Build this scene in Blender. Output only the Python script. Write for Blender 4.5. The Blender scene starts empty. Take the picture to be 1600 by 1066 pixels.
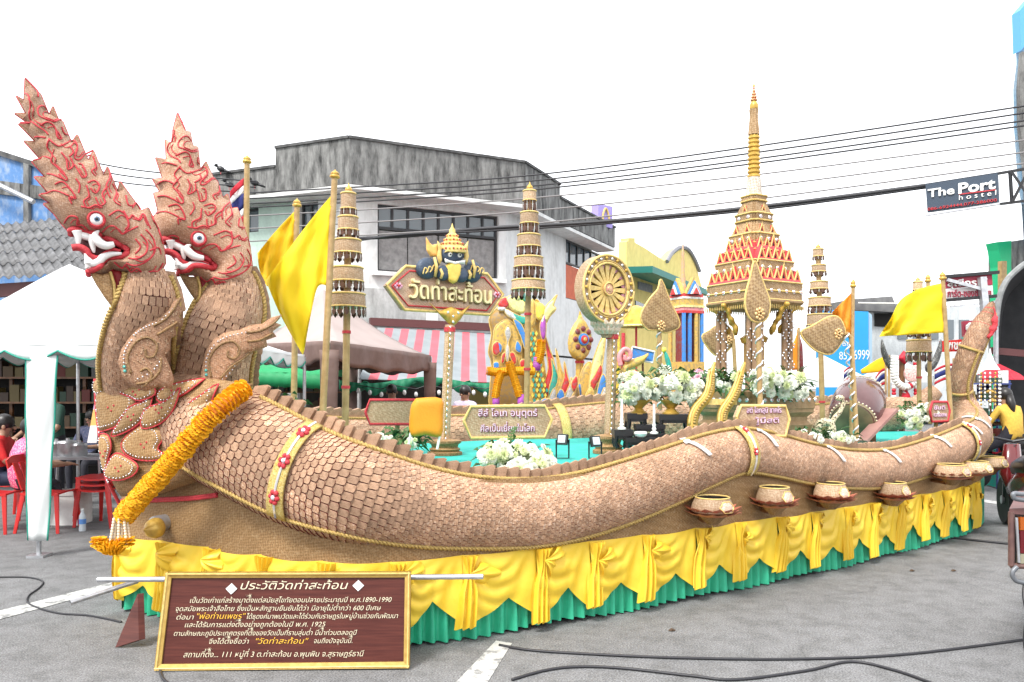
import bpy, math, random, bisect
from mathutils import Vector, Matrix, geometry, noise
random.seed(7)
SC = bpy.context.scene
COL = SC.collection
R = math.radians
# ---------------------------------------------------------------- camera, sky, sun, exposure
F, CX, HY, H = 1250.0, 800.0, 605.0, 1.6          # focal length in px, principal column, horizon row, eye height
cam = bpy.data.cameras.new('camera'); camo = bpy.data.objects.new('camera', cam); COL.objects.link(camo)
camo.location = (0, 0, H); camo.rotation_euler = (R(90), 0, 0)
cam.sensor_width = 36; cam.lens = 36 * F / 1600; cam.shift_y = (HY - 533) / 1600
cam.clip_start = 0.05; cam.clip_end = 2000
SC.camera = camo
wd = bpy.data.worlds.new('World'); SC.world = wd; wd.use_nodes = True
nt = wd.node_tree; nt.nodes.clear()
sky = nt.nodes.new('ShaderNodeTexSky'); sky.sky_type = 'NISHITA'; sky.sun_disc = False
SUN_EL, SUN_ROT = R(58), R(205)
sky.sun_elevation = SUN_EL; sky.sun_rotation = SUN_ROT; sky.dust_density = 4; sky.air_density = 1
mx = nt.nodes.new('ShaderNodeMixRGB'); mx.inputs[0].default_value = 0.93
mx.inputs[2].default_value = (7.6, 7.7, 7.9, 1)          # the even white of an overcast sky
bg = nt.nodes.new('ShaderNodeBackground'); bg.inputs[1].default_value = 0.1
ou = nt.nodes.new('ShaderNodeOutputWorld')
nt.links.new(sky.outputs[0], mx.inputs[1]); nt.links.new(mx.outputs[0], bg.inputs[0]); nt.links.new(bg.outputs[0], ou.inputs[0])
sun = bpy.data.lights.new('sun', 'SUN'); sun.energy = 1.5; sun.angle = R(14); sun.color = (1, .97, .92)
suno = bpy.data.objects.new('sun', sun); COL.objects.link(suno)
sd = Vector((-0.42, -0.62, 1.0)).normalized()               # towards the sun: behind the camera, a little left
suno.rotation_euler = sd.to_track_quat('Z', 'Y').to_euler(); suno.location = (0, 0, 30)
sky.sun_elevation = math.asin(sd.z); sky.sun_rotation = math.atan2(sd.x, sd.y)
vs = SC.view_settings; vs.view_transform = 'Standard'; vs.look = 'None'; vs.gamma = 1; vs.exposure = 1.5
vs.use_curve_mapping = False
SC.cycles.max_bounces = 5; SC.cycles.diffuse_bounces = 3; SC.cycles.glossy_bounces = 2
SC.cycles.transmission_bounces = 3; SC.cycles.transparent_max_bounces = 6
SC.cycles.use_denoising = True; SC.cycles.caustics_reflective = False; SC.cycles.caustics_refractive = False
SC.cycles.use_adaptive_sampling = True; SC.cycles.adaptive_threshold = 0.02

# ---------------------------------------------------------------- measuring: photo pixel + distance -> place
def W(px, py, Y): return Vector(((px - CX) / F * Y, Y, H - (py - HY) / F * Y))
def G(px, py, z=0.0): return W(px, py, (H - z) * F / (py - HY))
class Pl:
    """an upright plane through pixel (px,py) at depth Y, turned by ang about z"""
    def __init__(s, px, py, Y, ang=0.0, tilt=0.0):
        s.o = W(px, py, Y); a = R(ang); s.u = Vector((math.cos(a), math.sin(a), 0))
        n = Vector((math.sin(a), -math.cos(a), 0)); z = Vector((0, 0, 1)); t = R(tilt)
        s.n = n * math.cos(t) + z * math.sin(t); s.v = z * math.cos(t) - n * math.sin(t)
    def uv(s, px, py):
        c = Vector((0, 0, H)); d = Vector(((px - CX) / F, 1, -(py - HY) / F))
        k = (s.o - c).dot(s.n) / d.dot(s.n); p = c + d * k - s.o
        return (p.dot(s.u), p.dot(s.v))
    def w(s, u, v, o=0.0): return s.o + s.u * u + s.v * v + s.n * o
    def P(s, px, py, o=0.0): u, v = s.uv(px, py); return s.w(u, v, o)
    def k(s, px, py, q=1.0):               # metres per pixel there
        a = s.uv(px, py); b = s.uv(px, py + q); return abs(b[1] - a[1]) / q

# ---------------------------------------------------------------- materials
MATS = {}
def mat(name, col, rough=.6, col2=None, scale=20, bump=0, bscale=60, metal=0, spec=.5, detail=4, lo=.35, hi=.65, trans=0, coat=0):
    if name in MATS: return MATS[name]
    m = bpy.data.materials.new(name); m.use_nodes = True; t = m.node_tree; b = t.nodes['Principled BSDF']
    b.inputs['Base Color'].default_value = (*col, 1); b.inputs['Roughness'].default_value = rough
    b.inputs['Metallic'].default_value = metal; b.inputs['Specular IOR Level'].default_value = spec
    if coat: b.inputs['Coat Weight'].default_value = coat
    tc = t.nodes.new('ShaderNodeTexCoord')
    if col2:
        n = t.nodes.new('ShaderNodeTexNoise'); n.inputs['Scale'].default_value = scale; n.inputs['Detail'].default_value = detail
        r = t.nodes.new('ShaderNodeValToRGB'); r.color_ramp.elements[0].position = lo; r.color_ramp.elements[1].position = hi
        r.color_ramp.elements[0].color = (*col, 1); r.color_ramp.elements[1].color = (*col2, 1)
        t.links.new(tc.outputs['Object'], n.inputs['Vector']); t.links.new(n.outputs[0], r.inputs[0]); t.links.new(r.outputs[0], b.inputs['Base Color'])
    if bump:
        n2 = t.nodes.new('ShaderNodeTexNoise'); n2.inputs['Scale'].default_value = bscale; n2.inputs['Detail'].default_value = 3
        bp = t.nodes.new('ShaderNodeBump'); bp.inputs['Strength'].default_value = bump; bp.inputs['Distance'].default_value = .02
        t.links.new(tc.outputs['Object'], n2.inputs['Vector']); t.links.new(n2.outputs[0], bp.inputs['Height']); t.links.new(bp.outputs[0], b.inputs['Normal'])
    if trans:
        tr = t.nodes.new('ShaderNodeBsdfTranslucent'); tr.inputs[0].default_value = (*col, 1)
        ms = t.nodes.new('ShaderNodeMixShader'); ms.inputs[0].default_value = trans
        t.links.new(b.outputs[0], ms.inputs[1]); t.links.new(tr.outputs[0], ms.inputs[2]); t.links.new(ms.outputs[0], t.nodes['Material Output'].inputs[0])
    MATS[name] = m; return m
def woven(name, c1, c2, strip=.018, speck=(.75, .68, .55), amt=.35, bump=.5, big=None):
    """plaited palm strip: over-under checks, pale and dark flecks, slow stains"""
    if name in MATS: return MATS[name]
    m = bpy.data.materials.new(name); m.use_nodes = True; t = m.node_tree; b = t.nodes['Principled BSDF']; L = t.links.new; N = t.nodes.new
    b.inputs['Roughness'].default_value = .62; b.inputs['Specular IOR Level'].default_value = .35
    tc = N('ShaderNodeTexCoord'); mp = N('ShaderNodeMapping'); mp.inputs['Rotation'].default_value = (.6, .78, .5)
    L(tc.outputs['Object'], mp.inputs[0])
    ck = N('ShaderNodeTexChecker'); ck.inputs['Scale'].default_value = 1 / strip
    ck.inputs[1].default_value = (*c1, 1); ck.inputs[2].default_value = (*c2, 1); L(mp.outputs[0], ck.inputs[0])
    ns = N('ShaderNodeTexNoise'); ns.inputs['Scale'].default_value = .9 / strip; ns.inputs['Detail'].default_value = 2; L(tc.outputs['Object'], ns.inputs['Vector'])
    rp = N('ShaderNodeValToRGB'); rp.color_ramp.elements[0].position = .5; rp.color_ramp.elements[1].position = .68
    rp.color_ramp.elements[0].color = (0, 0, 0, 1); rp.color_ramp.elements[1].color = (amt, amt, amt, 1); L(ns.outputs[0], rp.inputs[0])
    m1 = N('ShaderNodeMixRGB'); m1.inputs[2].default_value = (*speck, 1); L(rp.outputs[0], m1.inputs[0]); L(ck.outputs[0], m1.inputs[1])
    n3 = N('ShaderNodeTexNoise'); n3.inputs['Scale'].default_value = 2.6; n3.inputs['Detail'].default_value = 5; L(tc.outputs['Object'], n3.inputs['Vector'])
    r3 = N('ShaderNodeValToRGB'); r3.color_ramp.elements[0].position = .3; r3.color_ramp.elements[1].position = .7
    r3.color_ramp.elements[0].color = (.72, .68, .62, 1) if big is None else (*big, 1); r3.color_ramp.elements[1].color = (1.08, 1.05, 1.02, 1); L(n3.outputs[0], r3.inputs[0])
    m2 = N('ShaderNodeMixRGB'); m2.blend_type = 'MULTIPLY'; m2.inputs[0].default_value = 1; L(m1.outputs[0], m2.inputs[1]); L(r3.outputs[0], m2.inputs[2])
    oi = N('ShaderNodeObjectInfo'); hs = N('ShaderNodeHueSaturation')
    mr = N('ShaderNodeMapRange'); mr.inputs[3].default_value = .76; mr.inputs[4].default_value = 1.2; ge = N('ShaderNodeNewGeometry'); ax_ = N('ShaderNodeMath'); ax_.operation = 'ADD'; fr_ = N('ShaderNodeMath'); fr_.operation = 'FRACT'; L(oi.outputs['Random'], ax_.inputs[0]); L(ge.outputs['Random Per Island'], ax_.inputs[1]); L(ax_.outputs[0], fr_.inputs[0]); L(fr_.outputs[0], mr.inputs[0]); L(mr.outputs[0], hs.inputs['Value'])
    L(m2.outputs[0], hs.inputs['Color']); L(hs.outputs[0], b.inputs['Base Color'])
    bp = N('ShaderNodeBump'); bp.inputs['Strength'].default_value = bump; bp.inputs['Distance'].default_value = .006
    ad = N('ShaderNodeMath'); ad.operation = 'ADD'; L(ck.outputs[1], ad.inputs[0]); L(ns.outputs[0], ad.inputs[1])
    L(ad.outputs[0], bp.inputs['Height']); L(bp.outputs[0], b.inputs['Normal'])
    MATS[name] = m; return m
def stained(name, col, dirt, amt=.8, zscale=(1.4, 1.4, .35), rough=.85, lo=.42, hi=.62, fine=14):
    """old plaster or concrete: streaks that ran down, blotches and pits"""
    if name in MATS: return MATS[name]
    m = bpy.data.materials.new(name); m.use_nodes = True; t = m.node_tree; b = t.nodes['Principled BSDF']; L = t.links.new; N = t.nodes.new
    b.inputs['Roughness'].default_value = rough; b.inputs['Specular IOR Level'].default_value = .2
    tc = N('ShaderNodeTexCoord'); mp = N('ShaderNodeMapping'); mp.inputs['Scale'].default_value = zscale; L(tc.outputs['Object'], mp.inputs[0])
    n1 = N('ShaderNodeTexNoise'); n1.inputs['Scale'].default_value = 3; n1.inputs['Detail'].default_value = 9; n1.inputs['Roughness'].default_value = .68; L(mp.outputs[0], n1.inputs['Vector'])
    r1 = N('ShaderNodeValToRGB'); r1.color_ramp.elements[0].position = lo; r1.color_ramp.elements[1].position = hi
    r1.color_ramp.elements[0].color = (0, 0, 0, 1); r1.color_ramp.elements[1].color = (amt,) * 3 + (1,); L(n1.outputs[0], r1.inputs[0])
    n2 = N('ShaderNodeTexNoise'); n2.inputs['Scale'].default_value = fine; n2.inputs['Detail'].default_value = 6; L(tc.outputs['Object'], n2.inputs['Vector'])
    r2 = N('ShaderNodeValToRGB'); r2.color_ramp.elements[0].color = (.8, .8, .8, 1); r2.color_ramp.elements[1].color = (1.1, 1.1, 1.1, 1); L(n2.outputs[0], r2.inputs[0])
    mm = N('ShaderNodeMixRGB'); mm.inputs[1].default_value = (*col, 1); mm.inputs[2].default_value = (*dirt, 1); L(r1.outputs[0], mm.inputs[0])
    m2 = N('ShaderNodeMixRGB'); m2.blend_type = 'MULTIPLY'; m2.inputs[0].default_value = 1; L(mm.outputs[0], m2.inputs[1]); L(r2.outputs[0], m2.inputs[2]); L(m2.outputs[0], b.inputs['Base Color'])
    bp = N('ShaderNodeBump'); bp.inputs['Strength'].default_value = .35; bp.inputs['Distance'].default_value = .02; L(n2.outputs[0], bp.inputs['Height']); L(bp.outputs[0], b.inputs['Normal'])
    MATS[name] = m; return m

# naga and ornament palette
M_SCALE = woven('palm_scale', (.49, .305, .195), (.38, .22, .135), .012, (.76, .6, .48), .55)
M_WEAVE = woven('palm_weave', (.40, .25, .115), (.29, .17, .07), .013, (.62, .47, .28), .4)
M_WEAVE_D = woven('palm_weave_dark', (.33, .20, .09), (.22, .125, .05), .012, (.55, .4, .24), .35)
M_WEAVE_L = woven('palm_weave_light', (.49, .35, .23), (.38, .26, .155), .013, (.72, .6, .46), .45)
M_HEAD = woven('palm_head', (.48, .30, .20), (.37, .21, .135), .010, (.74, .56, .46), .5)
M_GAP = mat('red_brown_underlay', (.12, .022, .016), .8, (.07, .02, .015), 30)
M_RED = mat('red_cord', (.60, .045, .06), .55, (.47, .025, .035), 60, bump=.4, bscale=250)
M_GOLD = mat('gold_cord', (.55, .38, .12), .4, (.35, .23, .07), 80, bump=.4, bscale=200, metal=.25)
M_GOLDP = mat('gold_paint', (.62, .40, .08), .35, (.45, .27, .05), 25, metal=.3)
M_YCORD = mat('pale_yellow_trim', (.72, .53, .19), .5, (.58, .40, .12), 40)
M_WHITE = mat('white_enamel', (.82, .82, .80), .25, (.72, .72, .7), 12)
M_BLACK = mat('black_paint', (.012, .012, .014), .35)
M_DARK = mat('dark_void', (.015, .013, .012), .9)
M_GEM = mat('mirror_gem', (.85, .85, .9), .08, metal=.6)
M_BLUE = mat('dark_blue_enamel', (.05, .075, .12), .5, (.03, .05, .085), 40, bump=.3)
M_CLOTHY = mat('yellow_satin', (.90, .635, .055), .45, (.88, .58, .04), 5, bump=.12, bscale=25, trans=.12)
M_CLOTHG = mat('green_satin', (.035, .45, .26), .5, (.025, .38, .21), 6, bump=.12, bscale=25)
M_FLAGY = mat('yellow_flag_cloth', (.95, .66, .015), .65, (.9, .58, .01), 4, bump=.2, bscale=12, trans=.35)
M_FLAGO = mat('orange_flag_cloth', (.88, .38, .03), .65, (.84, .33, .02), 4, trans=.35)
M_MARI = mat('marigold_petal', (1.0, .56, .01), .6, (1.0, .68, .03), 22, trans=.45)
M_PETAL = mat('white_petal', (.84, .85, .78), .6, (.76, .8, .62), 25, trans=.2)
M_PETALG = mat('pale_green_petal', (.62, .70, .32), .6, (.7, .75, .5), 25, trans=.2)
M_PINK = mat('pink_petal', (.78, .35, .50), .6, (.85, .55, .65), 25, trans=.2)
M_LEAF = mat('florist_leaf', (.035, .10, .025), .5, (.07, .17, .04), 14, trans=.2)
M_STEEL = mat('galvanised_pipe', (.55, .56, .58), .35, (.42, .43, .45), 20, metal=.7)
M_CABLE = mat('black_cable', (.02, .02, .024), .5)
M_ASPH = mat('asphalt_fill', (.1, .1, .1), .9)
M_WOOD = mat('varnished_wood', (.22, .10, .04), .4, (.13, .055, .022), 12, bump=.15)
M_BAMBOO = mat('bamboo', (.44, .30, .13), .5, (.33, .21, .08), 14, bump=.2, bscale=40)

# ---------------------------------------------------------------- mesh building
def smooth_path(pts, n=6, closed=False):
    """Catmull-Rom through tuples/Vectors of any size"""
    P = [tuple(p) for p in pts]; out = []; N = len(P)
    for i in range(N if closed else N - 1):
        p0 = P[(i - 1) % N] if closed or i > 0 else P[0]; p1 = P[i]; p2 = P[(i + 1) % N]; p3 = P[(i + 2) % N] if closed or i + 2 < N else P[-1]
        for k in range(n):
            t = k / n; t2 = t * t; t3 = t2 * t
            out.append(tuple(.5 * (2 * b + (c - a) * t + (2 * a - 5 * b + 4 * c - d) * t2 + (3 * b - a - 3 * c + d) * t3) for a, b, c, d in zip(p0, p1, p2, p3)))
    if not closed: out.append(P[-1])
    return out
def lerp_table(tab, x):
    if x <= tab[0][0]: return tab[0][1:]
    for a, b in zip(tab, tab[1:]):
        if x <= b[0]:
            t = (x - a[0]) / (b[0] - a[0]); return tuple(p + (q - p) * t for p, q in zip(a[1:], b[1:]))
    return tab[-1][1:]
class MB:
    def __init__(s): s.v = []; s.f = []; s.m = []; s.cur = 0
    def add(s, vs, fs):
        o = len(s.v); s.v += [tuple(p) for p in vs]
        for f in fs: s.f.append([i + o for i in f]); s.m.append(s.cur)
        return s
    def box(s, c, d, M=None):
        x, y, z = (q / 2 for q in d); c = Vector(c)
        vs = [Vector((i * x, j * y, k * z)) for i in (-1, 1) for j in (-1, 1) for k in (-1, 1)]
        if M is not None: vs = [M @ p for p in vs]
        return s.add([p + c for p in vs], [(0, 1, 3, 2), (4, 6, 7, 5), (0, 4, 5, 1), (2, 3, 7, 6), (0, 2, 6, 4), (1, 5, 7, 3)])
    def bar(s, a, b, w, h, up=(0, 0, 1)):
        a = Vector(a); b = Vector(b); d = (b - a); l = d.length; d.normalize(); up = Vector(up)
        if abs(d.dot(up)) > .99: up = Vector((0, 1, 0))
        y = up.cross(d).normalized(); z = d.cross(y)
        return s.box((a + b) / 2, (l, w, h), Matrix((d, y, z)).transposed())
    def tube(s, path, r, n=8, cap=True, sx=1.0):
        P = [Vector(p) for p in path]; N = len(P); rr = r if isinstance(r, (list, tuple)) else [r] * N; o = []; prev = None
        for i in range(N):
            t = (P[min(i + 1, N - 1)] - P[max(i - 1, 0)])
            t = t.normalized() if t.length > 1e-9 else Vector((0, 0, 1))
            if prev is None:
                a = Vector((0, 0, 1)) if abs(t.z) < .9 else Vector((1, 0, 0)); x = t.cross(a).normalized()
            else:
                x = prev - t * prev.dot(t); x = x.normalized() if x.length > 1e-6 else t.orthogonal().normalized()
            prev = x; y = t.cross(x)
            o += [P[i] + (x * math.cos(q) * sx + y * math.sin(q)) * rr[i] for q in (2 * math.pi * k / n for k in range(n))]
        fs = [(i * n + k, i * n + (k + 1) % n, (i + 1) * n + (k + 1) % n, (i + 1) * n + k) for i in range(N - 1) for k in range(n)]
        if cap: fs += [tuple(range(n))[::-1], tuple((N - 1) * n + k for k in range(n))]
        return s.add(o, fs)
    def lathe(s, prof, c=(0, 0, 0), n=16, M=None, a0=0, sq=1.0, cap=True):
        c = Vector(c); o = []
        for r, z in prof:
            for k in range(n):
                q = 2 * math.pi * k / n + a0; p = Vector((r * math.cos(q), r * math.sin(q) * sq, z)); o.append((M @ p if M is not None else p) + c)
        N = len(prof); fs = [(i * n + k, i * n + (k + 1) % n, (i + 1) * n + (k + 1) % n, (i + 1) * n + k) for i in range(N - 1) for k in range(n)]
        if cap: fs += [tuple(range(n))[::-1], tuple((N - 1) * n + k for k in range(n))]
        return s.add(o, fs)
    def ball(s, c, r, nu=10, nv=7, M=None):
        r = Vector(r) if not isinstance(r, (int, float)) else Vector((r, r, r)); c = Vector(c); o = []
        for j in range(nv + 1):
            b = math.pi * j / nv - math.pi / 2
            for i in range(nu):
                a = 2 * math.pi * i / nu; p = Vector((r.x * math.cos(b) * math.cos(a), r.y * math.cos(b) * math.sin(a), r.z * math.sin(b)))
                o.append((M @ p if M is not None else p) + c)
        return s.add(o, [(j * nu + i, j * nu + (i + 1) % nu, (j + 1) * nu + (i + 1) % nu, (j + 1) * nu + i) for j in range(nv) for i in range(nu)])
    def prism(s, front, off):
        """closed polygon (3D, planar) pushed along off; concave outlines are triangulated"""
        A = [Vector(p) for p in front]; off = Vector(off); n = len(A); tris = geometry.tessellate_polygon([A])
        return s.add(A + [p + off for p in A], [tuple(t) for t in tris] + [tuple(i + n for i in t[::-1]) for t in tris] + [(i, (i + 1) % n, n + (i + 1) % n, n + i) for i in range(n)])
    def grid(s, fn, nu, nv, closed=False):
        vs = [fn(i / nu, j / nv) for j in range(nv + 1) for i in range(nu if closed else nu + 1)]; w = nu if closed else nu + 1
        return s.add(vs, [(j * w + i, j * w + (i + 1) % w, (j + 1) * w + (i + 1) % w, (j + 1) * w + i) for j in range(nv) for i in range(nu)])
    def slab(s, fn, nu, nv, th):
        """a sheet with thickness: fn(u,v,o) with o the offset along its normal"""
        w = nu + 1; k = w * (nv + 1)
        vs = [fn(i / nu, j / nv, 0) for j in range(nv + 1) for i in range(w)] + [fn(i / nu, j / nv, -th) for j in range(nv + 1) for i in range(w)]
        fs = []
        for j in range(nv):
            for i in range(nu):
                a = j * w + i; fs += [(a, a + 1, a + w + 1, a + w), (k + a, k + a + w, k + a + w + 1, k + a + 1)]
        for i in range(nu): fs += [(i, k + i, k + i + 1, i + 1), (nv * w + i, nv * w + i + 1, k + nv * w + i + 1, k + nv * w + i)]
        for j in range(nv): fs += [(j * w, (j + 1) * w, k + (j + 1) * w, k + j * w), (j * w + nu, k + j * w + nu, k + (j + 1) * w + nu, (j + 1) * w + nu)]
        return s.add(vs, fs)
    def pillow(s, outline, xf, T, D, step=None, edge=.004, both=True):
        """swell a flat outline (u,v metres) into a rounded solid; returns height(u,v)"""
        O = [Vector((p[0], p[1])) for p in outline]
        if sum(a.x * b.y - b.x * a.y for a, b in zip(O, O[1:] + O[:1])) < 0: O.reverse()
        xs = [p.x for p in O]; ys = [p.y for p in O]; st = step or max(max(xs) - min(xs), max(ys) - min(ys)) / 18
        segs = list(zip(O, O[1:] + O[:1]))
        def dist(p):
            b = 1e9
            for a, c in segs:
                e = c - a; l = e.length_squared; t = 0 if l == 0 else max(0, min(1, (p - a).dot(e) / l)); b = min(b, (a + e * t - p).length_squared)
            return math.sqrt(b)
        def inside(p):
            r = False
            for a, c in segs:
                if (a.y > p.y) != (c.y > p.y) and p.x < (c.x - a.x) * (p.y - a.y) / (c.y - a.y) + a.x: r = not r
            return r
        def hgt(p):
            q = max(0, 1 - dist(p) / D); return edge + T * math.sqrt(max(0, 1 - q * q))
        bd = []
        for a, c in segs:
            k = max(1, int((c - a).length / (st * 1.3))); bd += [a + (c - a) * (i / k) for i in range(k)]
        pts = list(bd); nb = len(bd); y = min(ys); row = 0
        while y < max(ys):
            x = min(xs) + (st / 2 if row % 2 else 0)
            while x < max(xs):
                p = Vector((x, y))
                if inside(p) and dist(p) > st * .45: pts.append(p)
                x += st
            y += st * .87; row += 1
        r = geometry.delaunay_2d_cdt(pts, [(i, (i + 1) % nb) for i in range(nb)], [], 1, 1e-6)
        V2, Fs = r[0], r[2]; n = len(V2); hs = [hgt(p) if dist(p) > 1e-5 else edge for p in V2]
        vs = [xf(p.x, p.y, h) for p, h in zip(V2, hs)] + [xf(p.x, p.y, -h if both else -edge) for p, h in zip(V2, hs)]
        fs = [tuple(f) for f in Fs] + [tuple(i + n for i in f[::-1]) for f in Fs]
        cnt = {}
        for f in Fs:
            for a, b in zip(f, list(f[1:]) + [f[0]]): cnt[(a, b)] = 1
        fs += [(b, a, a + n, b + n) for (a, b) in cnt if (b, a) not in cnt]
        s.add(vs, fs)
        return lambda u, v: hgt(Vector((u, v))) if inside(Vector((u, v))) else edge
    def mesh(s, name, mats, smooth=False, angle=None):
        me = bpy.data.meshes.new(name); me.from_pydata(s.v, [], s.f)
        for m in (mats if isinstance(mats, (list, tuple)) else [mats]): me.materials.append(m)
        if len(me.materials) > 1: me.polygons.foreach_set('material_index', s.m)
        if smooth:
            me.polygons.foreach_set('use_smooth', [True] * len(s.f))
            if smooth != 2: me.set_sharp_from_angle(angle=R(angle or 40))
        me.update(); return me
    def build(s, name, mats, parent=None, smooth=False, angle=None, fix=True):
        me = s.mesh(name, mats, smooth, angle)
        if fix:
            import bmesh
            b = bmesh.new(); b.from_mesh(me); bmesh.ops.recalc_face_normals(b, faces=b.faces); b.to_mesh(me); b.free()
        return link(bpy.data.objects.new(name, me), parent)
def link(o, parent=None):
    COL.objects.link(o)
    if parent is not None:
        o.parent = parent
        if parent.type == 'EMPTY': o.matrix_parent_inverse = Matrix.Translation(-parent.location)
    return o
def tag(o, label=None, cat=None, group=None, kind=None):
    for k, q in (('label', label), ('category', cat), ('group', group), ('kind', kind)):
        if q: o[k] = q
    return o
def thing(name, label, cat, loc, group=None):
    o = bpy.data.objects.new(name, None); COL.objects.link(o); o.location = loc; o.empty_display_size = .1
    return tag(o, label, cat, group)
def struct(name, mb, m, **k):
    o = mb.build(name, m, **k); o['kind'] = 'structure'; return o
def copy_tree(o, parent=None):
    c = o.copy(); COL.objects.link(c); c.parent = parent
    for ch in list(o.children): copy_tree(ch, c)
    return c
def piece(name, me, M, parent):
    """one of many alike pieces sharing a mesh, placed by a world matrix"""
    o = bpy.data.objects.new(name, me); COL.objects.link(o); o.parent = parent
    o.matrix_basis = (Matrix.Translation(-parent.location) if parent.type == 'EMPTY' else Matrix()) @ M
    return o
# ---------------------------------------------------------------- lettering
UP = set('ัิีึืํ็'); TONE = set('่้๊๋์')
def text_mesh(body, size=1.0, extrude=.01, align='CENTER', shear=0, offset=0, font_w=None, spacing=1.0):
    """lettering as a mesh in its own xy plane; tone marks are lifted clear of the vowel below them"""
    cu = bpy.data.curves.new('lettering', 'FONT'); cu.size = 1; cu.align_x = 'LEFT'; cu.shear = shear; cu.offset = offset; cu.resolution_u = 3; cu.space_character = spacing
    o = bpy.data.objects.new('lettering', cu); COL.objects.link(o)
    def count(txt):
        cu.body = txt; dg = bpy.context.evaluated_depsgraph_get(); dg.update(); c = o.evaluated_get(dg).to_curve(dg); k = len(c.splines); o.evaluated_get(dg).to_curve_clear(); return k
    lift = []
    for i, ch in enumerate(body):
        if ch in TONE and (body[i - 1] in UP or (i + 1 < len(body) and body[i + 1] == 'ำ')): lift.append((count(body[:i]), count(body[:i + 1])))
    cu.body = body; dg = bpy.context.evaluated_depsgraph_get(); dg.update()
    c2 = o.evaluated_get(dg).to_curve(dg).copy(); o.evaluated_get(dg).to_curve_clear()
    for a, b in lift:
        for sp in list(c2.splines)[a:b]:
            for p in sp.bezier_points:
                for at in ('handle_left', 'handle_right', 'co'):
                    q = getattr(p, at).copy(); q.y += .22; q.x += .22 * shear; setattr(p, at, q)
    c2.dimensions = '2D'; c2.fill_mode = 'BOTH'; c2.extrude = extrude / size
    o2 = bpy.data.objects.new('lettering', c2); COL.objects.link(o2)
    dg = bpy.context.evaluated_depsgraph_get(); dg.update(); me = bpy.data.meshes.new_from_object(o2.evaluated_get(dg))
    bpy.data.objects.remove(o2); bpy.data.objects.remove(o); bpy.data.curves.remove(cu); bpy.data.curves.remove(c2)
    xs = [v.co.x for v in me.vertices]; x0, x1 = min(xs), max(xs)
    dx = {'CENTER': (x0 + x1) / 2, 'LEFT': x0, 'RIGHT': x1}[align]
    for v in me.vertices: v.co.x = (v.co.x - dx) * size; v.co.y *= size; v.co.z *= size
    me.materials.clear(); return me, (x1 - x0) * size
def lettering(name, body, pl, u, v, size, m, parent, width=None, extrude=.006, off=.004, align='CENTER', shear=0, offset=0, rot=0, spacing=1.0, squash=None):
    me, w = text_mesh(body, size, extrude, align, shear, offset, spacing=spacing); me.name = name; me.materials.append(m)
    k = width / w if width else 1
    ky = squash or 1
    rm = Matrix((pl.u, pl.v, pl.n)).transposed().to_4x4() @ Matrix.Rotation(rot, 4, 'Z')
    M = Matrix.Translation(pl.w(u, v, off + extrude)) @ rm @ Matrix.Diagonal((k, ky, 1, 1))
    return piece(name, me, M, parent)
# ================================================================ SETTING
def plane_at(p, ang):
    q = Pl(800, 605, 1, ang); q.o = Vector(p); return q
# ---- ground: one sheet to the horizon
def ground_mat():
    m = bpy.data.materials.new('asphalt'); m.use_nodes = True; t = m.node_tree; b = t.nodes['Principled BSDF']; L = t.links.new; N = t.nodes.new
    tc = N('ShaderNodeTexCoord')
    def nz(sc, det, ro=.6):
        n = N('ShaderNodeTexNoise'); n.inputs['Scale'].default_value = sc; n.inputs['Detail'].default_value = det; n.inputs['Roughness'].default_value = ro; L(tc.outputs['Object'], n.inputs['Vector']); return n
    def ramp(src, a, b_, ca, cb):
        r = N('ShaderNodeValToRGB'); r.color_ramp.elements[0].position = a; r.color_ramp.elements[1].position = b_; r.color_ramp.elements[0].color = (*ca, 1); r.color_ramp.elements[1].color = (*cb, 1); L(src, r.inputs[0]); return r
    def mul(a, b_):
        x = N('ShaderNodeMixRGB'); x.blend_type = 'MULTIPLY'; x.inputs[0].default_value = 1; L(a, x.inputs[1]); L(b_, x.inputs[2]); return x
    n1 = nz(.8, 6); n2 = nz(95, 2); n3 = nz(6, 8, .7)
    r1 = ramp(n1.outputs[0], .3, .7, (.155, .155, .16), (.2, .2, .206))
    r2 = ramp(n2.outputs[0], .32, .68, (.5, .5, .5), (1.45, 1.45, 1.42)); r3 = ramp(n3.outputs[0], .38, .56, (.78, .78, .77), (1.06, 1.06, 1.06))
    vo = N('ShaderNodeTexVoronoi'); vo.feature = 'DISTANCE_TO_EDGE'; vo.inputs['Scale'].default_value = .55
    ww = N('ShaderNodeMixRGB'); ww.inputs[0].default_value = .25; L(tc.outputs['Object'], ww.inputs[1]); L(nz(1.5, 5).outputs[1], ww.inputs[2]); L(ww.outputs[0], vo.inputs['Vector'])
    rc = ramp(vo.outputs['Distance'], .0, .004, (.82, .82, .82), (1, 1, 1))
    x = mul(mul(mul(r1.outputs[0], r2.outputs[0]).outputs[0], r3.outputs[0]).outputs[0], rc.outputs[0]); L(x.outputs[0], b.inputs['Base Color'])
    b.inputs['Roughness'].default_value = .85; b.inputs['Specular IOR Level'].default_value = .3
    bp = N('ShaderNodeBump'); bp.inputs['Strength'].default_value = .5; bp.inputs['Distance'].default_value = .01; L(n2.outputs[0], bp.inputs['Height']); L(bp.outputs[0], b.inputs['Normal'])
    return m
struct('ground', MB().add([(-400, -60, 0), (400, -60, 0), (400, 900, 0), (-400, 900, 0)], [(0, 1, 2, 3)]), ground_mat(), fix=False)
M_LINE = stained('worn_road_paint', (.52, .52, .5), (.2, .2, .2), .9, (3, 3, 3), lo=.5, hi=.6, fine=60)
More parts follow.
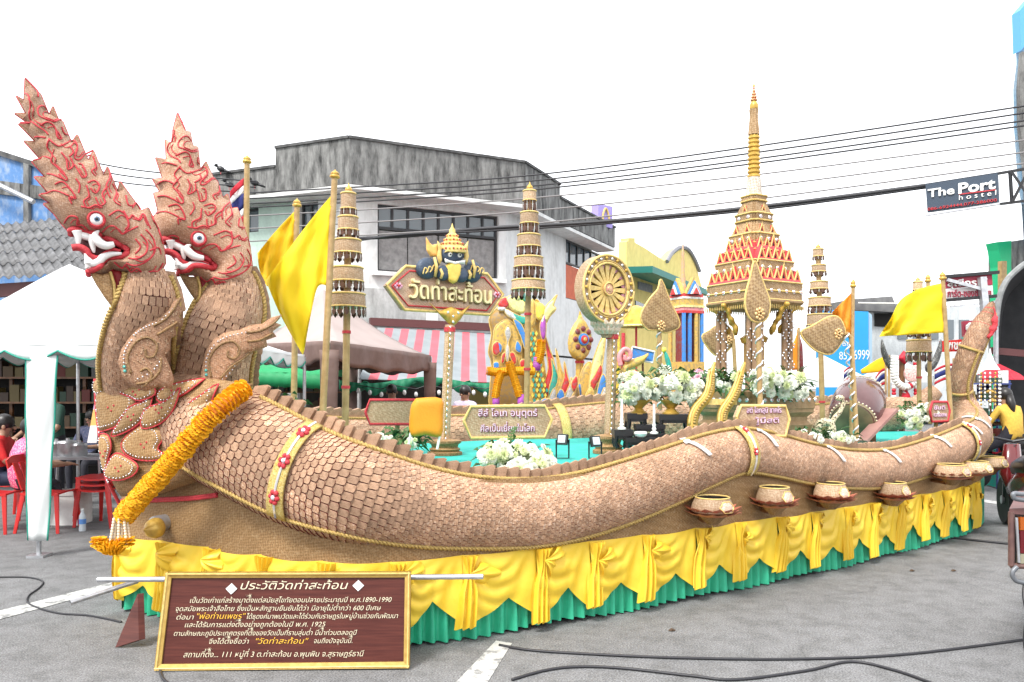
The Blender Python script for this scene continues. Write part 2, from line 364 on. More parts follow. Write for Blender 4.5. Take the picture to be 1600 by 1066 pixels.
for nm, q in (('road_marking', [(-60, 985), (-60, 970), (186, 908), (192, 916)]), ('road_marking', [(705, 1075), (757, 1075), (800, 1006), (775, 1002)]), ('road_marking', [(1522, 779), (1600, 790), (1600, 794), (1522, 783)])):
    P = [G(*p) + Vector((0, 0, .004)) for p in q]
    struct(nm, MB().add(P, [(0, 1, 2, 3)]), M_LINE, fix=False)

# ---- walls with real openings
def wall(mb, a, b, z0, z1, th, ops=()):
    a = Vector((a[0], a[1], 0)); b = Vector((b[0], b[1], 0)); d = b - a; Ln = d.length; d.normalize(); n = Vector((-d.y, d.x, 0))
    us = sorted({0, Ln} | {q for o in ops for q in o[:2]}); zs = sorted({z0, z1} | {q for o in ops for q in o[2:4]})
    Mx = Matrix((d, n, Vector((0, 0, 1)))).transposed()
    for u0, u1 in zip(us, us[1:]):
        for w0, w1 in zip(zs, zs[1:]):
            uc, zc = (u0 + u1) / 2, (w0 + w1) / 2
            if any(o[0] < uc < o[1] and o[2] < zc < o[3] for o in ops): continue
            mb.box(a + d * uc + n * th / 2 + Vector((0, 0, zc)), (u1 - u0, th, w1 - w0), Mx)
    return mb
class Face:
    """the outer face of one wall: pixel <-> (along, height)"""
    def __init__(s, a, b):
        s.a = a; s.b = b; s.ang = math.degrees(math.atan2(b[1] - a[1], b[0] - a[0])); s.pl = plane_at((a[0], a[1], 0), s.ang); s.L = math.hypot(b[0] - a[0], b[1] - a[1])
    def uv(s, px, py): return s.pl.uv(px, py)
    def op(s, x0, y0, x1, y1):
        u0, v1 = s.uv(x0, y0); u1, v0 = s.uv(x1, y1); return (u0, u1, v0, v1)
M_FRAME = mat('dark_window_frame', (.025, .025, .028), .5)
M_GLASS = mat('sky_lit_glass', (.10, .125, .14), .06, spec=.9)  # one even blue grey base colour, very smooth
M_SHUT = mat('old_grey_shutter', (.20, .19, .19), .7, (.30, .29, .28), 9, bump=.3)
def window(parent, fc, o, nx, nz=1, split=None, lower='shutter', fr=.05, lowm=None, panem=None):
    """frame set back in the opening; upper row of panes, lower leaves"""
    u0, u1, z0, z1 = o; pl = fc.pl; fm = MB(); dp = .1
    def brd(ua, ub, za, zb, off, th):
        fm.box(pl.w((ua + ub) / 2, (za + zb) / 2, -off - th / 2), (ub - ua, th, zb - za), Matrix((pl.u, -pl.n, Vector((0, 0, 1)))).transposed())
    zt = z0 + (z1 - z0) * split if split else z0
    for ua, ub, za, zb in ((u0, u1, z1 - fr, z1), (u0, u1, z0, z0 + fr), (u0, u0 + fr, z0 + fr, z1 - fr), (u1 - fr, u1, z0 + fr, z1 - fr)): brd(ua, ub, za, zb, dp, .08)
    if split: brd(u0 + fr, u1 - fr, zt - fr / 2, zt + fr / 2, dp, .08)
    for i in range(1, nx): q = u0 + (u1 - u0) * i / nx; brd(q - fr / 2, q + fr / 2, zt + (fr / 2 if split else fr), z1 - fr, dp + .005, .07)
    for j in range(1, nz): q = zt + (z1 - zt) * j / nz; brd(u0 + fr, u1 - fr, q - fr / 2, q + fr / 2, dp + .01, .06)
    win = fm.build('window', M_FRAME, parent)
    def leaf(nm, ua, ub, za, zb, m, off):
        g = MB(); g.box(pl.w((ua + ub) / 2, (za + zb) / 2, -off), (ub - ua - .004, .02, zb - za - .004), Matrix((pl.u, -pl.n, Vector((0, 0, 1)))).transposed()); g.build(nm, m, win)
    for i in range(nx):
        for j in range(nz):
            leaf('pane', u0 + (u1 - u0) * i / nx, u0 + (u1 - u0) * (i + 1) / nx, zt + (z1 - zt) * j / nz, zt + (z1 - zt) * (j + 1) / nz, panem or M_GLASS, dp + .05)
    if split:
        k = max(2, nx // 2)
        for i in range(k): leaf('shutter' if lower == 'shutter' else 'pane', u0 + (u1 - u0) * i / k + .015, u0 + (u1 - u0) * (i + 1) / k - .015, z0 + fr, zt - fr, lowm or M_SHUT, dp + .045 + .012 * (i % 2))
    return win

# ---- the old corner shophouse
M_PLAST = stained('white_plaster', (.77, .77, .76), (.36, .355, .34), .6, (1, 1, .3), lo=.48, hi=.75, fine=6)
M_PLASTD = stained('mould_stained_plaster', (.58, .58, .57), (.16, .16, .155), .8, (1.4, 1.4, .4), lo=.36, hi=.75)
M_PARA = stained('black_mould_concrete', (.30, .30, .29), (.03, .03, .03), .95, (1.7, 1.7, .38), lo=.36, hi=.66, fine=11)
M_PINT = stained('pale_green_plaster', (.52, .66, .58), (.4, .5, .45), .5)
bA, bB, bC, bD, bE, bF = (-7.3, 19.5), (-5.56, 18.8), (-3.67, 18.0), (.32, 20.0), (1.33, 22.2), (3.4, 26.4)
def inset(pts, d):
    out = []
    for i, p in enumerate(pts):
        ns = []
        for a, b in ((pts[max(i - 1, 0)], p), (p, pts[min(i + 1, len(pts) - 1)])):
            dx, dy = b[0] - a[0], b[1] - a[1]; l = math.hypot(dx, dy)
            if l > 0: ns.append((-dy / l, dx / l))
        nx = sum(q[0] for q in ns) / len(ns); ny = sum(q[1] for q in ns) / len(ns); k = d / max(.3, nx * nx + ny * ny)
        out.append((p[0] + nx * k, p[1] + ny * k))
    return out
ring = [bA, bB, bC, bD, bE, bF]; inn = inset(ring, .62)
cb = thing('corner_shophouse', 'white two storey corner shophouse with black stained concrete parapet behind the float', 'building', (-3, 19, 0))
pm = MB(); tops = [6.76, 7.2, 7.2, 7.2, 6.84]
for i in range(5): wall(pm, ring[i], ring[i + 1], 6.18 if i < 4 else 6.2, tops[i], .16)
pm.build('parapet', M_PARA, cb)
cp = MB()
for i in range(5):
    a = Vector((*ring[i], tops[i] + .03)); b = Vector((*ring[i + 1], tops[i] + .03)); n = Vector((-(b - a).y, (b - a).x, 0)).normalized() * .08; cp.bar(a + n, b + n, .24, .06)
cp.build('coping', mat('coping_black', (.05, .05, .05), .9, (.12, .12, .12), 5), cb)
sf = MB()
for i in range(5):
    q = [Vector((*ring[i], 6.17)), Vector((*ring[i + 1], 6.17)), Vector((*inn[i + 1], 6.17)), Vector((*inn[i], 6.17))]; sf.prism(q, (0, 0, -.09))
sf.build('eave_slab', M_PLAST, cb)
f0, f1, f2, f3, f4 = (Face(inn[i], inn[i + 1]) for i in range(5))
oL = f0.op(380, 326, 404, 362); oM = f1.op(468, 316, 497, 402); oW = f2.op(590, 318, 779, 424); oE = f3.op(843, 357, 861, 455); oR = f4.op(884, 371, 948, 466)
oW = (oW[0], oW[1], f2.uv(590, 424)[1], f2.uv(590, 318)[1]); oR = (oR[0], oR[1], f4.uv(884, 466)[1], f4.uv(884, 372)[1])
oM = (oM[0], oM[1], f1.uv(468, 405)[1], f1.uv(468, 318)[1]); oE = (oE[0], oE[1], f3.uv(845, 458)[1], f3.uv(845, 357)[1])
wz = 3.05
for i, (fc, o) in enumerate(((f0, oL), (f1, oM), (f2, oW), (f3, oE), (f4, oR))):
    w = MB(); wall(w, fc.a, fc.b, wz if i < 4 else 0, 6.08, .22, [o]); w.build('wall', M_PINT if i == 0 else M_PLAST, cb)
for i, fc in enumerate((f0, f1, f2, f3)):
    w = MB(); wall(w, fc.a, fc.b, 2.55, 3.05, .2); ob = w.build('stained_band', M_PLASTD, cb)
w = MB(); a_, b_ = f2.a, f2.b
q = plane_at((a_[0], a_[1], 0), f2.ang); w.box(q.w(f2.L / 2, 3.5, .02), (f2.L - .02, .04, .86), Matrix((q.u, -q.n, Vector((0, 0, 1)))).transposed()); w.build('stained_wall_foot', M_PLASTD, cb)
window(cb, f0, oL, 1, 1); window(cb, f1, oM, 2, 1, .45); window(cb, f2, oW, 8, 1, .66, fr=.06); window(cb, f3, oE, 2, 2, .6)
window(cb, f4, oR, 6, 1, .62, lowm=mat('orange_red_shutter', (.62, .13, .05), .6, (.52, .1, .04), 6))
w = MB(); uu, vv = f2.uv(682, 478); q = f2.pl; w.box(q.w(oW[0] + (oW[1] - oW[0]) / 2, oW[2] - .06, .08), (oW[1] - oW[0] + .3, .2, .1), Matrix((q.u, -q.n, Vector((0, 0, 1)))).transposed()); w.build('sill', M_PLAST, cb)
w = MB(); w.box(f2.pl.w(*f2.uv(672, 498), .12), (.26, .14, .32), Matrix((q.u, -q.n, Vector((0, 0, 1)))).transposed()); w.build('meter_box', M_WHITE, cb)
# dark open shop floor under the band, its back wall and side walls
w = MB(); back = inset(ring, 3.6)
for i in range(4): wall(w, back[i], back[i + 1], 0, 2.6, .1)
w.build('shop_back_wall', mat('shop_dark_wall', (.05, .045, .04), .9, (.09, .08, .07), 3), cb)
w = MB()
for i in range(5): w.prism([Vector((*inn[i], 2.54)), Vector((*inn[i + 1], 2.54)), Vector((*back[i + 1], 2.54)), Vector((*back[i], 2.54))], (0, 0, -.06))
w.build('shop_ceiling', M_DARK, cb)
for i in range(5):
    w = MB(); w.box((inn[i][0], inn[i][1] + .15, 1.27), (.24, .24, 2.54)); w.build('column', M_PLASTD, cb)
w = MB(); wall(w, (inn[0][0] - .05, inn[0][1]), (back[0][0], back[0][1] + 4), 0, 6.1, .2); w.build('side_wall', M_PLASTD, cb)
w = MB(); w.prism([Vector((*p, 6.3)) for p in inn] + [Vector((2, 34, 6.3)), Vector((-8, 34, 6.3))], (0, 0, .05)); w.build('roof_deck', M_PARA, cb)
# lavender sign on the roof corner
lp = Pl(945, 335, 25.6, 35)
ls = thing('rooftop_sign', 'small lavender box sign above the shophouse roof end', 'sign', lp.P(945, 352))
lm = MB(); lm.prism([lp.P(x, y) for x, y in ((935, 318), (957, 323), (957, 357), (935, 351))], -lp.n * .35); lm.build('sign_box', mat('lavender', (.33, .27, .62), .5), ls)
lm = MB(); lm.tube([lp.P(x, y, .02) for x, y in smooth_path([(941, 347), (942, 334), (946, 326), (950, 335), (952, 349)], 4)], .035, 6); lm.build('emblem', M_YCORD, ls)
# striped awning of the shop
aw = thing('striped_awning', 'pink and grey striped awning over the dark shop front', 'awning', f2.pl.w(2, 2.5, 1))
M_SP = mat('awning_pink', (.75, .18, .22), .7, (.66, .15, .18), 3, trans=.2); M_SG = mat('awning_grey', (.36, .40, .42), .7, (.30, .34, .36), 3, trans=.2)
A0, A1 = W(590, 512, 18.3), W(790, 522, 19.5); B0, B1 = W(628, 592, 15.2), W(800, 598, 16.3); B0 = W(560, 592, 15.0)
n = 17
for i in range(n):
    s = MB(); s.cur = 0
    def fn(u, v, o, i=i):
        t = (i + u) / n; p = A0.lerp(A1, t).lerp(B0.lerp(B1, t), v); return p + Vector((0, 0, -.22 * math.sin(v * math.pi) * .4 + o))
    s.slab(fn, 2, 6, .012); s.build('stripe', M_SP if i % 2 else M_SG, aw)
s = MB(); s.bar(A0 + Vector((-.2, .1, .14)), A1 + Vector((.3, .1, .14)), .2, .18); s.build('roller_box', mat('maroon_metal', (.10, .03, .03), .5), aw)
# green shade tarp under it with a string of bulbs
tp = thing('green_tarp', 'green shade tarp sagging under the striped awning', 'tarp', W(700, 600, 15.2))
s = MB()
def fn(u, v, o):
    p = W(530 + 260 * u, 594 + 5 * math.sin(u * 9), 14.9 + .9 * u); return p + Vector((0, v * .9, -.12 * v - .10 * abs(math.sin(u * 20)) * (1 - v) + o - .06 * math.sin(u * 31)))
s.slab(fn, 60, 3, .02); s.build('sheet', mat('green_tarp', (.02, .26, .13), .6, (.015, .2, .1), 5, trans=.2), tp, smooth=2)
def fn(u, v, o):
    p = W(530 + 260 * u, 594 + 5 * math.sin(u * 9), 14.85 + .9 * u); return p + Vector((0, .02 * math.sin(u * 140) + o, -.2 * v * (.8 + .4 * math.sin(u * 37))))
s = MB(); s.slab(fn, 90, 2, .01); s.build('valance', MATS['green_tarp'], tp, smooth=2)
bl = thing('bulb_string', 'string of small white bulbs under the green tarp', 'light string', W(640, 610, 14.6))
s = MB(); pts = [W(560 + 18 * i, 602 + 3 * (i % 3), 14.6) for i in range(14)]; s.tube(pts, .008, 5); s.build('wire', M_CABLE, bl)
for p in pts[::1]:
    s = MB(); s.ball(p + Vector((0, 0, -.1)), (.035, .035, .05), 8, 6); s.build('bulb', M_WHITE, bl, smooth=2)

# ---- yellow building with a round gable down the street
yb = thing('yellow_building', 'yellow building with green eave and round gable down the street', 'building', (6, 30, 0))
M_YEL = stained('yellow_plaster', (.84, .68, .25), (.7, .54, .18), .5, fine=5)
yp = Pl(985, 400, 28.5, 62)
out = [(979, 378), (982, 376), (982, 372), (992, 372), (992, 379), (1008, 388), (1038, 408), (1042, 404), (1046, 398), (1052, 392), (1060, 388), (1068, 388), (1076, 394), (1084, 408), (1090, 424), (1097, 450), (1097, 640), (979, 640)]
s = MB(); s.prism([yp.P(*p) for p in out], -yp.n * .3); s.build('gable_wall', M_YEL, yb)
s = MB(); s.tube([yp.P(x, y, .06) for x, y in smooth_path([(1040, 409), (1046, 398), (1052, 392), (1060, 387), (1068, 387), (1076, 393), (1084, 407), (1091, 424)], 3)], .09, 6); s.build('gable_coping', mat('grey_coping', (.22, .22, .24), .8), yb)
s = MB(); e = [yp.P(975, 417, 0), yp.P(1068, 452, 0), yp.P(1064, 458, 1.3), yp.P(962, 420, 1.3)]
s.prism(e, (0, 0, -.22)); s.build('eave', mat('teal_green_paint', (.02, .19, .16), .55), yb)
for b in ((996, 440, 1018, 452), (1038, 468, 1052, 480), (992, 470, 1006, 486)):
    s = MB(); s.prism([yp.P(x, y, .04) for x, y in ((b[0], b[1]), (b[2], b[1] + 6), (b[2], b[3] + 6), (b[0], b[3]))], -yp.n * .06); wo = s.build('window', M_SHUT if b[0] == 996 else M_GLASS, yb)
s = MB(); s.box(yp.P(979, 500, -3) + Vector((-1.6, 0, 0)), (3, .3, 9)); s.build('front_wall', M_YEL, yb)

# ---- blue weathered shop on the left with an old tin roof below it
lb = thing('blue_shop_building', 'weathered sky blue building above the grey tin roof at left', 'building', W(0, 605, 24))
M_LBLUE = stained('peeling_blue_plaster', (.12, .25, .50), (.35, .42, .52), .75, (1.5, 1.5, .8), lo=.45, hi=.6)
lp = Pl(40, 300, 22, -14); wpx = [(-160, 190), (74, 266), (74, 640), (-160, 640)]
s = MB(); s.prism([lp.P(*p) for p in wpx], -lp.n * .3); s.build('wall', M_LBLUE, lb)
s = MB(); s.prism([lp.P(*p, .1) for p in ((-160, 183), (76, 260), (76, 268), (-160, 192))], -lp.n * .5); s.build('coping', MATS['coping_black'], lb)
s = MB(); s.prism([lp.P(*p, .08) for p in ((-160, 262), (74, 293), (74, 313), (-160, 285))], -lp.n * .07); s.build('string_course', M_PARA, lb)
s = MB(); s.prism([lp.P(*p, .12) for p in ((42, 256), (50, 259), (50, 356), (42, 352))], -lp.n * .1); s.build('pilaster', M_PARA, lb)
s = MB(); s.tube([lp.P(-60, 256, .5), lp.P(76, 322, .5)], .07, 8); s.build('pipe', M_STEEL, lb)
# right side return, so the building has depth
tr = thing('tin_roof_shed', 'low shed with an old grey corrugated tin roof behind the white tent', 'shed', W(40, 605, 17))
T0, T1, T2, T3 = W(-160, 372, 20.5), W(150, 342, 20.5), W(225, 420, 15.2), W(-160, 446, 15.2)
M_TIN = stained('old_tin_roof', (.20, .20, .205), (.075, .075, .075), .9, (1, 1, 1), lo=.35, hi=.62, rough=.6, fine=8)
def roofpt(u, v, o): return T0.lerp(T1, u).lerp(T3.lerp(T2, u), v) + Vector((0, 0, o + .035 * math.sin(u * 150)))
for j in range(5):
    for i in range(4):
        s = MB(); s.slab(lambda u, v, o, i=i, j=j: roofpt((i + u * 1.02) / 4, (j + v * 1.05) / 5, o + .02 * (5 - j) + .01 * (i % 2)), 48, 2, .012); s.build('roof_sheet', M_TIN, tr, smooth=2)
s = MB(); s.bar(T3 + Vector((0, .2, -.2)), T2 + Vector((0, .2, -.2)), .12, .25); s.build('fascia', MATS['maroon_metal'], tr)
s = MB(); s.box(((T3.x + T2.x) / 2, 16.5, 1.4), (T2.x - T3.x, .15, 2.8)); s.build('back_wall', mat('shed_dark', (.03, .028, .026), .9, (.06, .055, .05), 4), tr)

# ---- right edge: tall blue building, green fronted shop, dark arched market canopy
rb = thing('tall_blue_building', 'tall pale blue building cut off by the right edge of the picture', 'building', W(1600, 605, 16))
rp = Pl(1592, 200, 15, 8)
M_RB = stained('pale_blue_panel', (.25, .42, .58), (.42, .5, .56), .6)
out = [(1585, 24), (1640, -40), (1640, 330), (1596, 318), (1592, 250), (1584, 200), (1583, 140), (1588, 100)]
s = MB(); s.prism([rp.P(*p) for p in out], Vector((2.6, 4, 0))); s.build('wall', M_RB, rb)
s = MB(); s.prism([rp.P(*p, .15) for p in ((1584, 22), (1640, -44), (1640, 20), (1586, 84))], -rp.n * .2); s.build('sign_panel', mat('sky_blue_panel', (.10, .36, .70), .5), rb)
s = MB(); s.tube([rp.P(*p, .2) for p in ((1589, 90), (1585, 145), (1586, 205), (1594, 270), (1597, 330))], .1, 6); s.build('drain_pipe', M_PARA, rb)
gb = thing('green_front_shop', 'stained shop with a bright green pilaster at the right edge', 'building', W(1590, 605, 19))
gp = Pl(1560, 420, 19, 20)
s = MB(); s.prism([gp.P(*p) for p in ((1562, 380), (1680, 362), (1680, 640), (1562, 640))], -gp.n * .3); s.build('wall', M_PARA, gb)
s = MB(); s.prism([gp.P(*p, .15) for p in ((1549, 380), (1571, 378), (1571, 640), (1556, 640), (1556, 418), (1552, 392))], -gp.n * .3); s.build('pilaster', mat('bright_green_paint', (.01, .42, .18), .55), gb)
s = MB(); s.prism([gp.P(*p, .1) for p in ((1553, 410), (1561, 410), (1561, 500), (1553, 500))], gp.n * .1); s.build('post', M_BAMBOO, gb)
ca = thing('market_canopy', 'dark arched market canopy with a pale rolled rim at the right edge', 'canopy', W(1590, 640, 14))
rim = [(1553, 640), (1554, 560), (1556, 510), (1560, 472), (1568, 447), (1582, 428), (1610, 408), (1660, 395)]
rimp = [W(x, y, 13.6) for x, y in smooth_path(rim, 4)]
s = MB(); s.tube(rimp[8:], .05, 8); s.build('rolled_rim', mat('canopy_rim', (.28, .29, .29), .6, (.18, .19, .19), 9), ca)
s = MB(); nn = len(rimp)
s.slab(lambda u, v, o: rimp[min(nn - 1, int(u * (nn - 1) + .5))] + Vector((v * 4.3, v * 6.5, o)), nn - 1, 4, .03); s.build('cloth', mat('black_shade_cloth', (.012, .012, .014), .85, (.02, .02, .022), 6), ca)
s = MB(); s.prism([W(x, y, 15.2) for x, y in smooth_path(rim, 3)] + [W(1760, 380, 15.2), W(1760, 747, 15.2), W(1556, 747, 15.2)], (.1, .12, 0)); s.build('back_cloth', MATS['black_shade_cloth'], ca)  # black sheet added to stand for the shade inside the canopy
s = MB(); s.bar(W(1548, 548, 14), W(1640, 556, 14), .08, .12); s.build('beam', MATS['maroon_metal'], ca)
for px in (1556, 1640):
    s = MB(); s.tube([W(px, 605, 13.7) * 1 + Vector((0, 0, -1.6)), W(px, 470, 13.7)], .04, 8); s.build('pole', M_STEEL, ca)
# ---- far end of the street: grey shop row, blue hoarding
fb = thing('far_grey_shop', 'grey shop with a dark roof and white awning far down the street', 'building', W(1390, 605, 34))
fp = Pl(1390, 500, 34, 8)
s = MB(); s.prism([fp.P(*p) for p in ((1304, 500), (1310, 478), (1420, 476), (1560, 480), (1560, 650), (1304, 650))], Vector((2.6, 6, 0))); s.build('wall', stained('far_wall', (.62, .65, .66), (.42, .45, .46), .7), fb)
s = MB(); s.prism([fp.P(*p, .5) for p in ((1318, 470), (1383, 465), (1388, 478), (1398, 478), (1398, 490), (1318, 486))], -fp.n * 3); s.build('roof', mat('dark_slate', (.11, .11, .115), .9, (.17, .17, .17), 3), fb)
s = MB(); s.slab(lambda u, v, o: fp.P(1320 + 76 * u, 476 + 10 * v + 6 * u, 1 + 2.4 * v) + Vector((0, 0, o)), 4, 2, .05); s.build('awning', M_WHITE, fb)
s = MB(); s.prism([fp.P(*p, .06) for p in ((1366, 490), (1398, 490), (1398, 512), (1366, 510))], -fp.n * .05); s.build('opening', M_DARK, fb)  # near black panel set on the wall face, no hole behind it
for i in range(6):
    s = MB(); x = 1402 + 24 * i; s.prism([fp.P(*p, .06) for p in ((x, 500), (x + 15, 500), (x + 15, 530), (x, 530))], -fp.n * .05); s.build('window', M_GLASS, fb)
hb = thing('blue_hoarding', 'tall sky blue advertising hoarding with white phone number behind the fans', 'billboard', W(1345, 605, 24))
hp = Pl(1340, 560, 24, 6)
s = MB(); s.prism([hp.P(*p) for p in ((1290, 484), (1357, 487), (1357, 640), (1290, 640))], -hp.n * .6); s.build('panel', mat('hoarding_blue', (.03, .32, .72), .5, (.03, .36, .76), .6), hb)
s = MB(); s.prism([hp.P(*p, -.05) for p in ((1357.3, 487), (1364, 492), (1364, 640), (1357.3, 640))], -hp.n * .6); s.build('edge', mat('hoarding_edge', (.35, .5, .62), .6), hb)
u, v = hp.uv(1346, 562); lettering('phone_number', '6999', hp, u, v, .42, M_WHITE, hb, width=.50, extrude=.004)
u, v = hp.uv(1317, 562); lettering('phone_number', '85', hp, u, v, .34, M_WHITE, hb, width=.24, extrude=.004)
u, v = hp.uv(1320, 541); lettering('word', 'en', hp, u, v, .3, M_WHITE, hb, width=.16, extrude=.004)
# ================================================================ THE FLOAT: platform, skirt
EDGE = [(190, 838), (300, 853), (400, 868), (560, 882), (700, 872), (850, 856), (1000, 838), (1150, 818), (1300, 797), (1400, 780), (1500, 762), (1530, 752)]
ZT, ZD = .54, 1.02
def edgeY(px):
    y, = lerp_table([(a, b) for a, b in EDGE], px); return (H - ZT) * F / (y - HY)
near = [Vector(p) for p in smooth_path([W(x, y, (H - ZT) * F / (y - HY)).xy for x, y in EDGE], 8)]
far = [Vector(p) for p in smooth_path([(5.55, 9.4), (5.45, 10.3), (4.4, 10.75), (2.6, 10.3), (.6, 9.3), (-1.2, 8.0), (-2.4, 6.6), (-2.82, 5.9)], 6)]
acc = [0]
for a, b in zip(near, near[1:]): acc.append(acc[-1] + (b - a).length)
def along(s):
    """point and outward normal on the near edge"""
    s = max(0, min(acc[-1] - 1e-6, s)); i = min(len(acc) - 2, max(0, bisect.bisect_right(acc, s) - 1)); t = (s - acc[i]) / (acc[i + 1] - acc[i])
    p = near[i].lerp(near[i + 1], t); d0 = (near[min(i + 1, len(near) - 1)] - near[max(i - 1, 0)]).normalized(); d1 = (near[min(i + 2, len(near) - 1)] - near[i]).normalized(); d = d0.lerp(d1, t).normalized()
    return p, Vector((d.y, -d.x))
fl = thing('parade_float', 'long boat shaped parade float base draped in yellow and green cloth', 'parade float', (1.2, 7.2, 0))
ringp = near + far
s = MB(); s.prism([Vector((p.x - along(acc[i])[1].x * .24, p.y - along(acc[i])[1].y * .24, ZD)) for i, p in enumerate(near)] + [Vector((p.x, p.y, ZD)) for p in far], (0, 0, -.06)); s.build('deck', mat('turquoise_carpet', (.03, .42, .36), .9, (.02, .36, .31), 8, bump=.3), fl)
s = MB(); N = len(ringp); s.grid(lambda u, v: Vector((ringp[int(u * N + .5) % N].x, ringp[int(u * N + .5) % N].y, .5 + (ZD - .51) * v)), N, 4, True); s.build('side_panel', M_WEAVE, fl, smooth=2)
s = MB(); ins = [p.lerp(Vector((1.3, 7.6)), .16) for p in ringp]
s.prism([Vector((p.x, p.y, .5)) for p in ins], (0, 0, -.12)); s.build('chassis', M_BLACK, fl)
for X, Y in ((-.6, 6.4), (.3, 8.0), (3.4, 8.6), (2.9, 9.9)):
    t = MB(); t.lathe([(.18, -.12), (.3, -.12), (.3, .12), (.18, .12)], (X, Y, .3), 18, Matrix.Rotation(R(27), 3, 'Z') @ Matrix.Rotation(R(90), 3, 'X')); t.build('wheel', M_BLACK, fl)
# green pleated skirt
s = MB(); n = 700; rows = 5; Lg = acc[-1]
def skirt(u, v):
    q = u * Lg; p, nn = along(q); ph = q / .088 * 2 * math.pi + 1.6 * math.sin(q * 3.1) + .8 * math.sin(q * 7.7)
    w = -.045 + (.012 + .02 * v) * math.sin(ph) + .010 * v * math.sin(ph * .37 + 1); return Vector((p.x + nn.x * w, p.y + nn.y * w, .53 - (.51 + .012 * math.sin(q * 5)) * v))
s.grid(skirt, n, rows); s.build('green_skirt', M_CLOTHG, fl, smooth=2, fix=False)
s = MB(); fz = [ringp[len(near) - 1]] + far + [near[0]]
ff = [Vector(p) for p in smooth_path([q.to_tuple() for q in fz], 6)]
s.grid(lambda u, v: Vector((ff[int(u * (len(ff) - 1))].x, ff[int(u * (len(ff) - 1))].y, .55 - .53 * v)), len(ff) - 1, 1); s.build('rear_skirt', M_CLOTHG, fl, smooth=2, fix=False)
# yellow swags, one mesh each, with a pleated tail and a loose flap at every gather
SP = .475; nsw = int(Lg / SP) + 1; SP = Lg / (nsw - .4); rnd = random.Random(3); ST = [k * SP - .1 * SP + rnd.uniform(-.035, .035) for k in range(nsw + 1)]
for k in range(nsw):
    s0 = ST[k]; W_ = ST[k + 1] - s0; pk = .60 + rnd.uniform(-.07, .07); lowz = .095 + rnd.uniform(-.02, .025); low2 = .11 + rnd.uniform(-.02, .03); pkz = .255 + rnd.uniform(-.035, .035); ph0 = rnd.uniform(0, 6); fold = rnd.uniform(.8, 1.3); wl = rnd.uniform(.085, .12); cx0 = rnd.uniform(.3, .45); sag = rnd.uniform(0, .02)
    def out(q, w, z): p, nn = along(q); return Vector((p.x + nn.x * w, p.y + nn.y * w, z))
    def swag(u, v):
        u *= 1.05; x = u * W_
        zb = lowz + (pkz - lowz) * ((u / pk) ** 1.7) if u < pk else pkz + (low2 - pkz) * min(1, (u - pk) / (1 - pk)) ** .9
        zt = ZT + .012 - sag * math.sin(math.pi * min(1, u)); z = zt + (zb - zt) * v
        m1 = min(1, max(0, u / .1)) * min(1, max(0, (pk + .2 - u) / .3)); m2 = min(1, max(0, (u - pk + .1) / .2)); vv = min(1, v * 2.6)
        rad = math.hypot((x - cx0 * W_) * (1 if x > cx0 * W_ else 1.5), (z - .63) * .95); w = .012 + .030 * math.sin(math.pi * min(1, v * .9)) * m1
        fs = math.sin(rad * 2 * math.pi / wl + ph0 + .6 * noise.noise((x * 9, z * 9, k))); w += .013 * fold * (fs - .35 * fs * fs) * m1 * vv * (1.2 - .75 * v)
        th = math.atan2(x - W_, .62 - z); w += .007 * math.sin(th * 14 + ph0) * m2 * vv + .008 * noise.noise((x * 7, z * 8, k * 3.1)) * vv
        w += .030 * (max(0, 1 - u / .12) + .5 * max(0, 1 - abs(1 - u) / .12)) * vv - .02 * max(0, u - 1) / .05
        return out(s0 + x, w, z)
    s = MB(); s.grid(swag, 46, 24); sw = s.build('swag', M_CLOTHY, fl, smooth=2, fix=False)
    pz = .44 + rnd.uniform(-.03, .03); npl = rnd.choice((3, 4, 4)); ln = rnd.uniform(-.02, .03)
    def tail(u, v):
        z = ZT + .006 - (ZT - .075 - ln) * v; e = abs(z - pz); hw = .022 + .045 * min(1, e / .12) + (.02 * max(0, .3 - z)); x = .02 + (2 * u - 1) * hw + .03 * (1 - v)
        r = math.sin(u * npl * 2 * math.pi + ph0); return out(s0 + x, .052 + .018 * min(1, .3 + e / .14) * r + .01 * math.sin(v * 5 + ph0) - .03 * (abs(2 * u - 1) ** 4), z + .012 * r * v)
    s = MB(); s.grid(tail, 30, 16); s.build('tail', M_CLOTHY, sw, smooth=2, fix=False)
    fa = rnd.uniform(.8, 1.25); dn = rnd.uniform(-.03, .02)
    def flap(u, v):
        a = R(-70 + 118 * u); L_ = v * fa * (.15 + .035 * math.sin(u * 7 + ph0)); rip = .075 + .014 * v * math.sin(u * 6 * math.pi + ph0) + .018 * math.sin(v * math.pi) - .05 * v * v
        return out(s0 + .03 + L_ * math.cos(a), rip, pz + .02 + dn + L_ * .62 * math.sin(a) - .01 * v)
    s = MB(); s.grid(flap, 34, 8); s.build('flap', M_CLOTHY, sw, smooth=2, fix=False)

